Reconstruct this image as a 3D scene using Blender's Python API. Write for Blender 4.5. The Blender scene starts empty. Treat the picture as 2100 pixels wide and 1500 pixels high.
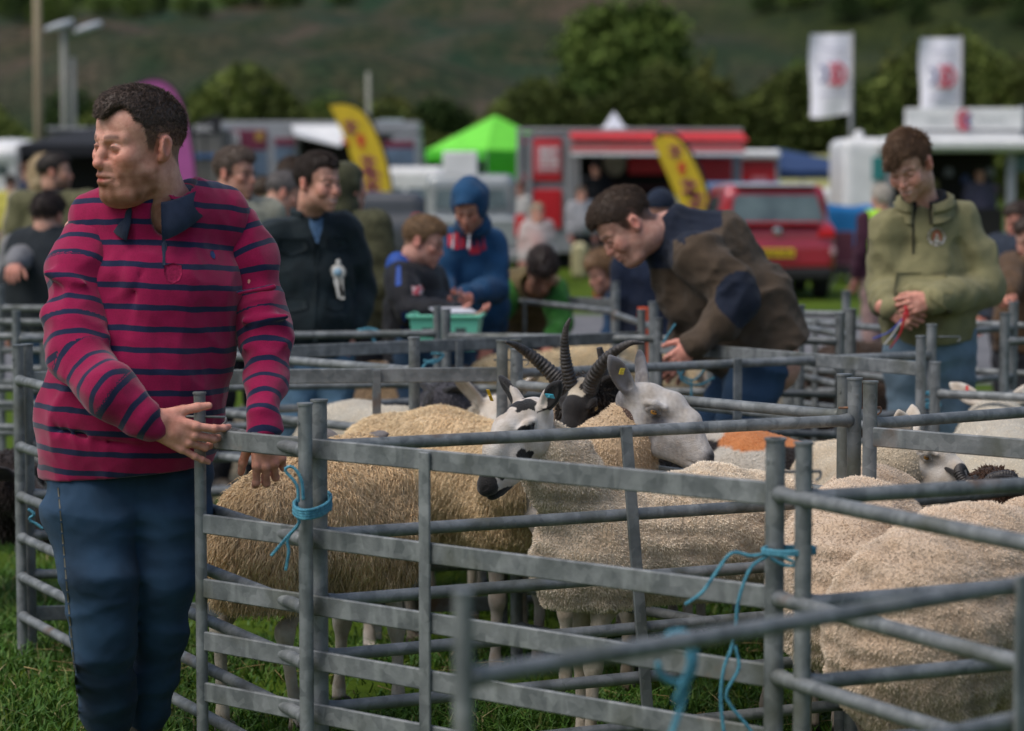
import bpy, math, random
import numpy as np
from mathutils import Vector, Matrix
random.seed(7); np.random.seed(7)
S = bpy.context.scene
COL = S.collection

# ------------------------------------------------------------------ camera
FPX, CX, CY, HOR, CAMH = 5000.0, 1050.0, 750.0, 378.0, 1.60
PITCH = math.atan((CY - HOR) / FPX)
cam_d = bpy.data.cameras.new('camera'); cam = bpy.data.objects.new('camera', cam_d); COL.objects.link(cam)
cam.location = (0, 0, CAMH); cam.rotation_euler = (math.pi/2 - PITCH, 0, 0)
cam_d.sensor_width = 36.0; cam_d.lens = 36.0 * FPX / 2100.0
cam_d.clip_start = 0.1; cam_d.clip_end = 6000
cam_d.dof.use_dof = True; cam_d.dof.focus_distance = 6.75; cam_d.dof.aperture_fstop = 2.7
S.camera = cam

# ------------------------------------------------------------------ light
SUN_EL, SUN_AZ = math.radians(58), math.radians(-122)      # azimuth from +Y (away from the camera) towards +X
w = bpy.data.worlds.new('World'); S.world = w; w.use_nodes = True
nt = w.node_tree; bg = nt.nodes['Background']
sky = nt.nodes.new('ShaderNodeTexSky'); sky.sky_type = 'NISHITA'; sky.sun_disc = False
sky.sun_elevation = SUN_EL; sky.sun_rotation = SUN_AZ; sky.air_density = 1.0; sky.dust_density = 3.0; sky.ozone_density = 0.7
nt.links.new(sky.outputs[0], bg.inputs[0]); bg.inputs[1].default_value = 0.105
sl = bpy.data.lights.new('sun', 'SUN'); sl.energy = 1.4; sl.angle = math.radians(45); sl.color = (1.0, 0.955, 0.90)
sun = bpy.data.objects.new('sun', sl); COL.objects.link(sun)
sd = Vector((math.sin(SUN_AZ)*math.cos(SUN_EL), math.cos(SUN_AZ)*math.cos(SUN_EL), math.sin(SUN_EL)))
sun.rotation_euler = sd.to_track_quat('Z', 'Y').to_euler(); sun.location = (0, 0, 60)
vs = S.view_settings; vs.view_transform = 'Standard'; vs.look = 'None'; vs.gamma = 1; vs.use_curve_mapping = False
vs.exposure = 0.42
# ------------------------------------------------------------------ helpers: placing
def at(px, py, D):
    """world point at distance D (metres along +Y) seen at photo pixel (px, py)"""
    u, v = (px-CX)/FPX, (CY-py)/FPX
    c, s = math.cos(PITCH), math.sin(PITCH)
    d = np.array([u, c + v*s, -s + v*c]); d *= D/d[1]
    return np.array([d[0], d[1], d[2] + CAMH])
def on(px, py, z=0.0):
    u, v = (px-CX)/FPX, (CY-py)/FPX
    c, s = math.cos(PITCH), math.sin(PITCH)
    d = np.array([u, c + v*s, -s + v*c]); t = (z-CAMH)/d[2]
    return np.array([d[0]*t, d[1]*t, z])
def V3(*a): return np.array(a, dtype=float)
def rotm(yaw=0, pitch=0, roll=0):
    m = Matrix.Rotation(math.radians(yaw), 3, 'Z') @ Matrix.Rotation(math.radians(pitch), 3, 'X') @ Matrix.Rotation(math.radians(roll), 3, 'Y')
    return np.array(m)
def nrm(v):
    v = np.asarray(v, float); return v / (np.linalg.norm(v) + 1e-12)
# ------------------------------------------------------------------ helpers: objects
def tag(o, label=None, cat=None, group=None, kind=None):
    if label: o['label'] = label
    if cat: o['category'] = cat
    if group: o['group'] = group
    if kind: o['kind'] = kind
    return o
def empty(name, loc=(0, 0, 0), rz=0, label=None, cat=None, group=None):
    o = bpy.data.objects.new(name, None); COL.objects.link(o); o.location = loc; o.rotation_euler = (0, 0, rz)
    o.empty_display_size = 0.1
    return tag(o, label, cat, group)
def npmesh(name, v, f, mat, parent=None, smooth=True, col=None, attrs=None, loc=None):
    """f: (n,k) int array or list of such arrays; parent is an Empty with location only -> verts given in WORLD coordinates"""
    v = np.asarray(v, np.float32)
    if parent is not None:
        mw = np.array(pmat(parent).inverted()); v = v @ mw[:3, :3].T.astype(np.float32) + mw[:3, 3].astype(np.float32)
    fs = f if isinstance(f, list) else [f]
    fs = [np.asarray(a, np.int32) for a in fs if len(a)]
    me = bpy.data.meshes.new(name)
    me.vertices.add(len(v)); me.vertices.foreach_set('co', v.ravel())
    nl = sum(a.size for a in fs); nf = sum(len(a) for a in fs)
    me.loops.add(nl); me.loops.foreach_set('vertex_index', np.concatenate([a.ravel() for a in fs]))
    st = []; o = 0
    for a in fs:
        st.append(o + np.arange(len(a))*a.shape[1]); o += a.size
    me.polygons.add(nf); me.polygons.foreach_set('loop_start', np.concatenate(st).astype(np.int32))
    me.polygons.foreach_set('use_smooth', np.full(nf, bool(smooth)))
    me.update(calc_edges=True)
    if col is not None:
        ca = me.attributes.new('Col', 'FLOAT_COLOR', 'POINT')
        c = np.ones((len(v), 4), np.float32); c[:, :3] = col; ca.data.foreach_set('color', c.ravel())
    for k, a in (attrs or {}).items():
        at_ = me.attributes.new(k, 'FLOAT', 'POINT'); at_.data.foreach_set('value', np.asarray(a, np.float32))
    ob = bpy.data.objects.new(name, me); COL.objects.link(ob)
    if mat: me.materials.append(mat)
    if parent is not None: ob.parent = parent
    if loc is not None: ob.location = loc
    return ob
def pmat(o):
    m = Matrix.LocRotScale(o.location, o.rotation_euler, o.scale)
    return pmat(o.parent) @ m if o.parent else m
class MB:
    """collects simple shapes into ONE mesh"""
    def __init__(s): s.v = []; s.q = []; s.t = []; s.n = 0; s.c = []; s.poly = []
    def add(s, v, q=None, t=None, c=None):
        v = np.asarray(v, float)
        if q is not None and len(q): s.q.append(np.asarray(q) + s.n)
        if t is not None and len(t): s.t.append(np.asarray(t) + s.n)
        s.v.append(v); s.n += len(v); s.c.append(np.tile(np.array(c if c is not None else (1, 1, 1), float), (len(v), 1)))
        return s
    def box(s, lo, hi, R=None, o=(0, 0, 0), c=None, bev=0.0, taper=None):
        lo = np.array(lo, float); hi = np.array(hi, float)
        if bev <= 0:
            v = np.array([[x, y, z] for z in (lo[2], hi[2]) for y in (lo[1], hi[1]) for x in (lo[0], hi[0])])
            q = [[0, 2, 3, 1], [4, 5, 7, 6], [0, 1, 5, 4], [2, 6, 7, 3], [0, 4, 6, 2], [1, 3, 7, 5]]
            if taper: v[4:, :2] = (v[4:, :2] - (lo[:2]+hi[:2])/2)*taper + (lo[:2]+hi[:2])/2
            if R is not None: v = v @ np.asarray(R).T
            return s.add(v + np.array(o), q, None, c)
        vs_ = []; ids = {}
        for sx in (0, 1):
            for sy in (0, 1):
                for sz in (0, 1):
                    p = np.array([(lo, hi)[sx][0], (lo, hi)[sy][1], (lo, hi)[sz][2]]); g = np.array([1-2*sx, 1-2*sy, 1-2*sz])*bev
                    for ax in range(3):
                        pp = p + g; pp[ax] = p[ax]; ids[(sx, sy, sz, ax)] = len(vs_); vs_.append(pp)
        q = []; t = []
        for ax in range(3):
            a, b = [i for i in range(3) if i != ax]
            for k in (0, 1):
                def key(i, j):
                    s3 = [0, 0, 0]; s3[ax] = k; s3[a] = i; s3[b] = j; return ids[(*s3, ax)]
                q.append([key(0, 0), key(1, 0), key(1, 1), key(0, 1)])
            for i in (0, 1):
                for j in (0, 1):
                    def e(k, m):
                        s3 = [0, 0, 0]; s3[ax] = k; s3[a] = i; s3[b] = j; return ids[(*s3, m)]
                    q.append([e(0, a), e(1, a), e(1, b), e(0, b)])
        for sx in (0, 1):
            for sy in (0, 1):
                for sz in (0, 1): t.append([ids[(sx, sy, sz, i)] for i in range(3)])
        v = np.array(vs_)
        if R is not None: v = v @ np.asarray(R).T
        return s.add(v + np.array(o), q, t, c)
    def sweep(s, pts, r, n=10, cap=True, c=None, flat=None, q=1.0, closed=False):
        """tube through pts; r scalar or list; flat=(vector) with q widens the section along it"""
        P = np.asarray(pts, float); m = len(P); r = np.full(m, r) if np.isscalar(r) else np.asarray(r, float)
        T = np.gradient(P, axis=0); T /= np.linalg.norm(T, axis=1)[:, None] + 1e-12
        u = np.cross(T[0], [0, 0, 1.0]);
        if np.linalg.norm(u) < 1e-3: u = np.cross(T[0], [0, 1.0, 0])
        u = nrm(u); U = []
        for i in range(m):
            u = u - T[i]*np.dot(u, T[i]); u = nrm(u); U.append(u)
        U = np.array(U); W = np.cross(T, U)
        a = np.linspace(0, 2*np.pi, n, endpoint=False)
        ring = P[:, None, :] + r[:, None, None]*(np.cos(a)[None, :, None]*U[:, None, :] + np.sin(a)[None, :, None]*W[:, None, :])
        if flat is not None:
            fl = nrm(flat); dd = ring - P[:, None, :]; ring = ring + (dd @ fl)[..., None]*fl*(q-1)
        v = ring.reshape(-1, 3); i = np.arange(m-1)[:, None]*n; j = np.arange(n)[None, :]; j2 = (j+1) % n
        Q = np.stack([i+j, i+j2, i+n+j2, i+n+j], -1).reshape(-1, 4)
        t = None
        if cap:
            v = np.vstack([v, P[0], P[-1]]); k = m*n; jj = np.arange(n)
            t = np.vstack([np.stack([np.full(n, k), (jj+1) % n, jj], -1), np.stack([np.full(n, k+1), (m-1)*n+jj, (m-1)*n+(jj+1) % n], -1)])
        return s.add(v, Q, t, c)
    def ell(s, c0, r, n=12, R=None, c=None):
        a = np.linspace(0, np.pi, n//2+1); b = np.linspace(0, 2*np.pi, n, endpoint=False)
        v = np.array([[math.sin(x)*math.cos(y), math.sin(x)*math.sin(y), math.cos(x)] for x in a for y in b])*np.array(r)
        if R is not None: v = v @ np.asarray(R).T
        i = np.arange(n//2)[:, None]*n; j = np.arange(n)[None, :]; j2 = (j+1) % n
        return s.add(v+np.array(c0), np.stack([i+j, i+n+j, i+n+j2, i+j2], -1).reshape(-1, 4), None, c)
    def prism(s, pts2, depth, M, c=None):
        """polygon pts2 in the local xz plane, extruded from y=0 to y=depth, placed by M (origin, ex, ey, ez); ear-cut by fan round centroid-safe triangulation"""
        from mathutils.geometry import tessellate_polygon
        o, ex, ey, ez = [np.array(k, float) for k in M]
        P = np.array(pts2, float); n = len(P)
        v0 = o + P[:, :1]*ex + P[:, 1:]*ez; v1 = v0 + ey*depth
        tr = np.array([list(t) for t in tessellate_polygon([[Vector((p[0], p[1], 0)) for p in P]])])
        i = np.arange(n); q = np.stack([i, (i+1) % n, (i+1) % n + n, i+n], -1)
        return s.add(np.vstack([v0, v1]), q, np.vstack([tr, tr[:, ::-1] + n]), c)
    def build(s, name, mat, parent=None, smooth=False, col=False, angle=None):
        f = []
        if s.q: f.append(np.vstack(s.q))
        if s.t: f.append(np.vstack(s.t))
        o = npmesh(name, np.vstack(s.v), f, mat, parent, smooth, np.vstack(s.c) if col else None)
        if smooth and angle:
            try: o.data.set_sharp_from_angle(angle=math.radians(angle))
            except Exception: pass
        return o
def catmull(pts, n=8):
    P = np.asarray(pts, float); P = np.vstack([2*P[0]-P[1], P, 2*P[-1]-P[-2]]); out = []
    for i in range(1, len(P)-2):
        for t in np.linspace(0, 1, n, endpoint=False):
            a, b, c, d = P[i-1:i+3]
            out.append(.5*((2*b)+(-a+c)*t+(2*a-5*b+4*c-d)*t*t+(-a+3*b-3*c+d)*t**3))
    out.append(P[-2]); return np.array(out)
# ------------------------------------------------------------------ helpers: signed distance fields -> one continuous mesh
def sines(P, seed, freq, n=7):
    r = np.random.RandomState(seed); out = 0
    for _ in range(n):
        d = r.normal(size=3); d = d/np.linalg.norm(d)*freq*r.uniform(.6, 1.6); out = out + np.sin(P[0]*d[0]+P[1]*d[1]+P[2]*d[2]+r.uniform(0, 7))
    return out/math.sqrt(n)
class Field:
    def __init__(s, lo, hi, res, big=.15):
        s.lo = np.array(lo, float); s.res = res
        s.n = np.ceil((np.array(hi)-s.lo)/res).astype(int)+1
        s.ax = [s.lo[i]+np.arange(s.n[i])*res for i in range(3)]
        s.V = np.full(s.n, big, np.float32); s.big = big
    def _sl(s, lo, hi):
        a = np.clip(np.floor((np.array(lo)-s.lo)/s.res).astype(int), 0, s.n); b = np.clip(np.ceil((np.array(hi)-s.lo)/s.res).astype(int)+1, 0, s.n)
        return tuple(slice(a[i], b[i]) for i in range(3))
    def _ap(s, lo, hi, fn, k, op):
        m = k + 2*s.res
        sl = s._sl(np.array(lo)-m, np.array(hi)+m)
        if any(x.start >= x.stop for x in sl): return s
        X = s.ax[0][sl[0]][:, None, None]; Y = s.ax[1][sl[1]][None, :, None]; Z = s.ax[2][sl[2]][None, None, :]
        d = fn(X, Y, Z).astype(np.float32); v = s.V[sl]
        if op == 'u':
            if k > 0:
                h = np.maximum(k-np.abs(v-d), 0)/k; s.V[sl] = np.minimum(v, d)-h*h*k*.25
            else: s.V[sl] = np.minimum(v, d)
        elif op == 's':
            d = -d
            if k > 0:
                h = np.maximum(k-np.abs(v-d), 0)/k; s.V[sl] = np.maximum(v, d)+h*h*k*.25
            else: s.V[sl] = np.maximum(v, d)
        elif op == 'i': s.V[sl] = np.maximum(v, d)
        return s
    def ell(s, c, r, k=.02, op='u', R=None):
        c = np.array(c, float); r = np.array(r, float); rm = r.max()
        def fn(X, Y, Z):
            x, y, z = X-c[0], Y-c[1], Z-c[2]
            if R is not None: x, y, z = R[0, 0]*x+R[1, 0]*y+R[2, 0]*z, R[0, 1]*x+R[1, 1]*y+R[2, 1]*z, R[0, 2]*x+R[1, 2]*y+R[2, 2]*z
            k0 = np.sqrt((x/r[0])**2+(y/r[1])**2+(z/r[2])**2); k1 = np.sqrt((x/r[0]**2)**2+(y/r[1]**2)**2+(z/r[2]**2)**2)+1e-9
            return k0*(k0-1)/k1
        return s._ap(c-rm, c+rm, fn, k, op)
    def cap(s, a, b, ra, rb=None, k=.02, op='u', n=None, q=1.0):
        a = np.array(a, float); b = np.array(b, float); rb = ra if rb is None else rb; R = max(ra, rb)*max(1, q); ab = b-a; L = float(ab@ab)+1e-12
        nn = None if n is None else nrm(n)
        def fn(X, Y, Z):
            x, y, z = X-a[0], Y-a[1], Z-a[2]; t = np.clip((x*ab[0]+y*ab[1]+z*ab[2])/L, 0, 1)
            x, y, z = x-t*ab[0], y-t*ab[1], z-t*ab[2]
            if nn is not None:
                g = (x*nn[0]+y*nn[1]+z*nn[2])*(1/q-1); x, y, z = x+g*nn[0], y+g*nn[1], z+g*nn[2]
            return (np.sqrt(x*x+y*y+z*z)-(ra+(rb-ra)*t))*(min(q, 1) if q < 1 else 1)
        return s._ap(np.minimum(a, b)-R, np.maximum(a, b)+R, fn, k, op)
    def chain(s, pts, rs, k=.02, op='u', n=None, q=1.0):
        for i in range(len(pts)-1): s.cap(pts[i], pts[i+1], rs[i], rs[i+1], k, op, n, q)
        return s
    def box(s, c, h, rad=.005, k=.01, op='u', R=None):
        c = np.array(c, float); h = np.array(h, float)-rad; rm = np.linalg.norm(h)+rad
        def fn(X, Y, Z):
            x, y, z = X-c[0], Y-c[1], Z-c[2]
            if R is not None: x, y, z = R[0, 0]*x+R[1, 0]*y+R[2, 0]*z, R[0, 1]*x+R[1, 1]*y+R[2, 1]*z, R[0, 2]*x+R[1, 2]*y+R[2, 2]*z
            x, y, z = np.abs(x)-h[0], np.abs(y)-h[1], np.abs(z)-h[2]
            return np.sqrt(np.maximum(x, 0)**2+np.maximum(y, 0)**2+np.maximum(z, 0)**2)+np.minimum(np.maximum(x, np.maximum(y, z)), 0)-rad
        return s._ap(c-rm, c+rm, fn, k, op)
    def cut(s, p, n, k=0):
        """keep the side the normal points away from"""
        p = np.array(p, float); n = nrm(n)
        return s._ap(s.lo, s.lo+s.n*s.res, lambda X, Y, Z: (X-p[0])*n[0]+(Y-p[1])*n[1]+(Z-p[2])*n[2], 0, 'i')
    def fn(s, f, op='add'):
        X = s.ax[0][:, None, None]; Y = s.ax[1][None, :, None]; Z = s.ax[2][None, None, :]
        if op == 'add': s.V = (s.V + f(X, Y, Z)).astype(np.float32)
        elif op == 'i': s.V = np.maximum(s.V, f(X, Y, Z)).astype(np.float32)
        return s
    def folds(s, amp, freq, seed, stretch=(1, 1, 1), where=None):
        def f(X, Y, Z):
            P = (X*stretch[0], Y*stretch[1], Z*stretch[2]); wq = sines(P, seed+50, freq*.4)*.9
            a = sines((P[0]+wq/freq, P[1]-wq/freq, P[2]), seed, freq)
            m = np.exp(-(s.V/.03)**2)
            r = (np.abs(a)-.6)*amp*m
            return r if where is None else r*where(X, Y, Z)
        return s.fn(f)
    def mesh(s):
        V = s.V; V[0] = V[-1] = np.maximum(V[0], .001); V[:, 0] = np.maximum(V[:, 0], .001); V[:, -1] = np.maximum(V[:, -1], .001); V[:, :, 0] = np.maximum(V[:, :, 0], .001); V[:, :, -1] = np.maximum(V[:, :, -1], .001); V[0] = np.maximum(V[0], .001); V[-1] = np.maximum(V[-1], .001)
        ins = V < 0; nx, ny, nz = V.shape
        cnt = np.zeros((nx-1, ny-1, nz-1), np.float32); acc = np.zeros((nx-1, ny-1, nz-1, 3), np.float32)
        edges = []
        for ax in range(3):
            a = [slice(None)]*3; b = [slice(None)]*3; a[ax] = slice(0, -1); b[ax] = slice(1, None)
            cr = ins[tuple(a)] != ins[tuple(b)]; idx = np.argwhere(cr); edges.append((ax, idx))
            va = V[tuple(a)][cr]; vb = V[tuple(b)][cr]; t = va/(va-vb)
            p = idx.astype(np.float32); p[:, ax] += t
            o1, o2 = [i for i in range(3) if i != ax]
            for d1 in (0, -1):
                for d2 in (0, -1):
                    c = idx.copy(); c[:, o1] += d1; c[:, o2] += d2
                    ok = (c[:, o1] >= 0) & (c[:, o2] >= 0) & (c[:, o1] < V.shape[o1]-1) & (c[:, o2] < V.shape[o2]-1)
                    cc = c[ok]; np.add.at(cnt, tuple(cc.T), 1); np.add.at(acc, tuple(cc.T), p[ok])
        has = cnt > 0; vid = np.full(cnt.shape, -1, np.int64); vid[has] = np.arange(has.sum())
        verts = acc[has]/cnt[has][:, None]*s.res+s.lo
        quads = []
        for ax, idx in edges:
            o1, o2 = [(1, 2), (2, 0), (0, 1)][ax]
            ok = (idx[:, o1] > 0) & (idx[:, o2] > 0) & (idx[:, o1] < V.shape[o1]-1) & (idx[:, o2] < V.shape[o2]-1); idx = idx[ok]
            def g(d1, d2):
                c = idx.copy(); c[:, o1] += d1; c[:, o2] += d2; return vid[tuple(c.T)]
            q = np.stack([g(-1, -1), g(0, -1), g(0, 0), g(-1, 0)], -1)
            fl = ~ins[tuple(idx.T)]; q[fl] = q[fl][:, ::-1]; quads.append(q)
        return verts, np.vstack(quads)
def vnormals(v, q):
    n = np.zeros_like(v); fnn = np.cross(v[q[:, 2]]-v[q[:, 0]], v[q[:, 3 if q.shape[1] == 4 else 1]]-v[q[:, 1 if q.shape[1] == 4 else 0]])
    for i in range(q.shape[1]): np.add.at(n, q[:, i], fnn)
    return n/(np.linalg.norm(n, axis=1)[:, None]+1e-12)
def sample(v, q, n, rs):
    a = np.linalg.norm(np.cross(v[q[:, 2]]-v[q[:, 0]], v[q[:, 3]]-v[q[:, 1]]), axis=1); p = a/a.sum()
    i = rs.choice(len(q), n, p=p); u = rs.rand(n, 1); w_ = rs.rand(n, 1)
    f = q[i]; pt = (v[f[:, 0]]*(1-u)+v[f[:, 1]]*u)*(1-w_)+(v[f[:, 3]]*(1-u)+v[f[:, 2]]*u)*w_
    return pt, i
def strands(P, D, L, r, segs=3, droop=0.0, curl=0.0, curlf=3.0, rs=None, taper=.15, sides=3, drop_dir=(0, 0, -1)):
    """tapered strands as mesh: P roots, D directions, L lengths"""
    n = len(P); t = np.linspace(0, 1, segs+1)
    L = np.broadcast_to(L, (n,)).astype(float); r = np.broadcast_to(r, (n,)).astype(float)
    D = D/(np.linalg.norm(D, axis=1)[:, None]+1e-9); dd = np.array(drop_dir, float)
    U = np.cross(D, rs.normal(size=(n, 3))); U /= np.linalg.norm(U, axis=1)[:, None]+1e-9; W = np.cross(D, U)
    ph = rs.rand(n)*6.28; C = []
    for tt in t:
        c = P + D*(L*tt)[:, None] + dd*(L*droop*tt*tt)[:, None]
        if curl: c = c + (U*np.cos(ph+curlf*tt*6.28)[:, None]+W*np.sin(ph+curlf*tt*6.28)[:, None])*(curl*L*min(1, tt*2))[:, None]
        C.append(c)
    C = np.array(C)                                   # segs+1, n, 3
    vs_ = []; 
    for k in range(segs+1):
        rr = r*(1-(1-taper)*t[k]**1.5)
        for j in range(sides):
            a = 6.283*j/sides; vs_.append(C[k]+(U*math.cos(a)+W*math.sin(a))*rr[:, None])
    v = np.array(vs_).reshape(segs+1, sides, n, 3).transpose(2, 0, 1, 3).reshape(-1, 3)
    base = np.arange(n)[:, None]*((segs+1)*sides); q = []
    for k in range(segs):
        for j in range(sides):
            j2 = (j+1) % sides; q.append([k*sides+j, k*sides+j2, (k+1)*sides+j2, (k+1)*sides+j])
    q = (np.array(q)[None]+base[:, :, None]).reshape(-1, 4)
    tips = np.array([[segs*sides+j for j in range(3)]]) if sides == 3 else np.zeros((0, 3), int)
    tr = (tips[None]+base[:, :, None]).reshape(-1, 3) if len(tips) else np.zeros((0, 3), int)
    tv = np.repeat(np.repeat(t, sides)[None], n, 0).ravel()
    return v, q, tr, tv
# ------------------------------------------------------------------ helpers: materials
def lin(h):
    """sRGB 0-255 triple -> linear"""
    return tuple((c/255/12.92) if c/255 <= .04045 else ((c/255+.055)/1.055)**2.4 for c in h)
MATS = {}
def mat(name, a, b=None, rough=.6, metal=0.0, nscale=8.0, bump=0.0, bscale=60.0, detail=6.0, col=False, sheen=0.0, spec=.5, coat=0.0, stretch=None, c3=None, sss=0.0, trans=0.0, alpha=1.0, emit=0.0, lo=.35, hi=.65):
    if name in MATS: return MATS[name]
    m = bpy.data.materials.new(name); m.use_nodes = True; N = m.node_tree.nodes; Lk = m.node_tree.links
    p = N['Principled BSDF']; p.inputs['Roughness'].default_value = rough; p.inputs['Metallic'].default_value = metal
    p.inputs['Specular IOR Level'].default_value = spec; p.inputs['Sheen Weight'].default_value = sheen; p.inputs['Coat Weight'].default_value = coat
    if sss: p.inputs['Subsurface Weight'].default_value = sss; p.inputs['Subsurface Radius'].default_value = (.012, .005, .003); p.inputs['Subsurface Scale'].default_value = 1.0
    if trans: p.inputs['Transmission Weight'].default_value = trans
    if alpha < 1: p.inputs['Alpha'].default_value = alpha
    tc = N.new('ShaderNodeTexCoord'); vec = tc.outputs['Object']
    if stretch:
        mp = N.new('ShaderNodeMapping'); mp.inputs['Scale'].default_value = stretch; Lk.new(vec, mp.inputs[0]); vec = mp.outputs[0]
    no = N.new('ShaderNodeTexNoise'); no.inputs['Scale'].default_value = nscale; no.inputs['Detail'].default_value = detail; Lk.new(vec, no.inputs['Vector'])
    cr = N.new('ShaderNodeValToRGB'); cr.color_ramp.elements[0].position = lo; cr.color_ramp.elements[1].position = hi
    b = b or tuple(x*.75 for x in a)
    cr.color_ramp.elements[0].color = (*b, 1); cr.color_ramp.elements[1].color = (*a, 1)
    if c3: e = cr.color_ramp.elements.new((lo+hi)/2); e.color = (*c3, 1)
    Lk.new(no.outputs[0], cr.inputs[0]); out = cr.outputs[0]
    if col:
        av = N.new('ShaderNodeAttribute'); av.attribute_name = 'Col'; mx = N.new('ShaderNodeMix'); mx.data_type = 'RGBA'; mx.blend_type = 'MULTIPLY'; mx.inputs[0].default_value = 1
        Lk.new(av.outputs['Color'], mx.inputs[6]); Lk.new(out, mx.inputs[7]); out = mx.outputs[2]
    Lk.new(out, p.inputs['Base Color'])
    if emit: Lk.new(out, p.inputs['Emission Color']); p.inputs['Emission Strength'].default_value = emit
    if bump:
        n2 = N.new('ShaderNodeTexNoise'); n2.inputs['Scale'].default_value = bscale; n2.inputs['Detail'].default_value = 4; Lk.new(vec, n2.inputs['Vector'])
        bp = N.new('ShaderNodeBump'); bp.inputs['Strength'].default_value = bump; bp.inputs['Distance'].default_value = .01; Lk.new(n2.outputs[0], bp.inputs['Height']); Lk.new(bp.outputs[0], p.inputs['Normal'])
    MATS[name] = m; return m
# ------------------------------------------------------------------ people
SKIN = mat('skin', (1, 1, 1), (.80, .70, .68), rough=.55, nscale=45, bump=.22, bscale=300, col=True, sss=.12, spec=.4)
HAIRM = mat('hair_strands', (1, 1, 1), (.6, .6, .6), rough=.55, nscale=120, col=True, spec=.4)
EYEM = mat('eye_gloss', (1, 1, 1), (.95, .95, .95), rough=.15, col=True, nscale=3)
def gauss(v, c, r):
    d = (v-np.array(c))/np.array(r); return np.exp(-(d**2).sum(1))
def head_local(res, fat=1.0, nose=1.0, smile=0.0, skin=(.5, .26, .18), beard=None, brow=(.05, .03, .02), stub=0.0, open_=0.0, neck=None, wide=1.0, old=0.0, squint=.0, hairc=None, hl=0.0):
    """neck: local point where the neck ends, radius"""
    F = Field((-.13, -.16, -.34), (.13, .2, .17), res, big=.1)
    w_ = wide
    F.ell((0, .018, .045), (.077*w_, .097, .082), .02).ell((0, -.04, .05), (.062*w_, .05, .052), .03)
    F.ell((0, -.042, -.02), (.058*w_*fat, .05, .062), .03)
    F.ell((0, -.038, -.07), (.05*w_*fat, .05, .042*fat), .03)
    F.ell((0, -.082, -.1), (.022, .02, .018), .025)
    for s in (-1, 1):
        F.ell((s*.046*fat*w_, -.005, -.062), (.02, .03, .032), .03)
        F.ell((s*.04*w_, -.07, -.016), (.022, .018, .018), .025)
    if fat > 1.04: F.ell((0, -.05, -.105), (.052*fat, .04, .028), .03)
    F.chain([(-.045, -.072, .026), (-.015, -.088, .023), (.015, -.088, .023), (.045, -.072, .026)], [.009, .011, .011, .009], .015)
    for s in (-1, 1): F.ell((s*.031, -.1, .006), (.018, .017, .0115), .014, 's')
    F.chain([(0, -.086, .018), (0, -.102, -.008), (0, -.112*nose**.1, -.026)], [.0075, .009, .0105*nose], .012)
    F.ell((0, -.108, -.03), (.0125*nose, .014, .0105*nose), .008)
    for s in (-1, 1):
        F.ell((s*.0145*nose, -.098, -.033), (.0085, .011, .0085), .008)
        if res < .004: F.ell((s*.0075, -.106, -.042), (.0038, .006, .004), .003, 's')
    F.ell((0, -.08, -.06), (.034, .024, .028), .02)
    for s in (-1, 1): F.chain([(s*.021, -.107, -.034), (s*.032, -.100, -.050), (s*.035, -.094, -.066)], [.003, .0034, .003], .014, 's'); F.chain([(s*.02, -.088, -.006), (s*.034, -.09, -.009), (s*.046, -.08, -.006)], [.0008, .001, .0008], .007, 's')
    for s in (-1, 1): F.chain([(s*.006, -.099, .022), (s*.008, -.095, .034)], [.0008, .0006], .006, 's')
    mz = -.062; sw = .024+.006*smile; cu = .009*smile
    if smile > 0:
        for s in (-1, 1):
            F.ell((s*.042, -.072, -.035), (.019, .018, .016), .02)
            F.chain([(s*.022, -.1, -.036), (s*.04, -.088, -.058)], [.002, .002], .012, 's')
    F.chain([(-sw, -.092, mz+cu+.003), (-.008, -.104, mz+.006), (0, -.104, mz+.005), (.008, -.104, mz+.006), (sw, -.092, mz+cu+.003)], [.002, .005, .005, .005, .002], .008)
    F.chain([(-sw*.9, -.09, mz+cu-.002-open_), (-.008, -.101, mz-.008-open_), (.008, -.101, mz-.008-open_), (sw*.9, -.09, mz+cu-.002-open_)], [.002, .006, .006, .002], .008)
    mo = .0012+open_*.5
    F.chain([(-sw, -.097, mz+cu), (-.01, -.11, mz-.001-open_*.5), (.01, -.11, mz-.001-open_*.5), (sw, -.097, mz+cu)], [mo, mo+.001, mo+.001, mo], .004, 's')
    # eyes in the sockets, lids over them
    for s in (-1, 1):
        F.ell((s*.031, -.078, .006), (.0135, .013, .0135), .003)
        if res < .004:
            oz = .0042*(1-squint)
            F.chain([(s*.018, -.0855, .006+oz), (s*.031, -.0918, .0080+oz), (s*.044, -.083, .005+oz)], [.0022, .0036+.001*squint, .0025], .004)
            F.chain([(s*.018, -.0855, .005-oz*.6), (s*.031, -.0905, .0015-oz*.7), (s*.044, -.083, .004-oz*.6)], [.0018, .0022, .0018], .004)
    # ears
    for s in (-1, 1):
        Re = rotm(s*24, -8, 0)
        F.ell((s*.081*w_, .014, .0), (.0095, .0185, .028), .006, R=Re).ell((s*.078*w_, .004, -.022), (.008, .010, .011), .008).ell((s*.079*w_, .016, .012), (.009, .017, .016), .006)
        F.ell((s*.0905*w_, .011, .004), (.0065, .0105, .0185), .004, 's', R=Re)
        F.ell((s*.080*w_, .0, -.003), (.006, .005, .008), .004)
    if neck is not None:
        n, r = neck; n = np.array(n)
        F.chain([(0, .03, -.02), (0, .028, -.075)], [.058*fat, .057*fat], .03)
        F.chain([(0, .028, -.075), tuple(n)], [.057*fat, r], .03)
    v, q = F.mesh()
    base = np.tile(np.array(skin), (len(v), 1))
    def blend(m, c, a=1.0):
        nonlocal base; mm = np.clip(m*a, 0, 1)[:, None]; base = base*(1-mm)+np.array(c)*mm
    red = np.array(skin)*(1.05, .62, .62)
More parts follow.
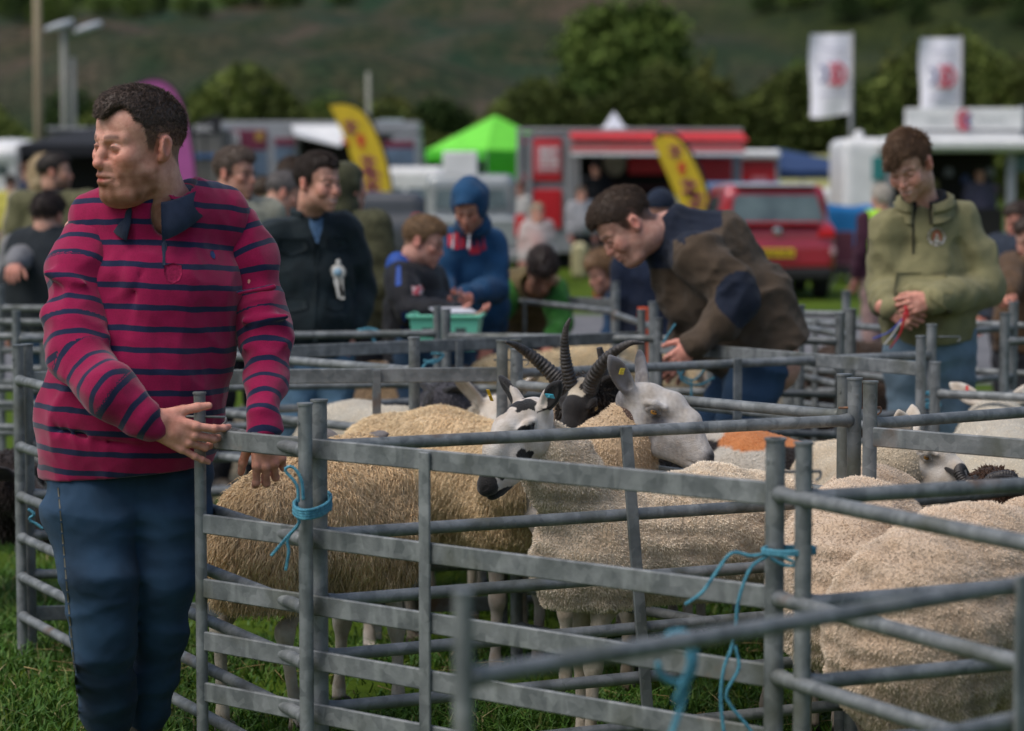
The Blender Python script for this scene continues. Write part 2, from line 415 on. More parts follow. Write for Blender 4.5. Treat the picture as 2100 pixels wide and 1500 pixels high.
    for s in (-1, 1):
        blend(gauss(v, (s*.045, -.075, -.025), (.026, .03, .024)), red, .55); blend(gauss(v, (s*.083, .014, 0), (.02, .03, .04)), red*1.05, .65)
    blend(gauss(v, (0, -.115, -.03), (.018, .02, .018)), red, .6)
    nz = sines(v.T*1.0, 3, 90)*.5+.5
    if stub or beard is not None:
        bm = np.clip((-v[:, 2]-.040-np.clip(.045-np.abs(v[:, 0]), 0, 1)*.0+.35*np.clip(v[:, 1]+.03, 0, .05))/.02, 0, 1)*np.clip((.012-v[:, 1])/.02, 0, 1)*np.clip((v[:, 2]+.135)/.02, 0, 1)
        bm = np.maximum(bm, np.clip(1-np.abs(v[:, 2]+.046)/.009, 0, 1)*(np.abs(v[:, 0]) < .027)*(v[:, 1] < -.08))
        side = np.clip(1-np.abs(v[:, 1]+.0)/.03, 0, 1)*(np.abs(v[:, 0]) > .05)*np.clip(1-np.abs(v[:, 2]+.02)/.06, 0, 1)*.6; bm = np.maximum(bm, side)
        blend(bm*(.6+.4*(sines(v.T, 13, 260)*.5+.5)), beard if beard is not None else (.12, .07, .05), stub or .7)
    lip = np.clip(1-np.abs(v[:, 2]-(mz-.001-open_*.5)-cu*(np.abs(v[:, 0])/sw)**2)/(.0085+open_*.5), 0, 1)*np.clip(1-np.abs(v[:, 0])/sw, 0, 1)*(v[:, 1] < -.08)
    blend(lip*1.6, np.array(skin)*(.95, .45, .5), .8)
    if open_ > 0:
        mm = np.clip(1-np.abs(v[:, 2]-(mz-.001-open_*.5)-cu*(np.abs(v[:, 0])/sw)**2)/(open_*.7+.001), 0, 1)*(np.abs(v[:, 0]) < sw*.8)*(v[:, 1] < -.08)
        blend(mm*2, (.55, .5, .45), .9)
    for s in (-1, 1):
        x = v[:, 0]*s
        bz = .031-((x-.03)/.03)**2*.007
        blend(np.clip(1.3-np.abs(v[:, 2]-bz)/.0055, 0, 1)*np.clip((x-.012)/.004, 0, 1)*np.clip((.05-x)/.006, 0, 1)*(v[:, 1] < -.05)*(.75+.25*nz), brow, .95)
        blend(gauss(v, (s*.031, -.093, .006), (.014, .01, .009)), np.array(skin)*(.62, .5, .5), .6)
        if res < .004:   # lash line
            blend(np.clip(1-np.abs(v[:, 2]-(.0095-((x-.031)/.016)**2*.004))/.0022, 0, 1)*np.clip(1-np.abs(x-.031)/.015, 0, 1)**.3*(v[:, 1] < -.08), (.02, .012, .01), .8)
        else: blend(gauss(v, (s*.031, -.093, .005), (.011, .01, .0045)), (.03, .02, .02), .9)
    if hairc is not None:   # scalp under the hair
        h = v[:, 2]-hairline(v[:, 1], np.abs(v[:, 0]), hl); blend(np.clip(h/.012+.3, 0, 1)*(v[:, 2] > -.1), hairc, .85)
    return v, q, base
REC = [0.0]
def hairline(y, x, hl=0.0):
    z = np.interp(y, [-.12, -.085, -.06, -.035, -.022, -.008, .0, .03, .045, .08, .13], [.088, .082, .074, .045, -.005, -.01, .033, .033, -.02, -.055, -.06])
    return z + REC[0]*np.exp(-((np.abs(x)-.046)/.017)**2)*np.clip((-.015-y)/.02, 0, 1) + hl*np.clip((-.02-y)/.06, 0, 1) - .02*np.clip(1-np.abs(x)/.03, 0, 1)*np.clip((-.05-y)/.03, 0, 1)
def hair_local(res, t=.012, relief=1.0, top=.0, hl=0.0, fringe=None, long=0.0, seed=1, back=0.0, wide=1.0, shape=None):
    F = Field((-.15, -.17, -.36 if long else -.16), (.15, .2, .22), res, big=.1)
    t = t*.5; F.ell((0, .02, .047), (.077*wide+t*.6, .099+t*.8, .083+t*.8), .01).ell((0, -.038, .055), (.062*wide+t*.6, .05+t*.7, .052+t), .03)
    if top: F.ell((0, -.02, .085), (.056, .082, .044+top), .03)
    if back: F.ell((0, .07, -.0), (.07, .05+back, .07), .03)
    F.fn(lambda X, Y, Z: relief*(.0008+t*.2)*sines((X*1.5, Y*.6, Z*1.0), seed, 110) + .0008*sines((X, Y, Z), seed+2, 260))
    F.fn(lambda X, Y, Z: -(Z-hairline(Y, np.abs(X), hl)) + .004*sines((X, Y, Z), seed+4, 160), 'i')
    if fringe:
        for (a, b, ra, rb) in fringe: F.cap(a, b, ra, rb, .012)
    if long:
        for s in (-1, 1): F.chain([(s*.068, .03, .06), (s*.085, .02, -.02), (s*.08, .0, -.1), (s*.075, -.02, -.1-long)], [.03, .03, .028, .012], .02)
        F.chain([(0, .09, .04), (0, .1, -.08), (0, .09, -.1-long)], [.05, .05, .03], .03)
    if shape: shape(F)
    return F.mesh()
def hand_field(F, wrist, d, nrm_, side, curl, size=1.0, spread=1.0, thumb=None, rf=1.0, fingers=None):
    """wrist point, d = direction of the fingers, nrm_ = palm normal (towards what the palm faces), side=+1/-1: thumb on +u side; curl = list of 4 (base, mid, tip) bends in degrees"""
    d = nrm(d); n = nrm(np.array(nrm_)-d*np.dot(d, nrm_)); u = np.cross(d, n)*side; wv = np.array(wrist, float); s = size
    def P(a, b, c): return wv + (d*a + u*b + n*c)*s
    F.cap(wv-d*.03*s, P(.01, 0, 0), .027*s, .026*s, .01, n=u, q=1.15)
    xs = [.031, .0105, -.0105, -.03]; kl = [.093, .098, .093, .083]
    for i in range(4): F.cap(P(.005, xs[i]*.55, 0), P(kl[i], xs[i], 0), .0155*s, .0118*s, .012)
    F.ell(P(.055, 0, 0), np.array((.03, .03, .03))*s*.55, .02)
    Ls = [(.043, .026, .021), (.048, .030, .022), (.044, .028, .022), (.034, .021, .02)]; rr = [(.0098, .0088, .0080, .0068), (.0102, .0090, .0082, .007), (.0096, .0085, .0078, .0066), (.0086, .0076, .0070, .006)]
    tips = []
    for i in range(4):
        cu = curl[i]; p = P(kl[i], xs[i], -.002); fan = math.radians((xs[i]/.03)*7*spread)
        dd = d*math.cos(fan)+u*math.sin(fan); ang = 0; r = [x*s*rf for x in rr[i]]
        for k in range(3):
            ang += math.radians(cu[k]); e = dd*math.cos(ang)+n*math.sin(ang); p2 = p + e*Ls[i][k]*s
            F.cap(p, p2, r[k], r[k+1], .004); F.ell(p, (r[k]*1.12,)*3, .003); p = p2
        tips.append(p)
    th = thumb or (45, 20, 25, 20)      # out angle, toward palm, bends
    a = math.radians(th[0]); b = math.radians(th[1]); p = P(.018, .022, .006)
    e = d*math.cos(a)+u*math.sin(a); e = nrm(e*math.cos(b)+n*math.sin(b)); p2 = p+e*.045*s
    F.cap(p, p2, .017*s, .0125*s, .014)
    for k, L in enumerate((.034, .027)):
        c = math.radians(th[2+k]); e2 = nrm(e*math.cos(c)+(d*.7-u*.3+n*.6)*math.sin(c)); p3 = p2+e2*L*s
        F.cap(p2, p3, (.0115, .0105)[k]*s, (.0105, .008)[k]*s, .004); p2 = p3; e = e2
    return tips
def hand_mesh(wrist, elbow, d, n, side, curl, size=1.0, res=.0025, arm_r=.036, **kw):
    wrist = np.array(wrist, float); elbow = np.array(elbow, float); fa = nrm(elbow-wrist)
    lo = np.minimum(wrist, wrist+fa*.12)-.0; hi = np.maximum(wrist, wrist+fa*.12)
    e = wrist+nrm(d)*.2*size; lo = np.minimum(lo, e)-.1*size; hi = np.maximum(hi, e)+.1*size
    F = Field(lo, hi, res, big=.05)
    hand_field(F, wrist, d, n, side, curl, size, **kw)
    F.cap(wrist, wrist+fa*.13, .027*size, arm_r, .02)
    return F.mesh()
CURL_REL = [(18, 25, 15), (22, 28, 18), (26, 32, 20), (30, 34, 22)]
CURL_GRIP = [(55, 70, 40), (60, 75, 40), (62, 75, 42), (62, 72, 42)]
class Person:
    """joints in world coordinates; garments and skin are grown round them"""
    def __init__(s, label, J, girth=1.0, res=.008, head=None, hscale=1.0, yaw=0, pitch=0, roll=0, group=None, cat='person', ground=0.0):
        s.J = {k: np.array(v, float) for k, v in J.items()}; s.g = girth; s.res = res
        hp = (s.J['hipL']+s.J['hipR'])/2
        s.root = empty('person', (float(hp[0]), float(hp[1]), ground), 0, label, cat, group)
        s.R = rotm(yaw, pitch, roll)*hscale; s.hp = s.J['head']; s.pelvis = hp
        s.side = nrm(s.J['shR']-s.J['shL']); s.neck = (s.J['shL']+s.J['shR'])/2 + nrm((s.J['shL']+s.J['shR'])/2-hp)*.055
        s.skin_v = []; s.skin_q = []; s.skin_c = []; s.n = 0; s.skin = (.5, .26, .18)
    def tow(s, v): return v @ s.R.T + s.hp
    def add_skin(s, v, q, c):
        s.skin_v.append(v); s.skin_q.append(q+s.n); s.skin_c.append(np.broadcast_to(c, (len(v), 3))); s.n += len(v)
    def head(s, res=.0028, skin=(.5, .26, .18), neck_r=.06, **kw):
        s.skin = skin
        nl = np.linalg.inv(s.R) @ (s.neck-s.hp)
        v, q, c = head_local(res, skin=skin, neck=(nl, neck_r/np.linalg.norm(s.R[:, 0])), **kw); s.add_skin(s.tow(v), q, c)
        s.eyes_ = []
        if res < .004:
            s.eye_mb = []
            for sx in (-1, 1):                       # eyeballs: white, iris, pupil as coloured rings
                mb = MB()
                a = np.linspace(0, np.pi, 19); b = np.linspace(0, 2*np.pi, 20, endpoint=False); V_ = []; C_ = []
                g = s.gaze if hasattr(s, 'gaze') else (0, 0); Rg = rotm(g[0], 90+g[1], 0)
                for x in a:
                    for y in b:
                        V_.append((math.sin(x)*math.cos(y), math.sin(x)*math.sin(y), math.cos(x)))
                        C_.append((.01, .01, .01) if x < .2 else ((.07, .08, .075) if x < .55 else (.36, .32, .30)))
                V_ = np.array(V_)@Rg.T*.0136+np.array((sx*.031, -.0783, .006)); i = np.arange(18)[:, None]*20; j = np.arange(20)[None, :]
                qq = np.stack([i+j, i+20+j, i+20+(j+1) % 20, i+(j+1) % 20], -1).reshape(-1, 4)
                mb.add(s.tow(V_), qq); mb.c[-1] = np.array(C_); s.eye_mb.append(mb)
    def hair(s, res=.004, fade=.0, color=(.03, .018, .012), n=0, L=.012, r=.0006, lie=.6, grow=(0, .5, -1), name='hair', **kw):
        v, q = hair_local(res, **kw); nv = vnormals(v, q); rs = np.random.RandomState(4)
        c = np.array(color)*(1+.25*sines(v.T, 5, 140))[:, None]
        fd = lambda w_: (fade*np.clip((.062-w_[:, 2])/.05, 0, 1)*np.clip((np.abs(w_[:, 0])-.03)/.03+(w_[:, 1] > .06), 0, 1))[:, None]
        c = c*(1-fd(v))+np.array(s.skin)*.42*fd(v); V, Q, T, Cc = [v], [q], [], [c]
        if n:
            p, i = sample(v, q, n, rs); N = nv[q[i, 0]]; g = np.array(grow)-N*(N@np.array(grow))[:, None]
            sv, sq, st, tv = strands(p-N*.001, N*(1-lie)+g*lie+rs.normal(size=(n, 3))*.18, L*rs.uniform(.6, 1.2, n), r, 2, rs=rs)
            f_ = fd(p).repeat(len(sv)//n, 0); V.append(sv); Q.append(sq+len(v)); T = st+len(v); Cc.append((np.tile(np.array(color), (len(sv), 1))*(1-f_)+np.array(s.skin)*.4*f_)*(rs.uniform(.7, 1.9, (n, 1)).repeat(len(sv)//n, 0)))
        v = s.tow(np.vstack(V)); f = [np.vstack(Q)] + ([T] if len(T) else [])
        return npmesh(name, v, f, HAIRM, s.root, True, np.vstack(Cc))
    def hand(s, w, d, n, side, curl=CURL_REL, res=.003, size=1.0, tint=(1.0, .82, .82), **kw):
        wr = s.J['wr'+w]; el = s.J['el'+w]
        v, q = hand_mesh(wr, el, d, n, side, curl, size, res, **kw)
        nz = sines(v.T, 8, 120)*.06+1
        s.add_skin(v, q, np.array(s.skin)*np.array(tint)*nz[:, None])
    def torso_field(s, F, t, chest=1.0, belly=1.0, hem=None, k=.04, up=None):
        J = s.J; g = s.g; hp = s.pelvis; mid = (J['shL']+J['shR'])/2; up = nrm(mid-hp); fwd = s.fwd if hasattr(s, 'fwd') else np.cross(s.side, up); s.up = up; s.f = fwd
        L = np.linalg.norm(mid-hp); q = 1.38
        pts = [hp-up*.06, hp+up*L*.3, hp+up*L*.62, hp+up*L*.86]; rs_ = [.132*g+t, .118*g*belly+t, .128*g*chest+t, .098*g*chest+t]
        F.chain(pts, rs_, k, n=s.side, q=q)
        F.cap(J['shL']*.86+J['shR']*.14-up*.01, J['shR']*.86+J['shL']*.14-up*.01, .068*g**.5+t, .068*g**.5+t, .05)
        F.cap(mid, s.neck+up*.0, .085*g**.5+t, .062+t, .05)
        if belly > 1.02: F.ell(hp+up*L*.25+fwd*.055*belly, (.15*g*belly, .13*g*belly, .17), .06)
        return F
    def arm_field(s, F, w, t, k=.03, wr=None, ru=.052, rl=.04, end=1.0):
        J = s.J; g = s.g**.5; sh = J['sh'+w]; el = J['el'+w]; wr = J['wr'+w]; e = el+(wr-el)*end
        F.chain([sh, sh*.5+el*.5, el, el*.5+e*.5, e], [ru*1.18*g+t, ru*1.05*g+t, ru*.84*g+t, rl*1.02*g+t, rl*.78*g+t], k); return F
    def leg_field(s, F, w, t, k=.04, low=.06):
        J = s.J; g = s.g**.6; h = J['hip'+w]; kn = J['knee'+w]; f = J['foot'+w]
        F.chain([h, h*.5+kn*.5, kn, kn*.55+f*.45, f+V3(0, 0, low)], [.098*g+t, .083*g+t, .06*g+t, .056*g+t, .043*g+t], k); return F
    def bounds(s, ks, m): P = np.array([s.J[k] if isinstance(k, str) else k for k in ks]); return P.min(0)-m, P.max(0)+m
    def finish(s, legs=True, shoes=(.03, .025, .02), shrink=0.0):
        J = s.J; lo, hi = s.bounds(['shL', 'shR', 'elL', 'elR', 'wrL', 'wrR', 'hipL', 'hipR', 'kneeL', 'kneeR', 'footL', 'footR'], .16)
        F = Field(lo, hi, max(.014, s.res*1.6)); s.torso_field(F, -.022-shrink)
        for w_ in 'LR': s.arm_field(F, w_, -.014); s.leg_field(F, w_, -.014-shrink)
        v, q = F.mesh(); s.add_skin(v, q, s.skin)
        ob = npmesh('body', np.vstack(s.skin_v), np.vstack(s.skin_q), SKIN, s.root, True, np.vstack(s.skin_c))
        for e_ in getattr(s, 'eye_mb', []): e_.build('eye', EYEM, s.root, smooth=True, col=True)
        if shoes is not None:
            for w_ in 'LR':
                f = J['foot'+w_]; kn = J['knee'+w_]; fd = getattr(s, 'toe', None)
                fd = nrm(fd if fd is not None else s.f*V3(1, 1, 0)); F = Field(f-.22, f+.3, .012)
                F.chain([f-fd*.03+V3(0, 0, .045), f+fd*.1+V3(0, 0, .04), f+fd*.2+V3(0, 0, .03)], [.042, .042, .034], .03).cap(f+V3(0, 0, .05), f+V3(0, 0, .12), .045, .045, .03).cut((0, 0, float(f[2])+.004), (0, 0, -1))
                v, q = F.mesh(); npmesh('shoe', v, q, mat('shoe_leather', shoes, rough=.5), s.root)
        return s.root
    def garment(s, name, build, m, lo=None, hi=None, res=None, keys=None, margin=.2, col=None, attrs=None):
        if lo is None: lo, hi = s.bounds(keys or ['shL', 'shR', 'elL', 'elR', 'wrL', 'wrR', 'hipL', 'hipR', s.neck], margin)
        F = Field(lo, hi, res or s.res); build(F); v, q = F.mesh()
        c = col(v) if callable(col) else col
        return npmesh(name, v, q, m, s.root, True, c, attrs(v) if attrs else None)
    def jeans(s, m, t=.012, res=None, folds=.006, name='jeans', seed=3, low=.04, waist=.1):
        def b(F):
            up = nrm((s.J['shL']+s.J['shR'])/2-s.pelvis)
            F.chain([s.pelvis-V3(0, 0, .05), s.pelvis+up*waist], [.125*s.g+t, .115*s.g+t], .04, n=s.side, q=1.32)
            for w_ in 'LR':
                s.leg_field(F, w_, t, low=low)
            F.folds(folds, 26, seed, (.6, .6, 1.5)).folds(folds*.5, 60, seed+1, (.7, .7, 1.3)); F.cut(s.pelvis+up*waist*1.3, up)
        return s.garment(name, b, m, keys=['hipL', 'hipR', 'kneeL', 'kneeR', 'footL', 'footR', s.pelvis+V3(0, 0, waist)], margin=.2, res=res)
# ------------------------------------------------------------------ sheep
WOOL = mat('wool', (1, 1, 1), (.93, .89, .84), rough=.85, nscale=14, col=True, sheen=.15, spec=.1, bump=.6, bscale=110)
FUR = mat('short_fur', (1, 1, 1), (.74, .68, .61), rough=.75, nscale=22, detail=9, bump=.4, bscale=280, col=True, spec=.3, sheen=.2)
HORNM = mat('horn', (.06, .052, .048), (.02, .018, .017), rough=.5, nscale=40, bump=.3, bscale=120, stretch=(1, 1, 1))
def sheep_head_local(res, roman=1.0, ear=None, width=1.0):
    F = Field((-.24, -.27, -.2), (.24, .26, .26), res, big=.08)
    w_ = width
    F.ell((0, .02, .015), (.054*w_, .075, .06), .02)
    F.chain([(0, .0, -.005), (0, -.09, -.03), (0, -.165, -.058)], [.05, .04, .03], .025, n=(1, 0, 0), q=.9*w_)
    F.chain([(0, .0, .045), (0, -.06, .033+.008*roman), (0, -.12, .003+.012*roman), (0, -.175, -.042)], [.034, .032, .026, .02], .02)
    F.chain([(0, .03, -.04), (0, -.06, -.068), (0, -.15, -.085)], [.038, .03, .019], .02)
    F.ell((0, -.185, -.058), (.027, .026, .025), .012).ell((0, -.172, -.088), (.019, .022, .012), .008)
    for s in (-1, 1):
        F.ell((s*.034, .0, -.03), (.022, .04, .035), .02)
        F.ell((s*.056*w_, -.032, .022), (.012, .022, .016), .012, 's')
        F.chain([(s*.044*w_, -.055, .038), (s*.053*w_, -.03, .042), (s*.05*w_, -.005, .036)], [.006, .0075, .006], .012)
        F.ell((s*.0455*w_, -.032, .021), (.012, .015, .013), .003)
        F.chain([(s*.046*w_, -.05, .018), (s*.056*w_, -.032, .03), (s*.051*w_, -.014, .021)], [.0035, .0045, .0035], .004)
        F.chain([(s*.046*w_, -.05, .017), (s*.055*w_, -.033, .009), (s*.051*w_, -.014, .02)], [.003, .004, .003], .004)
        F.cap((s*.009, -.212, -.053), (s*.021, -.2, -.046), .0035, .003, .004, 's')
        F.cap((s*.006, -.206, -.078), (s*.026, -.15, -.078), .0022, .002, .004, 's')
        e = ear or {}
        d = nrm(e.get('d', (s*.9, .2, .15)) if not callable(e.get('dir')) else e['dir'](s)); L = e.get('L', .11); wd = e.get('w', .032); th = .011
        b = np.array((s*.045*w_, .045, .045)); op = nrm(e['open'](s) if 'open' in e else (s*.2, -1, .0)); op = nrm(op-d*np.dot(op, d)); sd_ = np.cross(d, op)
        R = np.stack([sd_, op, d], 1)
        F.cap(b-d*.01, b+d*.035, .018, .019, .015); F.ell(b+d*L*.55, (wd, th, L*.56), .012, R=R)
        F.cap(b+d*L*.85, b+d*L*1.14, .014, .004, .012)
        F.ell(b+d*L*.62+op*.0145, (wd*.72, .011, L*.45), .006, 's', R=R)
    return F.mesh()
def hoof_leg(F, hip, knee, hock, foot, r, k=.02):
    F.chain([hip, knee, hock, foot+V3(0, 0, .07), foot+V3(0, 0, .02)], [r*2.6, r*1.35, r*.9, r*.74, r*1.15], k)
    F.cap(hock+V3(0, 0, .01), hock-V3(0, 0, .01), r*1.15, r*1.1, .02)
def sheep(label, rump, chest, back=.8, girth=.25, head=None, yaw=0, pitch=15, roll=0, hs=1.0, ear=None, roman=1.0, facec=None, legc=(.5, .45, .38), fleece=(.55, .42, .28), root_c=None,
          n=9000, L=.03, r=.003, droop=.3, curl=.0, lie=.3, res=.02, hres=.006, fres=.016, lump=.006, lumpf=26, legs=True, neck_wool=.8, iris=(.35, .17, .03), horns=None, tags=(), fl_col=None, belly=None, grp='sheep in the pens', neckc=None, neck_r=.1, segs=2, legoff=(0, 0, 0, 0), width=1.0, headless=False, neck_pts=None, earless=False, rnd=.22, cutk=1.0, cv=.08):
    rump = np.array((*rump, 0.0)); chest = np.array((*chest, 0.0)); ax = nrm(chest-rump); sd_ = np.array((ax[1], -ax[0], 0)); up = V3(0, 0, 1)
    mid = (rump+chest)/2; root = empty('sheep', (mid[0], mid[1], 0), 0, label, 'sheep', grp)
    c0 = back-girth*1.02; RP = rump+up*c0; CH = chest+up*(c0-.01); rs = np.random.RandomState(int(abs(rump[0]*100))+3)
    R = rotm(yaw, pitch, roll)*hs
    if head is None: head = chest+ax*.3+up*(back+.12)
    head = np.array(head, float); nk = head+R@np.array((0, .03, -.03)); base = CH+ax*.02+up*.09
    np_ = [base, base*.45+nk*.55+up*.0, nk] if neck_pts is None else [base]+[np.array(p) for p in neck_pts]+[nk]
    # fleece
    lo = np.minimum(np.minimum(RP, CH), head)-girth-.12; hi = np.maximum(np.maximum(RP, CH), head)+girth+.12; lo[2] = .2
    F = Field(lo, hi, fres); b = belly or 1.0
    F.chain([RP+ax*.02-up*.01, RP*.6+CH*.4+up*.0, CH-up*.01], [girth*.95, girth*1.0*b, girth*.9], .06, n=sd_, q=.92)
    F.ell(RP-up*.06, (girth*.84, girth*.84, girth*.98), .06).ell(CH+ax*.03-up*.07, (girth*.75,)*3, .06)
    for k_ in (1, -1):
        F.cap(RP+sd_*k_*.11*girth/.25-up*.05, RP+sd_*k_*.12*girth/.25-up*(c0-.46), girth*.5, girth*.24, .05)
        F.cap(CH+sd_*k_*.1*girth/.25-up*.05, CH+sd_*k_*.11*girth/.25-up*(c0-.47), girth*.42, girth*.24, .05)
    if not headless:
        ln = len(np_); rr = np.linspace(girth*.62, neck_r, ln)
        e_ = [np_[i] for i in range(ln)]; e_[-1] = e_[-2]+(e_[-1]-e_[-2])*neck_wool
        F.chain(e_, rr, .06)
    if lump: F.fn(lambda X, Y, Z: lump*sines((X, Y, Z), 5, lumpf)+lump*.5*sines((X, Y, Z), 9, lumpf*2.5))
    F.cut((0, 0, c0-girth*cutk), (0, 0, -1))
    v, q = F.mesh(); nv = vnormals(v, q)
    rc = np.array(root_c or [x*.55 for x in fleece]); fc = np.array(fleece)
    pt, i = sample(v, q, n, rs); N = nv[q[i, 0]]
    lowm = np.clip((c0-girth*.2-pt[:, 2])/.3, 0, 1)
    flow = -ax*.25-up*1.0; G = flow-N*(N@flow)[:, None]
    D = N*(1-lie)+G*lie+rs.normal(size=(n, 3))*rnd
    Ln = L*rs.uniform(.6, 1.25, n)*(1+.4*lowm)
    sv, sq, st, tv = strands(pt-N*.004, D, Ln, r*rs.uniform(.7, 1.3, n), segs, droop=droop, curl=curl, curlf=1.6, rs=rs, taper=.35)
    m = len(sv)//n; var = rs.uniform(1-cv, 1+cv*.8, (n, 1))*(1+.06*sines(pt.T, 3, 9)-.13*sines(pt.T, 5, lumpf)-.08*sines(pt.T, 9, lumpf*2.5))[:, None]  # hollows between lumps come out darker: crevice shade put into the wool colour
    base_c = np.tile(fc, (n, 1)) if fl_col is None else fl_col(pt, fc, dict(RP=RP, CH=CH, ax=ax, sd=sd_, up=up))
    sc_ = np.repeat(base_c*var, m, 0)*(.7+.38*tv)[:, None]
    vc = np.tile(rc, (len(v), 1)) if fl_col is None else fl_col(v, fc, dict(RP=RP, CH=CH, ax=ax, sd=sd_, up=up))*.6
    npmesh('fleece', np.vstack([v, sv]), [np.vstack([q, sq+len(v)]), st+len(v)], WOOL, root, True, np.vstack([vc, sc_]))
    # skin: one body of trunk, legs, neck and head
    V_, Q_, C_, cnt = [], [], [], 0
    flo = np.minimum(np.minimum(RP, CH), nk)-girth-.12; flo[2] = -.02; F = Field(flo, np.maximum(np.maximum(RP, CH), nk)+girth*.8+.1, .011 if hres < .007 else .015)
    F.chain([RP+ax*.05, CH-ax*.02], [girth*.72, girth*.72], .05)
    if not headless: F.chain(np_, np.linspace(girth*.45, neck_r*.72*1.0, len(np_)), .05)
    legs_ = []
    if legs:
        for k_, (f_, s_) in enumerate(((1, 1), (1, -1), (-1, 1), (-1, -1))):
            o = legoff[k_]; w_ = s_*.115*girth/.25
            if f_ > 0:
                h = CH-ax*.04+sd_*w_-up*.1; kn = CH+sd_*w_+ax*(.0+o*.4)-up*(c0-.42); hk = CH+sd_*w_+ax*(.01+o*.7)-up*(c0-.27); ft = CH+sd_*w_+ax*(.0+o)-up*c0
            else:
                h = RP+ax*.08+sd_*w_-up*.1; kn = RP+ax*(.08+o*.4)+sd_*w_-up*(c0-.45); hk = RP-ax*(.04-o*.7)+sd_*w_-up*(c0-.31); ft = RP+ax*(.0+o)+sd_*w_-up*c0
            hoof_leg(F, h, kn, hk, ft, .023); legs_.append(ft)
            F.cap(ft+ax*.015+up*.012, ft+ax*.03+up*.02, .03, .022, .01)
        F.cut((0, 0, .002), (0, 0, -1))
    v, q = F.mesh(); c = np.tile(np.array(legc), (len(v), 1))*(1+.1*sines(v.T, 4, 40))[:, None]
    if neckc is not None:
        dn = np.linalg.norm(v-nk, axis=1); c[dn < .2] = neckc
    c[v[:, 2] < .035] = (.03, .025, .02); dirt = np.clip((.2-v[:, 2])/.3, 0, .5)[:, None]*(sines(v.T, 6, 30)[:, None] > .2); c = c*(1-dirt)+np.array((.1, .07, .03))*dirt
    V_.append(v); Q_.append(q); C_.append(c); cnt = len(v)
    if not headless:
        hv, hq = sheep_head_local(hres, roman, ear, width); hc = facec(hv) if callable(facec) else np.tile(np.array(facec if facec is not None else (.7, .66, .6)), (len(hv), 1))
        for s in (-1, 1):
            m_ = gauss(hv, (s*.056, -.033, .02), (.017, .02, .013)); hc = hc*(1-np.clip(m_*1.2, 0, .75))[:, None]
        V_.append(hv@R.T+head); Q_.append(hq+cnt); C_.append(hc)
    npmesh('body', np.vstack(V_), np.vstack(Q_), FUR, root, True, np.vstack(C_))
    if not headless:
        for s in (-1, 1):
            mb = MB(); a = np.linspace(0, np.pi, 17); bb = np.linspace(0, 2*np.pi, 20, endpoint=False)
            P_ = np.array([(math.sin(x)*math.cos(y), math.sin(x)*math.sin(y), math.cos(x)) for x in a for y in bb])
            ang = np.arccos(np.clip(P_[:, 2], -1, 1)); pup = (np.abs(P_[:, 1]) < .13) & (np.abs(P_[:, 0]) < .42) & (P_[:, 2] > 0)
            cc = np.where((ang < .95)[:, None], np.array(iris)[None], np.array((.25, .2, .17))[None]); cc[(ang > .85) & (ang < 1.0)] = (.03, .02, .015); cc[pup] = (.005, .005, .006)
            # eye looks sideways: local +z of the ball -> (s,-.35,.1), pupil slot lies along y (horizontal)
            ez = nrm((s*1.0, -.35, .12)); ex = nrm(np.cross((0, 0, 1), ez)); ey = np.cross(ez, ex); Re = np.stack([ex, ey, ez], 1)
            i = np.arange(16)[:, None]*20; j = np.arange(20)[None, :]
            mb.add((P_@Re.T*.0128+np.array((s*.0468*width, -.0325, .0205)))@R.T+head, np.stack([i+j, i+20+j, i+20+(j+1) % 20, i+(j+1) % 20], -1).reshape(-1, 4)); mb.c[-1] = cc
            mb.build('eye', EYEM, root, smooth=True, col=True)
        for hp_ in (horns or []):
            pts = catmull([np.array(p[:3]) for p in hp_], 14); rad = np.interp(np.linspace(0, 1, len(pts)), np.linspace(0, 1, len(hp_)), [p[3] for p in hp_])
            m2 = np.linspace(0, 1, 150); P2 = np.array([np.interp(m2, np.linspace(0, 1, len(pts)), pts[:, k]) for k in range(3)]).T; r2 = np.interp(m2, np.linspace(0, 1, len(rad)), rad)
            r2 = r2*(1+.09*np.sin(m2*150)*(1-m2*.7)); mb = MB(); mb.sweep(P2@R.T+head, r2*hs, 14); mb.build('horn', HORNM, root, smooth=True)
        for (p, d, size, colr) in tags:
            mb = MB(); Rt = np.array(Vector(d).to_track_quat('Z', 'Y').to_matrix()); P0 = R@np.array(p)+head
            mb.box((-size[0]/2, -size[1]/2, -.0012), (size[0]/2, size[1]/2, .0012), R=R@Rt/hs, o=P0, bev=.0006)
            mb.ell(P0+R@Rt@np.array((0, 0, .002))/hs, (.004, .004, .002), 8)
            mb.build('ear_tag', mat('tag_'+'_'.join('%d' % (x*255) for x in colr), colr, rough=.4), root)
    root['_'] = 0; del root['_']
    return root, dict(RP=RP, CH=CH, legs=legs_)
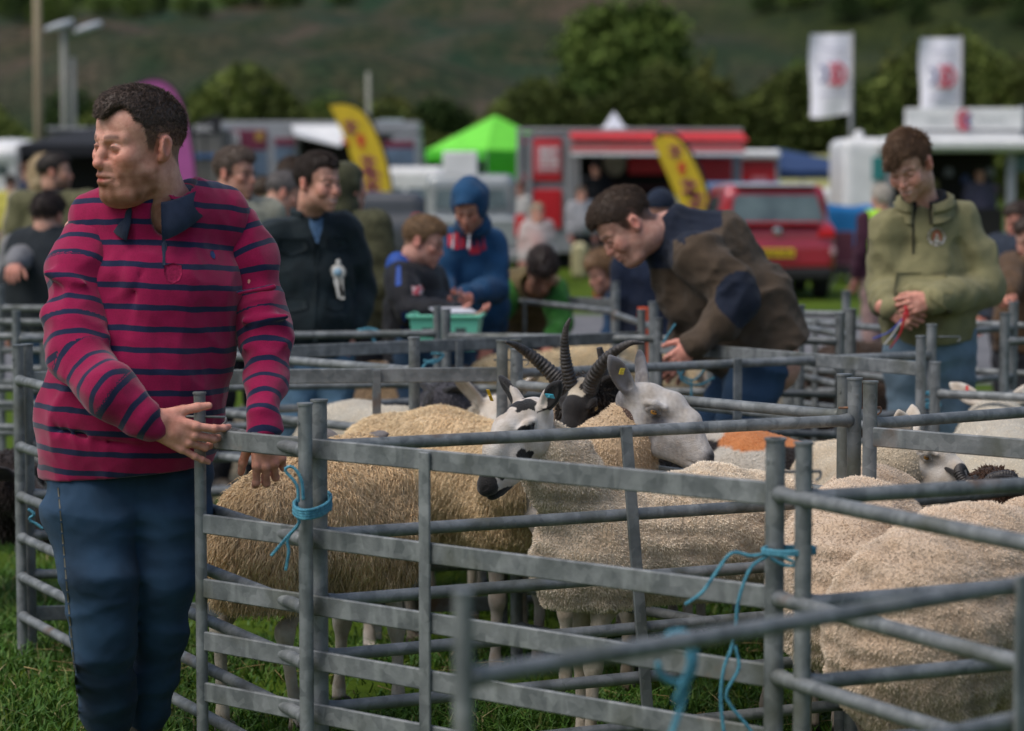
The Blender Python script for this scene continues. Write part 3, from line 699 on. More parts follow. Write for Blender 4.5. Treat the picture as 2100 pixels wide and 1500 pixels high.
# ------------------------------------------------------------------ the setting: ground, path, hillside
def ground_mat():
    m = bpy.data.materials.new('grass_ground'); m.use_nodes = True; N = m.node_tree.nodes; Lk = m.node_tree.links; p = N['Principled BSDF']; p.inputs['Roughness'].default_value = .9; p.inputs['Specular IOR Level'].default_value = .05
    tc = N.new('ShaderNodeTexCoord'); a = N.new('ShaderNodeTexNoise'); a.inputs['Scale'].default_value = .35; a.inputs['Detail'].default_value = 8; b = N.new('ShaderNodeTexNoise'); b.inputs['Scale'].default_value = 9; b.inputs['Detail'].default_value = 8
    for k in (a, b): Lk.new(tc.outputs['Object'], k.inputs['Vector'])
    cr = N.new('ShaderNodeValToRGB'); e = cr.color_ramp.elements; e[0].position = .3; e[1].position = .7; e[0].color = (.035, .07, .008, 1); e[1].color = (.10, .15, .016, 1)
    x = N.new('ShaderNodeMath'); x.operation = 'ADD'; y = N.new('ShaderNodeMath'); y.operation = 'MULTIPLY'; y.inputs[1].default_value = .5
    Lk.new(a.outputs[0], x.inputs[0]); Lk.new(b.outputs[0], x.inputs[1]); Lk.new(x.outputs[0], y.inputs[0]); Lk.new(y.outputs[0], cr.inputs[0]); Lk.new(cr.outputs[0], p.inputs['Base Color'])
    bp = N.new('ShaderNodeBump'); bp.inputs['Strength'].default_value = .6; bp.inputs['Distance'].default_value = .03; Lk.new(b.outputs[0], bp.inputs['Height']); Lk.new(bp.outputs[0], p.inputs['Normal']); return m
GM = ground_mat()
def sheet(name, x0, x1, y0, y1, z, m, nx=2, ny=2, hf=None, wob=0):
    X, Y = np.meshgrid(np.linspace(x0, x1, nx), np.linspace(y0, y1, ny)); 
    if wob:
        Y = Y + wob*np.sin(X*.7+1)*.6 + wob*np.sin(X*1.9)*.3; X = X + wob*np.sin(Y*.8)*.5
    Z = np.full(X.shape, z) if hf is None else hf(X, Y)
    v = np.stack([X, Y, Z], -1).reshape(-1, 3); i = (np.arange(ny-1)[:, None]*nx+np.arange(nx-1)[None]).ravel()
    return tag(npmesh(name, v, np.stack([i, i+1, i+nx+1, i+nx], -1), m, None, True), kind='structure')
sheet('ground', -500, 500, -12, 420, 0, GM)
ASP = mat('path_gravel', (.17, .165, .17), (.10, .10, .105), rough=.9, nscale=1.3, bump=.3, bscale=40)
sheet('path', -25, 25, 19.5, 29.5, .004, ASP, 60, 8, wob=.5)
sheet('path', -16, -5.2, 33, 57, .004, ASP, 20, 30, wob=.4)
MUD = mat('trodden_straw_ground', (.20, .16, .10), (.055, .05, .03), rough=.95, nscale=2.2, bump=.5, bscale=50, lo=.4, hi=.62)
sheet('trodden_ground', -2.2, 9, 10.8, 18.8, .004, MUD, 40, 20, wob=.5)
def hill_h(X, Y):
    t = (Y-230)/1000.0
    return -2+95*np.clip(t, 0, 2)**.92*1.18+6*np.sin(X*.011+1)+5*np.sin(X*.023+Y*.01)+2.5*np.sin(X*.06+Y*.03)+1.2*np.sin(X*.13-Y*.05)-3*np.exp(-((Y-230)/60)**2)
def hill_mat():
    m = bpy.data.materials.new('hillside'); m.use_nodes = True; N = m.node_tree.nodes; Lk = m.node_tree.links; p = N['Principled BSDF']; p.inputs['Roughness'].default_value = .95; p.inputs['Specular IOR Level'].default_value = .1
    tc = N.new('ShaderNodeTexCoord')
    def noise(sc, stretch, rot=0, det=7):
        mp = N.new('ShaderNodeMapping'); mp.inputs['Scale'].default_value = stretch; mp.inputs['Rotation'].default_value = (0, 0, rot); n = N.new('ShaderNodeTexNoise'); n.inputs['Scale'].default_value = sc; n.inputs['Detail'].default_value = det
        Lk.new(tc.outputs['Object'], mp.inputs[0]); Lk.new(mp.outputs[0], n.inputs['Vector']); return n.outputs[0]
    def ramp(f, a, b, c0, c1):
        r = N.new('ShaderNodeValToRGB'); r.color_ramp.elements[0].position = a; r.color_ramp.elements[1].position = b; r.color_ramp.elements[0].color = (*c0, 1); r.color_ramp.elements[1].color = (*c1, 1); Lk.new(f, r.inputs[0]); return r.outputs[0]
    def mix(f, a, b):
        x = N.new('ShaderNodeMix'); x.data_type = 'RGBA'; Lk.new(f, x.inputs[0]); Lk.new(a, x.inputs[6]); Lk.new(b, x.inputs[7]); return x.outputs[2]
    scrub = ramp(noise(.9, (1, .35, 1), 0, 9), .40, .62, (.5, .6, .5), (1.25, 1.2, 1.15))
    moor = ramp(noise(.05, (1, .22, .2), .25), .42, .6, (.018, .040, .020), (.075, .056, .040))
    moor2 = ramp(noise(.22, (1, .3, 1), .1), .35, .7, (.018, .033, .013), (.06, .052, .028))
    mm = mix(ramp(noise(.03, (1, .3, 1), .2), .45, .55, (0, 0, 0), (1, 1, 1)), moor, moor2)
    grass = ramp(noise(.04, (1, .25, 1), 0), .4, .6, (.03, .055, .014), (.10, .135, .035))
    # pasture only high up on the left
    sp = N.new('ShaderNodeSeparateXYZ'); Lk.new(tc.outputs['Object'], sp.inputs[0])
    a = N.new('ShaderNodeMath'); a.operation = 'MULTIPLY_ADD'; a.inputs[1].default_value = -.55; Lk.new(sp.outputs[0], a.inputs[0]); Lk.new(sp.outputs[1], a.inputs[2])
    b = N.new('ShaderNodeMapRange'); b.inputs[1].default_value = 800; b.inputs[2].default_value = 830; Lk.new(a.outputs[0], b.inputs[0])
    out = mix(b.outputs[0], mm, grass)
    c = N.new('ShaderNodeMapRange'); c.inputs[1].default_value = 20; c.inputs[2].default_value = 60; Lk.new(sp.outputs[0], c.inputs[0])
    out = mix(c.outputs[0], out, ramp(noise(.09, (1, .4, 1), 0), .3, .7, (.012, .021, .007), (.042, .052, .014)))
    x = N.new('ShaderNodeMix'); x.data_type = 'RGBA'; x.blend_type = 'MULTIPLY'; x.inputs[0].default_value = 1; Lk.new(out, x.inputs[6]); Lk.new(scrub, x.inputs[7]); Lk.new(x.outputs[2], p.inputs['Base Color']); return m
sheet('hillside', -420, 420, 230, 1500, 0, hill_mat(), 140, 200, hf=hill_h)
# ------------------------------------------------------------------ trees
LEAF = {}
for nm, a, b in (('dark', (.05, .085, .022), (.02, .04, .011)), ('mid', (.12, .17, .036), (.045, .08, .016)), ('olive', (.14, .15, .034), (.06, .07, .016)), ('autumn', (.19, .15, .04), (.08, .07, .02))):
    LEAF[nm] = mat('leaf_'+nm, a, b, rough=.8, nscale=.6, col=True, spec=.15)
BARK = mat('bark', (.12, .09, .06), (.05, .04, .03), rough=.9, nscale=4, bump=.6, bscale=14, stretch=(1, 1, .2))
def crown_mesh(rs, lobes, n, leaf):
    P = []
    for (c, r) in lobes:
        k = int(n*r[0]*r[2]/sum(l[1][0]*l[1][2] for l in lobes)); d = rs.normal(size=(k, 3)); d /= np.linalg.norm(d, axis=1)[:, None]
        P.append(np.array(c)+d*np.array(r)*(rs.rand(k, 1)**.35)*(1+.12*rs.normal(size=(k, 1))))
    P = np.vstack(P); P = P[P[:, 2] > .25]; k = len(P)
    clump = sines(P.T, 3, 10.0/(lobes[0][1][0]*3+1))*.5+.5; P = P[clump > .12]; k = len(P)
    u = rs.normal(size=(k, 3)); u /= np.linalg.norm(u, axis=1)[:, None]; w_ = np.cross(u, rs.normal(size=(k, 3))); w_ /= np.linalg.norm(w_, axis=1)[:, None]; s = leaf*rs.uniform(.6, 1.3, (k, 1))
    v = np.stack([P-u*s-w_*s*.5, P+u*s*.2-w_*s*.8, P+u*s+w_*s*.3, P-u*s*.1+w_*s*.9], 1).reshape(-1, 3)
    c = np.repeat(rs.uniform(.6, 1.35, (k, 1))*np.array((1, 1, 1)), 4, 0)
    return v, np.arange(k*4).reshape(-1, 4), c
def tree(label, x, y, h, wdt, kind, seed, n=5000, group='trees below the hillside', base=0.0, low=.12, z=None):
    rs = np.random.RandomState(seed); root = empty('tree', (x, y, base), 0, label, 'tree', group)
    mb = MB(); th = h*.45; top = np.array((x, y, base+th))
    mb.sweep(catmull([(x, y, base-.3), (x+.1*rs.randn(), y, base+th*.5), tuple(top)], 4), np.linspace(h*.028, h*.016, 9), 8)
    lobes = []
    for i in range(8):
        a = rs.rand()*6.28; rr = rs.uniform(.15, .5)*wdt*.5; zz = rs.uniform(low+.15, .85)*h; c = np.array((x+rr*math.cos(a), y+rr*math.sin(a)*.8, zz+base))
        w_ = wdt*rs.uniform(.2, .33)*(1.25-.55*zz/h); lobes.append((c, np.array((w_, w_, w_*.8)))); mb.sweep([top-(0, 0, th*.3), top*.5+c*.5-(0, 0, h*.04), c], [h*.012, h*.008, h*.003], 5)
    lobes.append((np.array((x, y, base+h*.55)), np.array((wdt*.3, wdt*.3, h*.42)))); lobes.append((np.array((x, y, base+h*.35)), np.array((wdt*.44, wdt*.44, h*.3))))
    mb.build('trunk', BARK, root, smooth=True)
    v, q, c = crown_mesh(rs, lobes, n*3, wdt*.012+.06); v[:, 2] = np.maximum(v[:, 2], base+.1)
    npmesh('crown', v, q, LEAF[kind], root, False, c); return root
def copy_tree(o, loc, rz=0, sc=1.0, label=None, group=None):
    def cp(a, par):
        c = a.copy(); COL.objects.link(c)
        if par: c.parent = par
        for ch in list(a.children): cp(ch, c)
        return c
    r = cp(o, None); r.location = loc; r.rotation_euler = (0, 0, rz); r.scale = (sc, sc, sc)
    if label: r['label'] = label
    if group: r['group'] = group
    return r
def T(px, pt, D, wpx, **k):   # a tree whose top is seen at (px, pt)
    s = FPX/D; return dict(x=(px-CX)/s, y=D, h=CAMH+(HOR-pt)/s, wdt=wpx/s)
def tr(label, px, pt, D, wpx, kind, seed, n=4500, **k):
    a = T(px, pt, D, wpx); base = 0.0 if D < 232 else float(hill_h(np.array(a['x']), np.array(D)))
    return tree(label, a['x'], a['y'], a['h']-base, a['wdt'], kind, seed, n, base=base, **k)
tr('tall broad round-crowned tree above the white peaked tent', 1275, 2, 150, 400, 'mid', 1, 16000, group=None)
tr('olive shoulder-high tree leaning against the right of the tall round tree', 1450, 110, 148, 190, 'olive', 2, 6000)
tr('small rounded tree at the left foot of the tall round tree', 1150, 160, 146, 200, 'mid', 3, 6000)
tr('dark round tree behind the left lamp poles', 150, 170, 160, 200, 'dark', 4)
tr('dark tree behind the head of the man in the striped shirt', 270, 205, 158, 170, 'dark', 5)
tr('dark round tree right of the pink feather banner', 425, 160, 160, 170, 'dark', 6, 6000)
tr('broad dark tree above the maroon and grey trailer', 545, 160, 162, 210, 'dark', 7, 6000)
tr('olive tree left of the tall yellow feather banner', 690, 185, 160, 190, 'mid', 8, 6000)
tr('olive tree behind the grey pole right of the tall yellow banner', 790, 190, 155, 190, 'olive', 9, 6000)
tr('dark tree behind the left half of the lime green gazebo', 900, 190, 158, 200, 'dark', 10, 6000)
tr('olive tree right behind the peak of the lime green gazebo', 1040, 205, 154, 220, 'olive', 11, 6000)
tr('low olive tree at the far left edge of the field', 20, 250, 150, 170, 'mid', 12)
tr('low yellowish tree between the lamp poles and the striped man', 190, 255, 145, 110, 'olive', 13)
tr('dark tree behind the left white flag', 1640, 120, 158, 220, 'mid', 14, 6000)
tr('dark tree behind the left flag pole', 1780, 150, 150, 220, 'dark', 15, 6000)
tr('autumn tinted tree between the two white flags', 1835, 90, 165, 190, 'olive', 16, 6000)
tr('tall dark tree behind the right white flag', 1950, 70, 162, 230, 'mid', 17, 6000)
tr('tree with a rusty tint at the right edge above the white food trailer', 2070, 110, 160, 220, 'autumn', 18, 6000)
tr('low dark bush-like tree above the navy gazebo', 1560, 200, 140, 220, 'dark', 19, 6000)
tr('low dark tree left of the white food trailer', 1690, 215, 138, 200, 'dark', 20, 6000)
HEDGE = mat('hedge_leaf', (.11, .135, .032), (.045, .062, .015), rough=.8, nscale=.4, col=True, spec=.15)
rs = np.random.RandomState(5); k = 60000
hx = rs.uniform(-42, 44, k); top = 6.1+1.2*np.sin(hx*.31)+.9*np.sin(hx*.83+1)+2.2*np.clip((hx-6)/8, 0, 1); hz = rs.rand(k)**.7*top
hy = 132+rs.rand(k)*5+np.where(hx > 30, -2, 0); Pn = np.stack([hx, hy, hz], 1); u = rs.normal(size=(k, 3)); u /= np.linalg.norm(u, axis=1)[:, None]; w2 = np.cross(u, rs.normal(size=(k, 3))); w2 /= np.linalg.norm(w2, axis=1)[:, None]; ss = .17*rs.uniform(.6, 1.4, (k, 1))
hc = np.repeat(rs.uniform(.6, 1.3, (k, 1))*np.where(np.sin(hx*.5+np.cos(hx*.2)*3)[:, None] > .3, 1.5, .9)*np.array((1, 1, 1)), 4, 0)
tag(npmesh('hedge', np.stack([Pn-u*ss, Pn+w2*ss, Pn+u*ss, Pn-w2*ss], 1).reshape(-1, 3), np.arange(k*4).reshape(-1, 4), HEDGE, None, False, hc), 'long dark green hedge of mixed bushes behind the stalls', 'hedge', kind='stuff')
# trees up on the hillside
hill_labels = ['dark bushy tree low on the pale pasture above the striped man', 'smaller tree just right of the dark bushy pasture tree', 'dark tree on the pasture above the lamp mast', 'dark tree right of and below the one above the lamp mast', 'lone tree on the pasture top left of the lamp heads', 'tree on the pasture directly above the lamp heads',
 'tree on the pasture right of the lamp heads', 'tree beside the pasture edge above the magenta banner', 'dark tree on the pasture boundary left of centre', 'tree close to the top edge left of the yellow banner', 'tree on the pasture boundary over the striped man\'s head', 'dark tree at the left edge of the hillside', 'dark tree left of the wooden pole on the hill', 'tree between the wooden pole and the lamp mast on the hill', 'tree on the pasture above the tall yellow banner', 'last pasture tree on the hill right of the yellow banner',
 'dark tree on the slope right of the tall round tree', 'dark tree on the slope above the left white flag', 'dark tree on the slope between the white flags', 'round tree on the slope above the gap between the flags', 'dark tree on the slope left of the right white flag', 'dark tree high above the right white flag', 'dark tree on the slope right of the right white flag', 'dark tree on the slope near the right edge', 'lowest dark slope tree at the right edge', 'topmost slope tree over the right flag', 'topmost slope tree right of the left flag', 'topmost slope tree at the right edge']
protos = [tree('dark hedgerow tree on the pasture high on the left hillside', 0, 0, 8, 9, 'dark', 31, 1200, group='trees scattered over the hillside'), tree('dark hedgerow tree on the pasture high on the left hillside', 0, 0, 7, 11, 'mid', 32, 1200, group='trees scattered over the hillside')]
rs = np.random.RandomState(11); first = [True, True]
HL = hill_labels
pts = [(px, py) for px, py in [(455, 8), (475, 22), (265, 28), (290, 40), (170, 20), (210, 35), (330, 36), (385, 34), (520, 20), (570, 18), (420, 40), (20, 40), (60, 55), (120, 60), (610, 22), (700, 16), (1560, 40), (1640, 25), (1730, 60), (1800, 30), (1870, 60), (1900, 15), (1990, 35), (2060, 20), (2090, 60), (1850, 10), (1760, 5), (2030, 5)]]
for i, (px, py) in enumerate(pts):
    D = 240.0
    while D < 1400 and CAMH+(HOR-py)/FPX*D > float(hill_h(np.array((px-CX)/FPX*D), np.array(D))): D += 4
    x = (px-CX)/FPX*D; k = i % 2; z = float(hill_h(np.array(x), np.array(D)))-.5
    lab = HL[i]
    if first[k]: protos[k].location = (x, D, z); protos[k]['label'] = lab; first[k] = False
    else: copy_tree(protos[k], (x, D, z), rs.rand()*6, rs.uniform(.8, 1.3), lab)
    if px >= 900:
        o = protos[k] if False else None
# ------------------------------------------------------------------ stalls, vehicles, flags and poles beyond the pens
def flatp(name, c, **k): return mat(name, c, tuple(x*.85 for x in c), nscale=2.5, **k)
WHP = flatp('white_painted_panel', (.80, .80, .79), rough=.4); GRYP = flatp('grey_panel', (.30, .31, .33), rough=.5); REDP = flatp('red_panel', (.55, .008, .015), rough=.4); MARO = flatp('maroon_panel', (.16, .02, .05), rough=.4)
BLKP = flatp('black_fabric', (.012, .013, .016), rough=.8); ALU = flatp('aluminium', (.34, .34, .35), rough=.4, metal=.5); GLASS = mat('dark_glass', (.03, .05, .055), (.09, .13, .13), rough=.12, nscale=2, spec=.8)
TYRE = flatp('tyre_rubber', (.015, .015, .017), rough=.9); DKI = flatp('shade_black', (.022, .020, .018), rough=.9); WOODP = mat('weathered_pole_wood', (.30, .25, .16), (.2, .16, .10), rough=.85, nscale=6, stretch=(1, 1, .1))  # DKI: near-black colour standing in for shade inside the open stalls
SPLIT = ('corner_post', 'landscape_panel', 'menu_board', 'menu_panel', 'red_poster', 'frame', 'board_frame', 'counter')
def X(px, D): return (px-CX)/FPX*D
def Zp(py, D): return CAMH+(HOR-py)/FPX*D
def part(name, m, par, *boxes, bev=.02, rz=None, **k):
    if len(boxes) > 1 and name in SPLIT:
        for b_ in boxes: o_ = part(name, m, par, b_, bev=bev)
        return o_
    mb = MB()
    for lo, hi in boxes: mb.box(np.minimum(lo, hi), np.maximum(lo, hi), bev=min(bev, .45*min(abs(hi[i]-lo[i]) for i in range(3))))
    return mb.build(name, m, par)
def pb(x0, x1, y0, y1, D, dep=.04, off=0.0): return ((X(x0, D), D+off, Zp(y1, D)), (X(x1, D), D+off+dep, Zp(y0, D)))
# red catering stall
D = 46.0; r = empty('catering_trailer', (X(1290, D), D+1.2, 0), 0, 'red and grey catering stall with a long red striped awning', 'food stall')
def bx(x0, x1, z0, z1, y0, y1): return ((x0, y0, z0), (x1, y1, z1))
part('wall', GRYP, r, bx(X(1060, D), X(1185, D), .3, 2.55, D+.1, D+2.4), bx(X(1185, D), X(1520, D), 2.35, 2.55, D+.1, D+2.4), bx(X(1185, D), X(1520, D), .3, 1.05, D+.1, D+2.4), bx(X(1440, D), X(1520, D), 1.05, 2.35, D+.1, D+2.4), bx(X(1060, D), X(1520, D), .3, 2.55, D+2.3, D+2.4))
part('frame', ALU, r, pb(1060, 1072, 268, 520, D, .05), pb(1080, 1092, 290, 520, D, .05), pb(1158, 1182, 280, 440, D, .05), pb(1058, 1522, 264, 272, D, .06), pb(1182, 1188, 300, 440, D, .04, -.5))
part('red_poster', REDP, r, pb(1093, 1152, 285, 372, D, .05, .02), pb(1062, 1078, 285, 297, D, .05, .03), pb(1062, 1078, 358, 372, D, .05, .03)); part('red_door_panel', REDP, r, pb(1093, 1152, 388, 470, D, .05, .02))
PINK = flatp('pale_pink_print', (.62, .2, .22), rough=.5); part('poster_field', PINK, r, pb(1098, 1149, 299, 355, D, .03, .0), bev=.005)
mb = MB()
for (x0, x1, y0, y1) in [(1108, 1113, 304, 318), (1117, 1122, 304, 318), (1113, 1117, 309, 312), (1125, 1129, 304, 318), (1133, 1143, 304, 308), (1136, 1140, 308, 318), (1108, 1143, 322, 325), (1108, 1112, 325, 338), (1117, 1121, 325, 338), (1126, 1130, 325, 338), (1135, 1143, 328, 338), (1106, 1144, 344, 347)]:
    a, b = pb(x0, x1, y0, y1, D, .01, -.02); mb.box(a, b)
mb.build('poster_lettering', WHP, r)
part('tall_window', GLASS, r, pb(1063, 1077, 302, 352, D, .02, .06)); part('interior_shade', DKI, r, bx(X(1186, D), X(1440, D), 1.06, 2.34, D+.9, D+1.0))  # black panel across the opening paints the shade inside the stall
part('menu_board', REDP, r, pb(1290, 1420, 318, 358, D, .04, .5), pb(1430, 1500, 325, 385, D, .04, .02)); part('counter', flatp('dark_red_counter', (.09, .02, .02)), r, bx(X(1188, D), X(1440, D), 1.1, 1.25, D-.3, D+.2), bx(X(1188, D), X(1440, D), 1.5, 1.56, D+.5, D+.7))
mb = MB(); mb.ell((X(1262, D), D+.45, Zp(332, D)), (.22, .05, .28), 12); mb.build('round_sign', flatp('cream_sign', (.35, .30, .2)), r)
AWN = mat('awning_stripes', (.55, .10, .10), (.5, .14, .14), nscale=.8, rough=.7); mb = MB()
x0, x1 = X(1168, D), X(1520, D); mb.add([(x0, D+.1, Zp(272, D)), (x1, D+.1, Zp(272, D)), (x1, D-1.3, Zp(289, D-1.3)), (x0, D-1.3, Zp(285, D-1.3)), (x0, D+.1, Zp(272, D)-.05), (x1, D+.1, Zp(272, D)-.05), (x1, D-1.3, Zp(289, D)-.05), (x0, D-1.3, Zp(285, D)-.05)], [[0, 1, 2, 3], [4, 7, 6, 5], [0, 4, 5, 1], [0, 3, 7, 4], [1, 5, 6, 2]]); mb.build('awning', flatp('awning_red', (.62, .025, .025), rough=.7), r)
part('awning_valance', AWN, r, pb(1168, 1512, 299, 315, D, .02, -1.32)); part('valance_trim', WHP, r, pb(1168, 1512, 315, 322, D, .02, -1.32))
part('wheel_chassis', TYRE, r, bx(X(1100, D), X(1500, D), 0, .32, D+.4, D+2))
D = 49.0; r = empty('red_kiosk', (X(1555, D), D+.8, 0), 0, 'small red kiosk with a pale sloping roof right of the long red stall', 'food stall')
part('wall', REDP, r, bx(X(1440, D), X(1592, D), .1, Zp(328, D), D, D+1.8)); part('roof', WHP, r, bx(X(1436, D), X(1598, D), Zp(328, D), Zp(308, D), D-.2, D+1.9), bev=.06); part('corner_post', GRYP, r, pb(1501, 1513, 328, 400, D, .04, -.05), pb(1588, 1596, 328, 420, D, .04, -.05)); part('menu_panel', PINK, r, pb(1455, 1492, 335, 380, D, .02, -.03), pb(1540, 1572, 362, 395, D, .02, -.03))
# gazebos
def gazebo(label, cx, apex, eave, D, w, m, rz, valance=.25, walls=None, concave=0.0, m2=None, ztop=None):
    za, ze = Zp(apex, D), Zp(eave, D); r = empty('gazebo', (X(cx, D), D, 0), 0, label, 'gazebo'); R = rotm(rz)[:2, :2]; c = np.array((X(cx, D), D)); cn = [c+R@np.array(p)*w/2 for p in ((-1, -1), (1, -1), (1, 1), (-1, 1))]
    V_ = []; n = 8
    for i in range(4):
        a, b = cn[i], cn[(i+1) % 4]
        for u in np.linspace(0, 1, n+1):
            for t in np.linspace(0, 1, n+1):
                e = a*(1-u)+b*u; p = c*(1-t)+e*t; z = za+(ze-za)*(t**(1-concave) if concave else t); V_.append((p[0], p[1], z))
    q = []
    for i in range(4):
        for u in range(n):
            for t in range(n): o = i*(n+1)**2+u*(n+1)+t; q.append([o, o+n+1, o+n+2, o+1])
    k = len(V_); V_ = np.array(V_); W = V_-(0, 0, .02); npmesh('canopy', np.vstack([V_, W]), np.vstack([q, np.array(q)[:, ::-1]+k]), m, r, False)
    mb = MB()
    for i in range(4):
        a, b = np.array((*cn[i], ze)), np.array((*cn[(i+1) % 4], ze)); mb.add([a, b, b-(0, 0, valance), a-(0, 0, valance)], [[0, 1, 2, 3]])
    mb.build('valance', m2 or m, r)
    for p in cn: mb = MB(); mb.box((p[0]-.02, p[1]-.02, 0), (p[0]+.02, p[1]+.02, ze)); mb.build('leg', ALU, r)
    for i in (walls or []):
        a, b = cn[i], cn[(i+1) % 4]; mb = MB(); nn = 14; V2 = []
        for k in range(nn+1):
            t = k/nn; p = a*(1-t)+b*t; o = .03*math.sin(k*2.1)*R@np.array((0, 1)); V2 += [(*(p+o*.3), ze-.02), (*(p+o), .05)]
        mb.add(V2, [[2*k, 2*k+2, 2*k+3, 2*k+1] for k in range(nn)]); mb.build('side_wall', m2 or m, r, smooth=True)
    return r
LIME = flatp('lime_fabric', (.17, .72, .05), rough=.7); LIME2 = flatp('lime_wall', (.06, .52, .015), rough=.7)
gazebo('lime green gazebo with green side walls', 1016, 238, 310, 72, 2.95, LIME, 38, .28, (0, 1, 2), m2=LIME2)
gazebo('white peaked gazebo whose top shows over the red stall', 1258, 230, 300, 70, 3.8, flatp('white_fabric', (.75, .75, .82), rough=.7), 10, .3, None, concave=.6)
gazebo('navy blue gazebo between the red kiosk and the white trailer', 1590, 305, 352, 52, 3.4, flatp('navy_fabric', (.02, .05, .14), rough=.7), 25, .15)
gazebo('pale yellow marquee behind the navy gazebo', 1690, 318, 322, 58, 4.2, flatp('pale_yellow_fabric', (.52, .5, .2), rough=.7), 8, .4, (0,))
gazebo('black gazebo behind the man in the striped shirt', 190, 262, 300, 58, 3.4, BLKP, 12, .25, (2,))
# left grey trailer with maroon panels
D = 62.0; r = empty('show_trailer', (X(650, D), D+1.2, 0), 0, 'grey exhibition trailer with maroon panels and an open dark hatch', 'trailer')
part('wall', GRYP, r, pb(457, 612, 250, 470, D, 2.0), pb(612, 860, 250, 275, D, 2.0), pb(805, 862, 278, 470, D, 2.0), pb(457, 862, 440, 540, D, 2.0, .1)); part('interior_shade', DKI, r, pb(612, 805, 275, 470, D, .1, 1.2))  # hatch backed by a black sheet in place of its inner shade
part('maroon_panel', MARO, r, pb(463, 550, 267, 308, D, .03, -.04)); part('maroon_door_panel', MARO, r, pb(565, 608, 284, 300, D, .03, -.04)); part('maroon_side_panel', MARO, r, pb(786, 850, 290, 305, D, .03, -.04))
BLP = mat('landscape_print', (.15, .22, .32), (.05, .08, .12), nscale=1.2, rough=.5); part('landscape_panel', BLP, r, pb(565, 608, 301, 332, D, .03, -.04), pb(786, 850, 306, 340, D, .03, -.04), pb(463, 550, 312, 360, D, .03, -.04))
part('gold_crest', flatp('gold_print', (.4, .24, .04)), r, pb(527, 543, 272, 290, D, .02, -.06)); mb = MB(); 
for k in range(3): mb.sweep([(X(472+k*8+4*math.sin(t), D), D-.06, Zp(272+30*t/3.0, D)) for t in np.linspace(0, 3, 8)], .035, 6)
mb.build('white_swirl', WHP, r); mb = MB(); mb.add([(X(600, D), D, Zp(258, D)), (X(740, D), D, Zp(258, D)), (X(705, D), D-1.0, Zp(298, D-1)), (X(612, D), D-1.0, Zp(275, D-1)), (X(600, D), D, Zp(262, D)), (X(740, D), D, Zp(262, D)), (X(705, D), D-1.0, Zp(302, D-1)), (X(612, D), D-1.0, Zp(279, D-1))], [[0, 1, 2, 3], [4, 7, 6, 5], [0, 3, 7, 4], [1, 5, 6, 2], [3, 2, 6, 7]]); mb.build('hatch_flap', WHP, r)
part('roof_sign', flatp('pale_blue_sign', (.3, .38, .42)), r, pb(775, 828, 246, 285, D, .06, .3)); part('roof_sign_stripe', MARO, r, pb(768, 786, 262, 285, D, .05, .2)); part('wheel_skirt', TYRE, r, pb(480, 840, 540, 570, D, 1.5, .2))
# dark stall behind the striped man
D = 60.0; r = empty('dark_stall', (X(290, D), D+1, 0), 0, 'long low grey-brown stall behind the head of the man in stripes', 'stall')
part('wall', flatp('taupe_panel', (.15, .145, .13)), r, pb(100, 455, 268, 470, D, 2.0, .2)); part('dark_awning', BLKP, r, pb(143, 300, 296, 345, D, .3, -.3)); part('blue_banner', flatp('blue_banner', (.02, .10, .25)), r, pb(388, 456, 316, 326, D, .03, .1)); part('roof_edge', GRYP, r, pb(98, 458, 262, 268, D, 2.1, .1))
D = 57.0; r = empty('banner_board', (X(425, D), D, 0), 0, 'black sign board with white lettering above the grey trailer corner', 'sign')
mb = MB(); mb.prism([(X(392, D), Zp(278, D)), (X(398, D), Zp(262, D)), (X(410, D), Zp(248, D)), (X(448, D), Zp(236, D)), (X(458, D), Zp(242, D)), (X(452, D), Zp(278, D))], .08, ((0, D, 0), (1, 0, 0), (0, 1, 0), (0, 0, 1))); mb.build('board', BLKP, r)
mb = MB()
for k, (a, b, y0, y1) in enumerate([(404, 407, 258, 271), (407, 413, 258, 261), (411, 413, 258, 271), (416, 419, 258, 271), (419, 425, 263, 266), (423, 425, 258, 271), (428, 438, 257, 260), (428, 431, 257, 271), (428, 438, 268, 271)]): lo, hi = pb(a, b, y0, y1, D, .01, -.02); mb.box(lo, hi)
mb.build('lettering', WHP, r); part('post', BLKP, r, pb(420, 424, 278, 500, D, .05, .1))
# white caravan at the left edge
D = 62.0; r = empty('caravan', (X(20, D), D, 0), 0, 'white caravan with a rounded roof at the far left', 'caravan'); F = Field((X(-60, D)-.3, D-.3, .2), (X(90, D)+.3, D+2.6, 3.1), .06)
F.box((X(10, D), D+1.1, 1.45), (.95, 1.1, 1.2), .3).ell((X(10, D), D+1.1, Zp(318, D)), (1.0, 1.2, .4), .2); v, q = F.mesh(); npmesh('shell', v, q, WHP, r); part('window', GLASS, r, pb(-20, 20, 330, 360, D, .02, -.03)); part('dark_door', GRYP, r, pb(34, 62, 320, 400, D, .03, -.03)); 
for s in (-.5, .5): mb = MB(); mb.sweep([(X(10, D)+s, D+.1, .33), (X(10, D)+s, D+.3, .33)], .33, 16); mb.build('wheel', TYRE, r, smooth=True, angle=40)
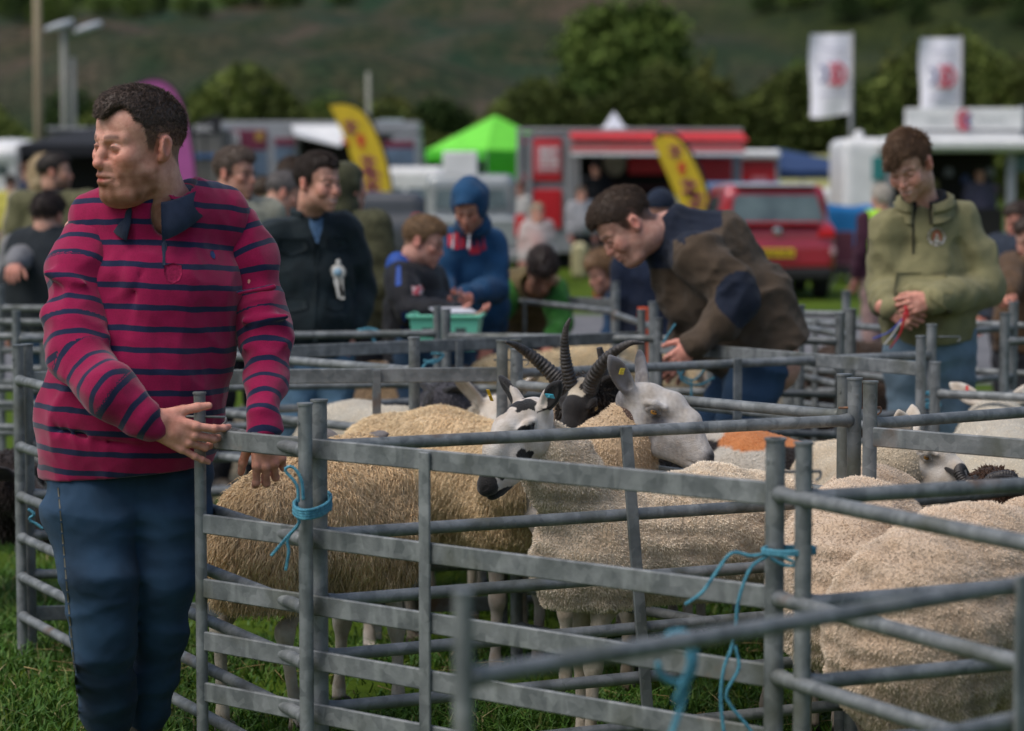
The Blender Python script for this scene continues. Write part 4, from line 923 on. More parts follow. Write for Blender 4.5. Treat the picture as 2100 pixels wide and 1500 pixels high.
# feather banners
def feather(label, D, outline, m, pole_pts, extras=(), base=None):
    o = at(*outline[0], D); r = empty('feather_banner', (o[0], D, 0), 0, label, 'banner'); P = [(X(a, D), Zp(b, D)) for a, b in outline]
    C = catmull([(a, 0, b) for a, b in P]+[(P[0][0], 0, P[0][1])], 5)[:-1]; mb = MB(); mb.prism([(c[0], c[2]) for c in C], .02, ((0, D, 0), (1, 0, 0), (0, 1, 0), (0, 0, 1))); mb.build('sail', m, r)
    mb = MB(); mb.sweep(catmull([(X(a, D), D+.01, Zp(b, D)) for a, b in pole_pts], 6), .03, 8); mb.build('pole', BLKP, r, smooth=True)
    for nm, mm, polys in extras:
        mb = MB()
        for pl in polys: mb.prism([(X(a, D), Zp(b, D)) for a, b in pl], .01, ((0, D-.02, 0), (1, 0, 0), (0, 1, 0), (0, 0, 1)))
        mb.build(nm, mm, r)
    return r
YEL = flatp('yellow_fabric', (.72, .50, .02), rough=.7); RDI = flatp('red_ink', (.62, .05, .02), rough=.7); PUR = flatp('purple_ink', (.38, .08, .12), rough=.7)
def glyph(x, y, s, sk=.0):   # blocky marks of an illegible banner text
    return [[(x, y), (x+s, y+s*.1), (x+s, y+s*.35), (x, y+s*.25)], [(x+s*.35, y-s*.1), (x+s*.6, y-s*.1), (x+s*.65, y+s), (x+s*.4, y+s)], [(x+s*.05, y+s*.6), (x+s, y+s*.6), (x+s, y+s*.8), (x+s*.05, y+s*.8)]]
feather('tall yellow feather banner with red and purple marks beside the dark-jacketed man', 56, [(677, 217), (700, 215), (730, 222), (755, 245), (778, 290), (795, 345), (803, 400), (806, 455), (803, 494), (755, 494), (750, 460), (742, 410), (728, 345), (708, 285), (690, 245)], YEL, [(680, 215), (712, 212), (745, 226), (775, 275), (795, 335), (806, 400), (809, 470), (809, 530)],
        [('purple_marks', PUR, glyph(706, 250, 28)+glyph(740, 322, 32)+glyph(745, 352, 36)+glyph(752, 386, 30)), ('red_marks', RDI, [[(730, 280), (746, 276), (750, 290), (745, 310), (738, 300)], [(765, 425), (785, 422), (788, 440), (778, 458), (768, 440)], [(757, 472), (804, 468), (803, 494), (758, 494)], [(700, 280), (720, 296), (716, 300), (704, 292)]])])
feather('yellow feather banner with purple lettering leaning before the red stall', 43, [(1340, 290), (1350, 281), (1375, 280), (1395, 292), (1420, 330), (1438, 368), (1450, 400), (1452, 520), (1412, 520), (1395, 430), (1372, 370), (1352, 325)], YEL, [(1342, 280), (1368, 273), (1395, 286), (1425, 330), (1445, 378), (1455, 430), (1457, 560)],
        [('purple_marks', PUR, glyph(1370, 300, 26)+glyph(1395, 370, 34)+glyph(1408, 395, 34)), ('red_marks', RDI, [[(1388, 335), (1402, 332), (1405, 350), (1398, 362), (1390, 350)]])])
MAG = flatp('magenta_fabric', (.42, .09, .30), rough=.7); feather('magenta feather banner behind the man in the striped shirt', 52, [(283, 176), (300, 168), (330, 168), (355, 182), (375, 215), (388, 270), (398, 330), (402, 380), (404, 500), (352, 500), (345, 380), (330, 280), (305, 205)], MAG, [(286, 172), (320, 164), (352, 174), (380, 215), (395, 280), (405, 360), (408, 520)])
# white flags on poles
def tube_obj(name, pts, r, m, par, n=10): mb = MB(); mb.sweep(pts, r, n); return mb.build(name, m, par, smooth=True)
FLG = flatp('flag_cloth', (.82, .82, .92), rough=.7); FR = flatp('flag_red', (.6, .07, .12), rough=.7); FB = flatp('flag_blue', (.07, .10, .3), rough=.7)
def flag(label, x0, x1, y0, y1, pole_x, D, lx, ly):
    r = empty('flag_pole', (X(pole_x, D), D, 0), 0, label, 'flag', 'white promotional flags on poles'); tube_obj('pole', [(X(pole_x, D), D, 0), (X(pole_x, D), D, Zp(y0-4, D))], [.06, .035], ALU, r)
    n = 16; U_, W_ = np.meshgrid(np.linspace(0, 1, n), np.linspace(0, 1, 26)); xx = X(x0, D)+(X(x1, D)-X(x0, D))*U_-.03*np.sin(W_*6)*(1-U_); zz = Zp(y0, D)+(Zp(y1, D)-Zp(y0, D))*W_-.06*np.sin(U_*3+1)*W_; yy = D+.10*np.sin(U_*5+W_*3)*(1-U_)
    V_ = np.stack([xx, yy, zz], -1).reshape(-1, 3); i = (np.arange(25)[:, None]*n+np.arange(n-1)[None]).ravel(); q = np.stack([i, i+1, i+n+1, i+n], -1); k = len(V_); npmesh('cloth', np.vstack([V_, V_+(0, .01, 0)]), np.vstack([q, q[:, ::-1]+k]), FLG, r)
    def arc(cx, cy, R_, a0, a1, w_): a = np.radians(np.linspace(a0, a1, 12)); return [(X(cx+R_*math.cos(t), D), D-.16, Zp(cy-R_*1.05*math.sin(t), D)) for t in a]
    s = (x1-x0)/82
    for nm, m_, arcs in (('red_emblem', FR, [arc(lx+2*s, ly, 21*s, -85, 85, 6), arc(lx-14*s, ly, 20*s, -80, 80, 6), arc(lx+18*s, ly, 20*s, 100, 260, 6)]), ('blue_emblem', FB, [arc(lx-34*s, ly, 17*s, -70, 70, 5)])):
        mb = MB()
        for A in arcs: mb.sweep(A, .05 if nm[0] == 'r' else .045, 6, flat=(0, 1, 0), q=.3)
        mb.build(nm, m_, r, smooth=True)
    mb = MB()
    for (yy0, w_) in ((ly-52*s, 24*s), (ly+42*s, 30*s)): lo, hi = pb(lx-w_, lx+w_, yy0, yy0+3*s, D, .01, -.14); mb.box(lo, hi)
    mb.build('faint_text', flatp('grey_lilac_ink', (.45, .45, .6)), r)
flag('left white flag with red and blue rings on its pole', 1658, 1738, 73, 238, 1742, 58, 1705, 155); flag('right white flag with red and blue rings above the food trailer sign', 1882, 1962, 81, 224, 1965, 60, 1928, 160)
# white food trailer
D = 46.0; r = empty('food_trailer', (X(1900, D), D+1.2, 0), 0, 'white food trailer with a long white name board and open front', 'food stall')
F = Field((X(1722, D)-.1, D-.2, .2), (X(1815, D)+.1, D+2.5, 2.8), .05); F.box(((X(1727, D)+X(1812, D))/2, D+1.1, 1.35), (.39, 1.05, 1.12), .16); v, q = F.mesh(); npmesh('end_cabin', v, q, WHP, r)
part('teal_window', flatp('teal_print', (.03, .22, .22)), r, pb(1786, 1812, 322, 370, D, .03, -.02)); mb = MB(); mb.ell((X(1766, D), D+.5, Zp(279, D)), (.10, .1, .12), 10); mb.build('roof_vent', WHP, r)
part('roof', WHP, r, bx(X(1800, D), X(2125, D), Zp(312, D), Zp(283, D), D-.7, D+2.2), bev=.08); part('interior_shade', DKI, r, bx(X(1812, D), X(2060, D), .4, Zp(312, D), D+1.2, D+1.3), bx(X(1812, D), X(2060, D), .3, .4, D, D+1.2)); part('counter', DKI, r, bx(X(1815, D), X(2058, D), .4, 1.15, D+.1, D+.3))  # back, floor and counter coloured near-black to paint the shade within
part('corner_post', GRYP, r, pb(2056, 2074, 310, 520, D, .15, -.3), pb(1814, 1830, 312, 520, D, .15, .0)); part('side_window', flatp('pale_teal_blind', (.12, .2, .22)), r, pb(2078, 2130, 318, 352, D, .05, .3))
sgn = part('name_board', WHP, r, pb(1850, 2090, 224, 268, D, .12, -.2)); part('board_frame', GRYP, r, pb(2086, 2098, 220, 292, D, .14, -.1), pb(1856, 2086, 268, 272, D, .1, -.18)); part('under_board', WHP, r, pb(1880, 2086, 272, 284, D, .1, -.15))
mb = MB()
for (x0, x1) in ((1893, 1940), (1998, 2054)):
    for k in range(5): a = x0+(x1-x0)*k/5; lo, hi = pb(a, a+(x1-x0)/5*.72, 246, 250, D, .01, -.23); mb.box(lo, hi)
mb.build('faint_lettering', flatp('pale_grey_ink', (.42, .45, .45)), r)
def arc2(cx, cy, R_, a0, a1): a = np.radians(np.linspace(a0, a1, 12)); return [(X(cx+R_*.62*math.cos(t), D), D-.24, Zp(cy-R_*math.sin(t), D)) for t in a]
mb = MB(); mb.sweep(arc2(1968, 248, 19, 75, 285), .04, 6, flat=(0, 1, 0), q=.3); mb.sweep(arc2(1976, 250, 13, 70, 290), .035, 6, flat=(0, 1, 0), q=.3); mb.build('red_emblem', FR, r); mb = MB(); mb.sweep(arc2(1984, 250, 14, 95, 265), .03, 6, flat=(0, 1, 0), q=.3); mb.build('blue_emblem', FB, r)
GL = ['dull red container at the left inside the white food trailer', 'olive-yellow container low inside the white food trailer', 'pale grey container at the back of the white food trailer', 'navy container in the middle of the white food trailer', 'pale grey container at the right inside the white food trailer', 'mustard container lowest in the middle of the white food trailer', 'purple-red container low at the right of the white food trailer', 'beige container lowest at the left of the white food trailer']
for k, (px, py, c_) in enumerate([(1890, 350, (.2, .05, .04)), (1915, 375, (.35, .3, .12)), (1945, 350, (.25, .25, .3)), (1980, 365, (.06, .08, .2)), (2030, 350, (.3, .3, .35)), (1995, 395, (.35, .32, .2)), (2040, 385, (.2, .1, .15)), (1868, 385, (.3, .28, .25))]):
    mb = MB(); p0 = at(px, py, D+.8); mb.sweep([p0-(0, 0, .12), p0, p0+(0, 0, .06)], [.09, .09, .04], 10); o = mb.build('goods_jar', flatp('goods_%d' % k, c_), None, smooth=True); tag(o, GL[k], 'container', 'goods inside the food trailer')
# poles
def pole(name, label, px, top, D, r_, m, cat='pole'): r = empty(name, (X(px, D), D, 0), 0, label, cat); tube_obj('shaft', [(X(px, D), D, 0), (X(px, D), D, Zp(top, D))], [r_*1.1, r_*.85], m, r); return r
pole('utility_pole', 'tall wooden pole at the far left of the field', 84, -60, 66, .12, WOODP)
r = pole('floodlight_mast', 'twin grey mast with two white floodlights at the left', 137, 50, 70, .10, flatp('concrete_grey', (.26, .26, .23))); tube_obj('second_shaft', [(X(152, 70), 70.2, 0), (X(152, 70), 70.2, Zp(120, 70))], .09, flatp('concrete_grey', (.26, .26, .23)), r)
for (a, b, ya, yb) in ((93, 150, 62, 44), (153, 208, 66, 48)):
    mb = MB(); mb.sweep([at(a, ya, 69.8), at((a+b)/2, (ya+yb)/2, 69.8), at(b, yb, 69.8)], [.08, .12, .09], 10, flat=(0, 0, 1), q=.9); mb.build('lamp_head', flatp('lamp_white', (.5, .53, .58)), r, smooth=True)
pole('grey_pole', 'slim grey pole above the roof of the maroon and grey trailer', 757, 150, 90, .09, flatp('pole_grey', (.28, .28, .23)))
# vehicles
def wheel(root, x, y, R_, w_, z=None, rim=None):
    mb = MB(); mb.sweep([(x-w_/2, y, R_), (x-w_/2*.9, y, R_), (x+w_/2*.9, y, R_), (x+w_/2, y, R_)], [R_*.86, R_, R_, R_*.86], 24); t = mb.build('wheel', TYRE, root, smooth=True, angle=40)
    mb = MB(); s = -1 if x < root.location.x else 1; mb.sweep([(x+s*w_*.42, y, R_), (x+s*w_*.53, y, R_)], [R_*.62, R_*.55], 16); mb.build('rim', rim or ALU, t, smooth=True, angle=40)
def to_local(o, fn): pass
LRED = flatp('tail_lamp_red', (.6, .01, .015), rough=.25)
D = 33.5; cx = X(1593, D); r = empty('parked_car', (cx, D+2.1, 0), 0, 'red five-door car parked with its yellow-plated tail to the pens', 'car'); R_ = None
PAINT = mat('car_paint_red', (.40, .012, .03), (.33, .010, .025), rough=.28, nscale=2, coat=.6, spec=.6)
F = Field((cx-1.3, D-.3, .15), (cx+1.3, D+4.6, 1.8), .032); F.box((cx, D+2.1, .72), (.90, 2.12, .36), .16).box((cx, D+.14, .62), (.86, .18, .2), .10, k=.06).box((cx, D+.35, .95), (.86, .3, .12), .10, k=.06)
F.box((cx, D+1.75, 1.27), (.84, 1.45, .32), .2, k=.12)
for s in (-1, 1): F.cut((cx+s*.92, D, .98), (s*.9, 0, .26)); [F.cap((cx+s*.7, D+y, .36), (cx+s*1.1, D+y, .36), .39, .39, .02, 's') for y in (.85, 3.35)]
F.cut((cx, D+.02, 1.02), (0, -.9, .42)); F.cut((cx, D+3.0, 1.12), (0, .5, 1)) if False else None
F.ell((cx, D+3.9, 1.45), (1.2, 1.3, .48), .06, 's'); v, q = F.mesh(); npmesh('body', v, q, PAINT, r)
def glassp(name, pts, m=GLASS, par=None, th=.012):
    P = np.array(pts, float); n_ = nrm(np.cross(P[1]-P[0], P[2]-P[0])); n_ = n_ if n_[1] < 0 or abs(n_[0]) > .5 else -n_; k = len(P); V_ = np.vstack([P, P-n_*th]); i = np.arange(k); return npmesh(name, V_, [np.array([list(range(k))]), np.array([list(range(k, 2*k))]), np.stack([i, (i+1) % k, (i+1) % k+k, i+k], -1)], m, par, False)
yy = lambda z: D+.02+(z-1.02)*.42/.9
glassp('rear_window', [(cx-.72, yy(1.09)-.02, 1.09), (cx+.72, yy(1.09)-.02, 1.09), (cx+.62, yy(1.45)-.02, 1.45), (cx-.62, yy(1.45)-.02, 1.45)], par=r)
part('roof', mat('pale_roof_gloss', (.55, .55, .6), rough=.2), r, ((cx-.62, D+.24, 1.56), (cx+.62, D+2.5, 1.61)), bev=.02)
for s in (-1, 1):
    part('tail_light', LRED, r, ((cx+s*.62, D-.06, .86), (cx+s*.88, D+.05, .99)), bev=.02); part('reflector', mat('lamp_white_gloss', (.5, .3, .32), rough=.2), r, ((cx+s*.80, D-.05, .62), (cx+s*.9, D+.03, .74)), bev=.02)
    glassp('side_window', [(cx+s*.895, D+.7, 1.10), (cx+s*.895, D+2.6, 1.10), (cx+s*.80, D+2.2, 1.42), (cx+s*.80, D+.75, 1.42)], par=r)
    for y in (.85, 3.35): wheel(r, cx+s*.78, D+y, .34, .22)
PL = flatp('number_plate_yellow', (.75, .5, .01), rough=.4); pl = part('number_plate', PL, r, ((cx-.26, D-.085, .60), (cx+.26, D-.07, .72)), bev=.005)
mb = MB(); rs = np.random.RandomState(2)
for k in range(7):
    x = cx-.215+k*.062+(.02 if k > 3 else 0); mb.box((x, D-.09, .625), (x+.012, D-.086, .695)); mb.box((x, D-.09, .683), (x+.04, D-.086, .695)) if k % 2 else mb.box((x+.028, D-.09, .625), (x+.04, D-.086, .695)); mb.box((x, D-.09, .655), (x+.04, D-.086, .666))
mb.build('plate_characters', TYRE, pl)
mb = MB(); mb.ell((cx, D-.06, .96), (.07, .015, .055), 12); mb.build('emblem', flatp('chrome', (.6, .6, .6), rough=.2, metal=.9), r); part('bumper', TYRE, r, ((cx-.84, D-.07, .28), (cx+.84, D+.25, .47)), bev=.05); part('tailgate_shelf', PAINT, r, ((cx-.66, D-.10, 1.04), (cx+.66, D+.03, 1.085)), bev=.02)
r.scale = (.9, 1, 1)
# silver pickup
D = 37.0; cx = X(962, D); r = empty('pickup_truck', (cx, D+2.4, 0), 0, 'silver pickup truck parked with its tailgate to the pens', 'pickup truck'); SIL = mat('silver_paint', (.36, .38, .38), (.28, .30, .30), rough=.35, nscale=3, metal=.4, coat=.3)
part('tailgate', SIL, r, ((cx-.74, D, .62), (cx+.74, D+.08, 1.08)), bev=.03); F = Field((cx-1.1, D-.1, .2), (cx+1.1, D+5, 1.9), .04); F.box((cx, D+2.4, .72), (.86, 2.35, .34), .12); F.box((cx, D+.9, 1.05), (.72, .82, .42), .05, op='s'); F.box((cx, D+2.5, 1.38), (.72, .75, .38), .16, k=.06)
for s in (-1, 1): [F.cap((cx+s*.65, D+y, .36), (cx+s*1.1, D+y, .36), .4, .4, .02, 's') for y in (1.0, 4.0)]
for s in (-1, 1): F.cut((cx+s*.90, D, 1.0), (s*.92, 0, .28))
v, q = F.mesh(); npmesh('body', v, q, SIL, r); glassp('rear_window', [(cx-.58, D+1.72, 1.22), (cx+.58, D+1.72, 1.22), (cx+.52, D+1.76, 1.62), (cx-.52, D+1.76, 1.62)], mat('pale_glass', (.05, .07, .07), (.12, .16, .16), rough=.15, nscale=2), r)
for s in (-1, 1): part('tail_light', LRED, r, ((cx+s*.70, D-.03, .80), (cx+s*.86, D+.06, 1.14)), bev=.02); [wheel(r, cx+s*.76, D+y, .36, .24) for y in (1.0, 4.0)]
part('bumper', ALU, r, ((cx-.85, D-.16, .42), (cx+.85, D+.02, .60)), bev=.03); part('white_box', WHP, r, ((cx-.45, D+1.9, 1.74), (cx+.10, D+2.5, 2.12)), bev=.02)
# other cars, van and covered trailer
def simple_car(label, px, D, w_, L, h, m, rz=0, name='parked_car', cat='car'):
    x = X(px, D); r = empty(name, (x, D, 0), 0, label, cat); F = Field((x-L/2-.2, D-w_/2-.2, .1), (x+L/2+.2, D+w_/2+.2, h+.15), .06); F.box((x, D, .62), (L/2, w_/2, .36), .2); F.box((x-.05*L, D, h*.78), (L*.27, w_*.42, h*.22), .2, k=.25)
    for s in (-1, 1): F.cap((x+s*L*.31, D-w_*.6, .33), (x+s*L*.31, D-w_*.3, .33), .38, .38, .02, 's')
    v, q = F.mesh(); npmesh('body', v, q, m, r)
    for s in (-1, 1):
        mb = MB(); mb.sweep([(x+s*L*.31, D-w_*.5, .32), (x+s*L*.31, D-w_*.38, .32)], .32, 18); t = mb.build('wheel', TYRE, r, smooth=True, angle=40)
    for a, b in ((-.24, -.06), (-.04, .14)): glassp('side_window', [(x+a*L, D-w_*.435, h*.68), (x+b*L, D-w_*.435, h*.68), (x+(b-.02)*L, D-w_*.41, h*.92), (x+(a+.03)*L, D-w_*.41, h*.92)], par=r)
    return r
simple_car('white car parked beyond the red car', 1665, 56, 1.75, 3.4, 1.5, WHP); simple_car('second white car beyond, nearer the food trailer', 1720, 60, 1.75, 4.1, 1.62, flatp('off_white_paint', (.5, .5, .52), rough=.3)); simple_car('pale blue-white car roof just behind the red car', 1520, 44, 1.75, 3.6, 1.62, flatp('sky_paint', (.10, .24, .42), rough=.3))
simple_car('grey car parked left of the pickup truck', 800, 43, 1.75, 3.0, 1.45, flatp('grey_paint', (.07, .075, .085), rough=.3)); simple_car('white van parked behind the tall yellow banner', 850, 59, 1.9, 3.6, 2.0, WHP, name='parked_van', cat='van')
D = 39.5; r = empty('covered_trailer', (X(1740, D), D+1, 0), 0, 'trailer under a bright blue tarpaulin behind the red car', 'trailer'); F = Field((X(1640, D)-.2, D-.2, .1), (X(1835, D)+.2, D+2.2, 1.5), .04); F.box((X(1738, D), D+.9, .78), (.75, .8, .46), .1); F.fn(lambda X_, Y_, Z_: .03*sines((X_, Y_, Z_*.3), 3, 7)); v, q = F.mesh(); npmesh('tarpaulin', v, q, flatp('blue_tarpaulin', (.01, .16, .42), rough=.45), r); part('chassis', TYRE, r, ((X(1660, D), D+.1, .12), (X(1815, D), D+1.6, .34)))
D = 36.0; r = empty('folding_chair', (X(1722, D), D, 0), 0, 'maroon folding camp chair standing beside the red car', 'chair'); MC = flatp('maroon_canvas', (.12, .03, .05), rough=.8); x = X(1724, D)
part('backrest', MC, r, ((x-.22, D+.2, .45), (x+.22, D+.24, .9)), bev=.01); part('seat', MC, r, ((x-.24, D-.2, .40), (x+.24, D+.2, .44)), bev=.01)
for a in (-.23, .23):
    for b in (-.2, .2): tube_obj('leg', [(x+a, D+b, 0), (x-a*.2, D-b*.2, .42)], .012, ALU, r)
# cool box, bags and orange strap near the pens
D = 34.0; r = tag(MB().box((X(1220, D), D, 0), (X(1262, D), D+.3, .35), bev=.04).build('red_box', REDP), 'small red box on the grass below the red awning', 'box')
D = 41; tag(MB().box((X(1172, D), D, 0), (X(1206, D), D+.3, .62), bev=.08).build('feed_sack', flatp('cream_sack', (.5, .45, .25))), 'cream sack standing under the red stall', 'sack')
D = 11.9; mb = MB(); mb.box((X(1308, D), D, Zp(1200, D)), (X(1330, D), D+.012, Zp(630, D)), bev=.003); tag(mb.build('orange_strap', flatp('orange_plastic', (.75, .1, .02), rough=.4)), 'bright orange strap hanging on the hurdle posts by the horned ram', 'strap')
# ------------------------------------------------------------------ galvanised sheep hurdles
def galv():
    m = bpy.data.materials.new('galvanised_steel'); m.use_nodes = True; N = m.node_tree.nodes; Lk = m.node_tree.links; p = N['Principled BSDF']
    tc = N.new('ShaderNodeTexCoord'); ge = N.new('ShaderNodeObjectInfo')
    def noise(s, d=5, st=None):
        n = N.new('ShaderNodeTexNoise'); n.inputs['Scale'].default_value = s; n.inputs['Detail'].default_value = d
        if st: mp = N.new('ShaderNodeMapping'); mp.inputs['Scale'].default_value = st; Lk.new(tc.outputs['Object'], mp.inputs[0]); Lk.new(mp.outputs[0], n.inputs['Vector'])
        else: Lk.new(tc.outputs['Object'], n.inputs['Vector'])
        return n.outputs[0]
    def ramp(f, st):
        r = N.new('ShaderNodeValToRGB'); e = r.color_ramp.elements
        while len(e) < len(st): e.new(.5)
        for k, (pos, c) in enumerate(st): e[k].position = pos; e[k].color = (*c, 1)
        Lk.new(f, r.inputs[0]); return r.outputs[0]
    def mix(f, a, b):
        x = N.new('ShaderNodeMix'); x.data_type = 'RGBA'; Lk.new(f, x.inputs[0]); Lk.new(a, x.inputs[6]); Lk.new(b, x.inputs[7]); return x.outputs[2]
    base = ramp(noise(14, 8), [(.3, (.085, .096, .10)), (.5, (.155, .17, .175)), (.68, (.26, .275, .28))])
    vo = N.new('ShaderNodeTexVoronoi'); vo.inputs['Scale'].default_value = 38; Lk.new(tc.outputs['Object'], vo.inputs['Vector'])
    sp = ramp(vo.outputs['Color'], [(.2, (.10, .112, .116)), (.8, (.255, .27, .275))])
    f1 = N.new('ShaderNodeValue'); f1.outputs[0].default_value = .4; col = mix(f1.outputs[0], base, sp)
    runs = ramp(noise(22, 3, (1, 1, .22)), [(.56, (0, 0, 0)), (.66, (.45, .45, .45))]); w2 = N.new('ShaderNodeRGB'); w2.outputs[0].default_value = (.30, .32, .32, 1); col = mix(runs, col, w2.outputs[0])
    dirt = ramp(noise(5, 8), [(.54, (0, 0, 0)), (.7, (.75, .75, .75))]); w3 = N.new('ShaderNodeRGB'); w3.outputs[0].default_value = (.085, .09, .065, 1); col = mix(dirt, col, w3.outputs[0])
    rust = ramp(noise(3.1, 9), [(.64, (0, 0, 0)), (.71, (.75, .75, .75))]); w4 = N.new('ShaderNodeRGB'); w4.outputs[0].default_value = (.16, .085, .04, 1); col = mix(rust, col, w4.outputs[0])
    Lk.new(col, p.inputs['Base Color']); p.inputs['Metallic'].default_value = .3
    Lk.new(ramp(noise(18, 6), [(.3, (.48,)*3), (.7, (.72,)*3)]), p.inputs['Roughness'])
    bp = N.new('ShaderNodeBump'); bp.inputs['Strength'].default_value = .25; bp.inputs['Distance'].default_value = .004; Lk.new(noise(90, 5), bp.inputs['Height']); Lk.new(bp.outputs[0], p.inputs['Normal']); return m
GALV = galv()
RUST = mat('rusty_pin', (.25, .13, .07), (.12, .07, .05), rough=.7, metal=.4, nscale=60)
ZR = [.94, .715, .545, .405, .27, .135]; ZP = 1.06
def hurdle(label, A, B, kind='tube', brace=.5, zoff=0.0, dz=0.0, bw=.038, lean=0.0, posts=(1, 1), r=.0165, pr=.02, group='galvanised sheep hurdles', zr=None, pin=None, brace_lean=0.0, curve=True, bfront=1, zp=None):
    """A, B: world xy of the two post axes; dz: B end higher by dz"""
    A = np.array((A[0], A[1], 0.)); B = np.array((B[0], B[1], 0.)); d = nrm(B-A); L = np.linalg.norm(B-A); n = np.array((d[1], -d[0], 0)); up = V3(0, 0, 1)
    if n[1] > 0: n = -n                                  # n points towards the camera side
    mid = (A+B)/2; root = empty('sheep_hurdle', (mid[0], mid[1], 0), 0, label, 'hurdle', group); zp_ = zp or ZP
    for k, (P, on_) in enumerate(((A, posts[0]), (B, posts[1]))):
        if not on_: continue
        o = V3(0, 0, zoff+dz*k); ln = d*lean; mb = MB(); t = P+o+up*zp_+ln; b = P+V3(0, 0, 0)-ln*.3
        mb.sweep([b, t-up*.006], [pr, pr], 16); mb.sweep([t-up*.006, t-up*.0005, t], [pr*1.14, pr*1.14, pr*.9], 16)
        if np.linalg.norm(P[:2]) < 9: mb.sweep([t-up*.05-n*-pr*.98, t-up*.05+n*(pr+.0015)], [.006, .006], 8, c=(0, 0, 0))
        mb.build('post', GALV, root, smooth=True, angle=40)
    for i, z in enumerate(zr or ZR):
        mb = MB(); a = A+V3(0, 0, z+zoff)+d*pr*.6+d*lean*z; b = B+V3(0, 0, z+zoff+dz)-d*pr*.6+d*lean*z
        kd = kind if isinstance(kind, str) else kind[i]
        if kd == 'tube':
            if curve:  # flattened, welded ends
                a2 = a+d*.035; b2 = b-d*.035; mb.sweep([a, a+d*.012, a2, a2*.5+b2*.5, b2, b-d*.012, b], [r*1.15, r*1.2, r, r, r, r*1.2, r*1.15], 14)
            else: mb.sweep([a, b], r, 14)
        else:
            R = np.stack([d, -n, up], 1); LL = np.linalg.norm(b-a); sl = (b[2]-a[2])/LL
            R[:, 0] = nrm(b-a); mb.box((0, -.006, -.0255), (LL, .006, .0255), R=R, o=a, bev=.003)
        mb.build('rail', GALV, root, smooth=(kd == 'tube'))
    for t in (brace if isinstance(brace, tuple) else [brace]):
        if t is None: continue
        P = A+(B-A)*t+n*bfront*(r+.0055 if kind == 'tube' or kind[0] == 'tube' else .0125); R = np.stack([d, -n, up], 1); R2 = R.copy(); R2[:, 2] = nrm(up+d*brace_lean)
        mb = MB(); mb.box((-bw/2, -.0045, .02+zoff), (bw/2, .0045, ZR[0]+.02+zoff+dz*t), R=R2, o=P-d*brace_lean*.5, bev=.002); mb.build('brace', GALV, root)
    return root
def rail_xy(px, py, z=ZR[0]): p = on(px, py, z); return p[:2]
def ext(A, B, L): A = np.array(A); B = np.array(B); return A+nrm(B-A)*L
def pinrod(P, d, L=.11, m=None, label='', nm='hinge_pin'):
    mb = MB(); d = nrm(d); P = np.array(P); mb.sweep([P-d*L/2, P+d*L/2], .0035, 8); mb.sweep(catmull([P+d*L/2, P+d*(L/2)+V3(0, 0, -.012), P+d*(L/2-.01)+V3(0, 0, -.02)], 3), .003, 6)
    return tag(mb.build(nm, m or GALV, None, smooth=True), label, 'pin', 'hinge pins joining hurdle posts')
A1 = rail_xy(410, 898); B1 = rail_xy(1590, 1013)
hurdle('nearest flat-railed hurdle that the man in the striped shirt holds open', A1, B1, 'flat', .445, bw=.034, lean=.0, pr=.0155)
B2 = rail_xy(2200, 1134); A2 = B1+nrm(B2-B1)*.03
hurdle('round-railed hurdle running right from the twine-tied corner towards the camera', B1-(0, -.005), ext(B1, B2, 1.83), 'tube', .6, pr=.021)
A3 = rail_xy(1648, 1022); B3 = rail_xy(2200, 988)
hurdle('round-railed hurdle in front of the large pale sheep at the right edge', A3, ext(A3, B3, 1.83), 'tube', .95, pr=.0185)
A4 = on(950, 1392, ZR[0])[:2]; B4 = rail_xy(2100, 1197)
hurdle('blurred hurdle nearest the camera at the bottom right corner', A4, ext(A4, B4, 1.95), 'tube', .60, pr=.0135, bw=.026, r=.0135)
A5 = rail_xy(655, 916); B5 = rail_xy(1752, 862)
hurdle('round-railed hurdle along the flank of the black and white faced sheep', A5, B5, 'tube', .565, brace_lean=-.09, bw=.034)
A6 = rail_xy(38, 780); B6 = rail_xy(626, 925)
hurdle('round-railed hurdle behind the legs of the man in the striped shirt', A6, B6, 'tube', None, pr=.018)
B7 = rail_xy(1030, 768)
hurdle('flat-railed hurdle behind the curly tan sheep', A6+np.array((.02, .05)), B7, ['flat', 'tube', 'tube', 'tube', 'tube', 'flat'], .73, bw=.03)
A8 = rail_xy(1060, 790); B8 = rail_xy(1750, 856)
hurdle('round-railed hurdle crossing in front of the grey-faced ram', A8-(0, .0), B8+(-.02, .05), 'tube', None)
A9 = rail_xy(1058, 768); B9 = rail_xy(1910, 728)
hurdle('long round-railed hurdle behind the grey-faced ram', A9+(.0, .045), B9, 'tube', .5, bw=.036)
A10 = rail_xy(1784, 870); B10 = rail_xy(2200, 838)
hurdle('round-railed hurdle above the white-faced sheep at the right', A10, ext(A10, B10, 1.83), 'tube', .9)
B11 = rail_xy(2200, 928); A11 = rail_xy(1780, 893)
hurdle('flat-railed hurdle slanting over the white-faced sheep at the right', A11+(.0, -.03), ext(A11, B11, 1.83), ['flat', 'tube', 'tube', 'tube', 'tube', 'flat'], .5, posts=(0, 1))
A12 = rail_xy(1350, 712); B12 = rail_xy(1888, 757)
hurdle('flat-railed hurdle the bending man in brown ties with blue twine', A12, B12, ['flat', 'tube', 'tube', 'tube', 'tube', 'flat'], None, pr=.018)
A13 = rail_xy(590, 722); B13 = rail_xy(1316, 692)
hurdle('flat-railed hurdle behind the horns of the black-faced ram', A13+nrm(A13-B13)*.35, B13, ['flat', 'tube', 'tube', 'tube', 'tube', 'flat'], (.55, .8), pr=.018, bw=.034)
A14 = rail_xy(897, 684); B14 = rail_xy(585, 688)
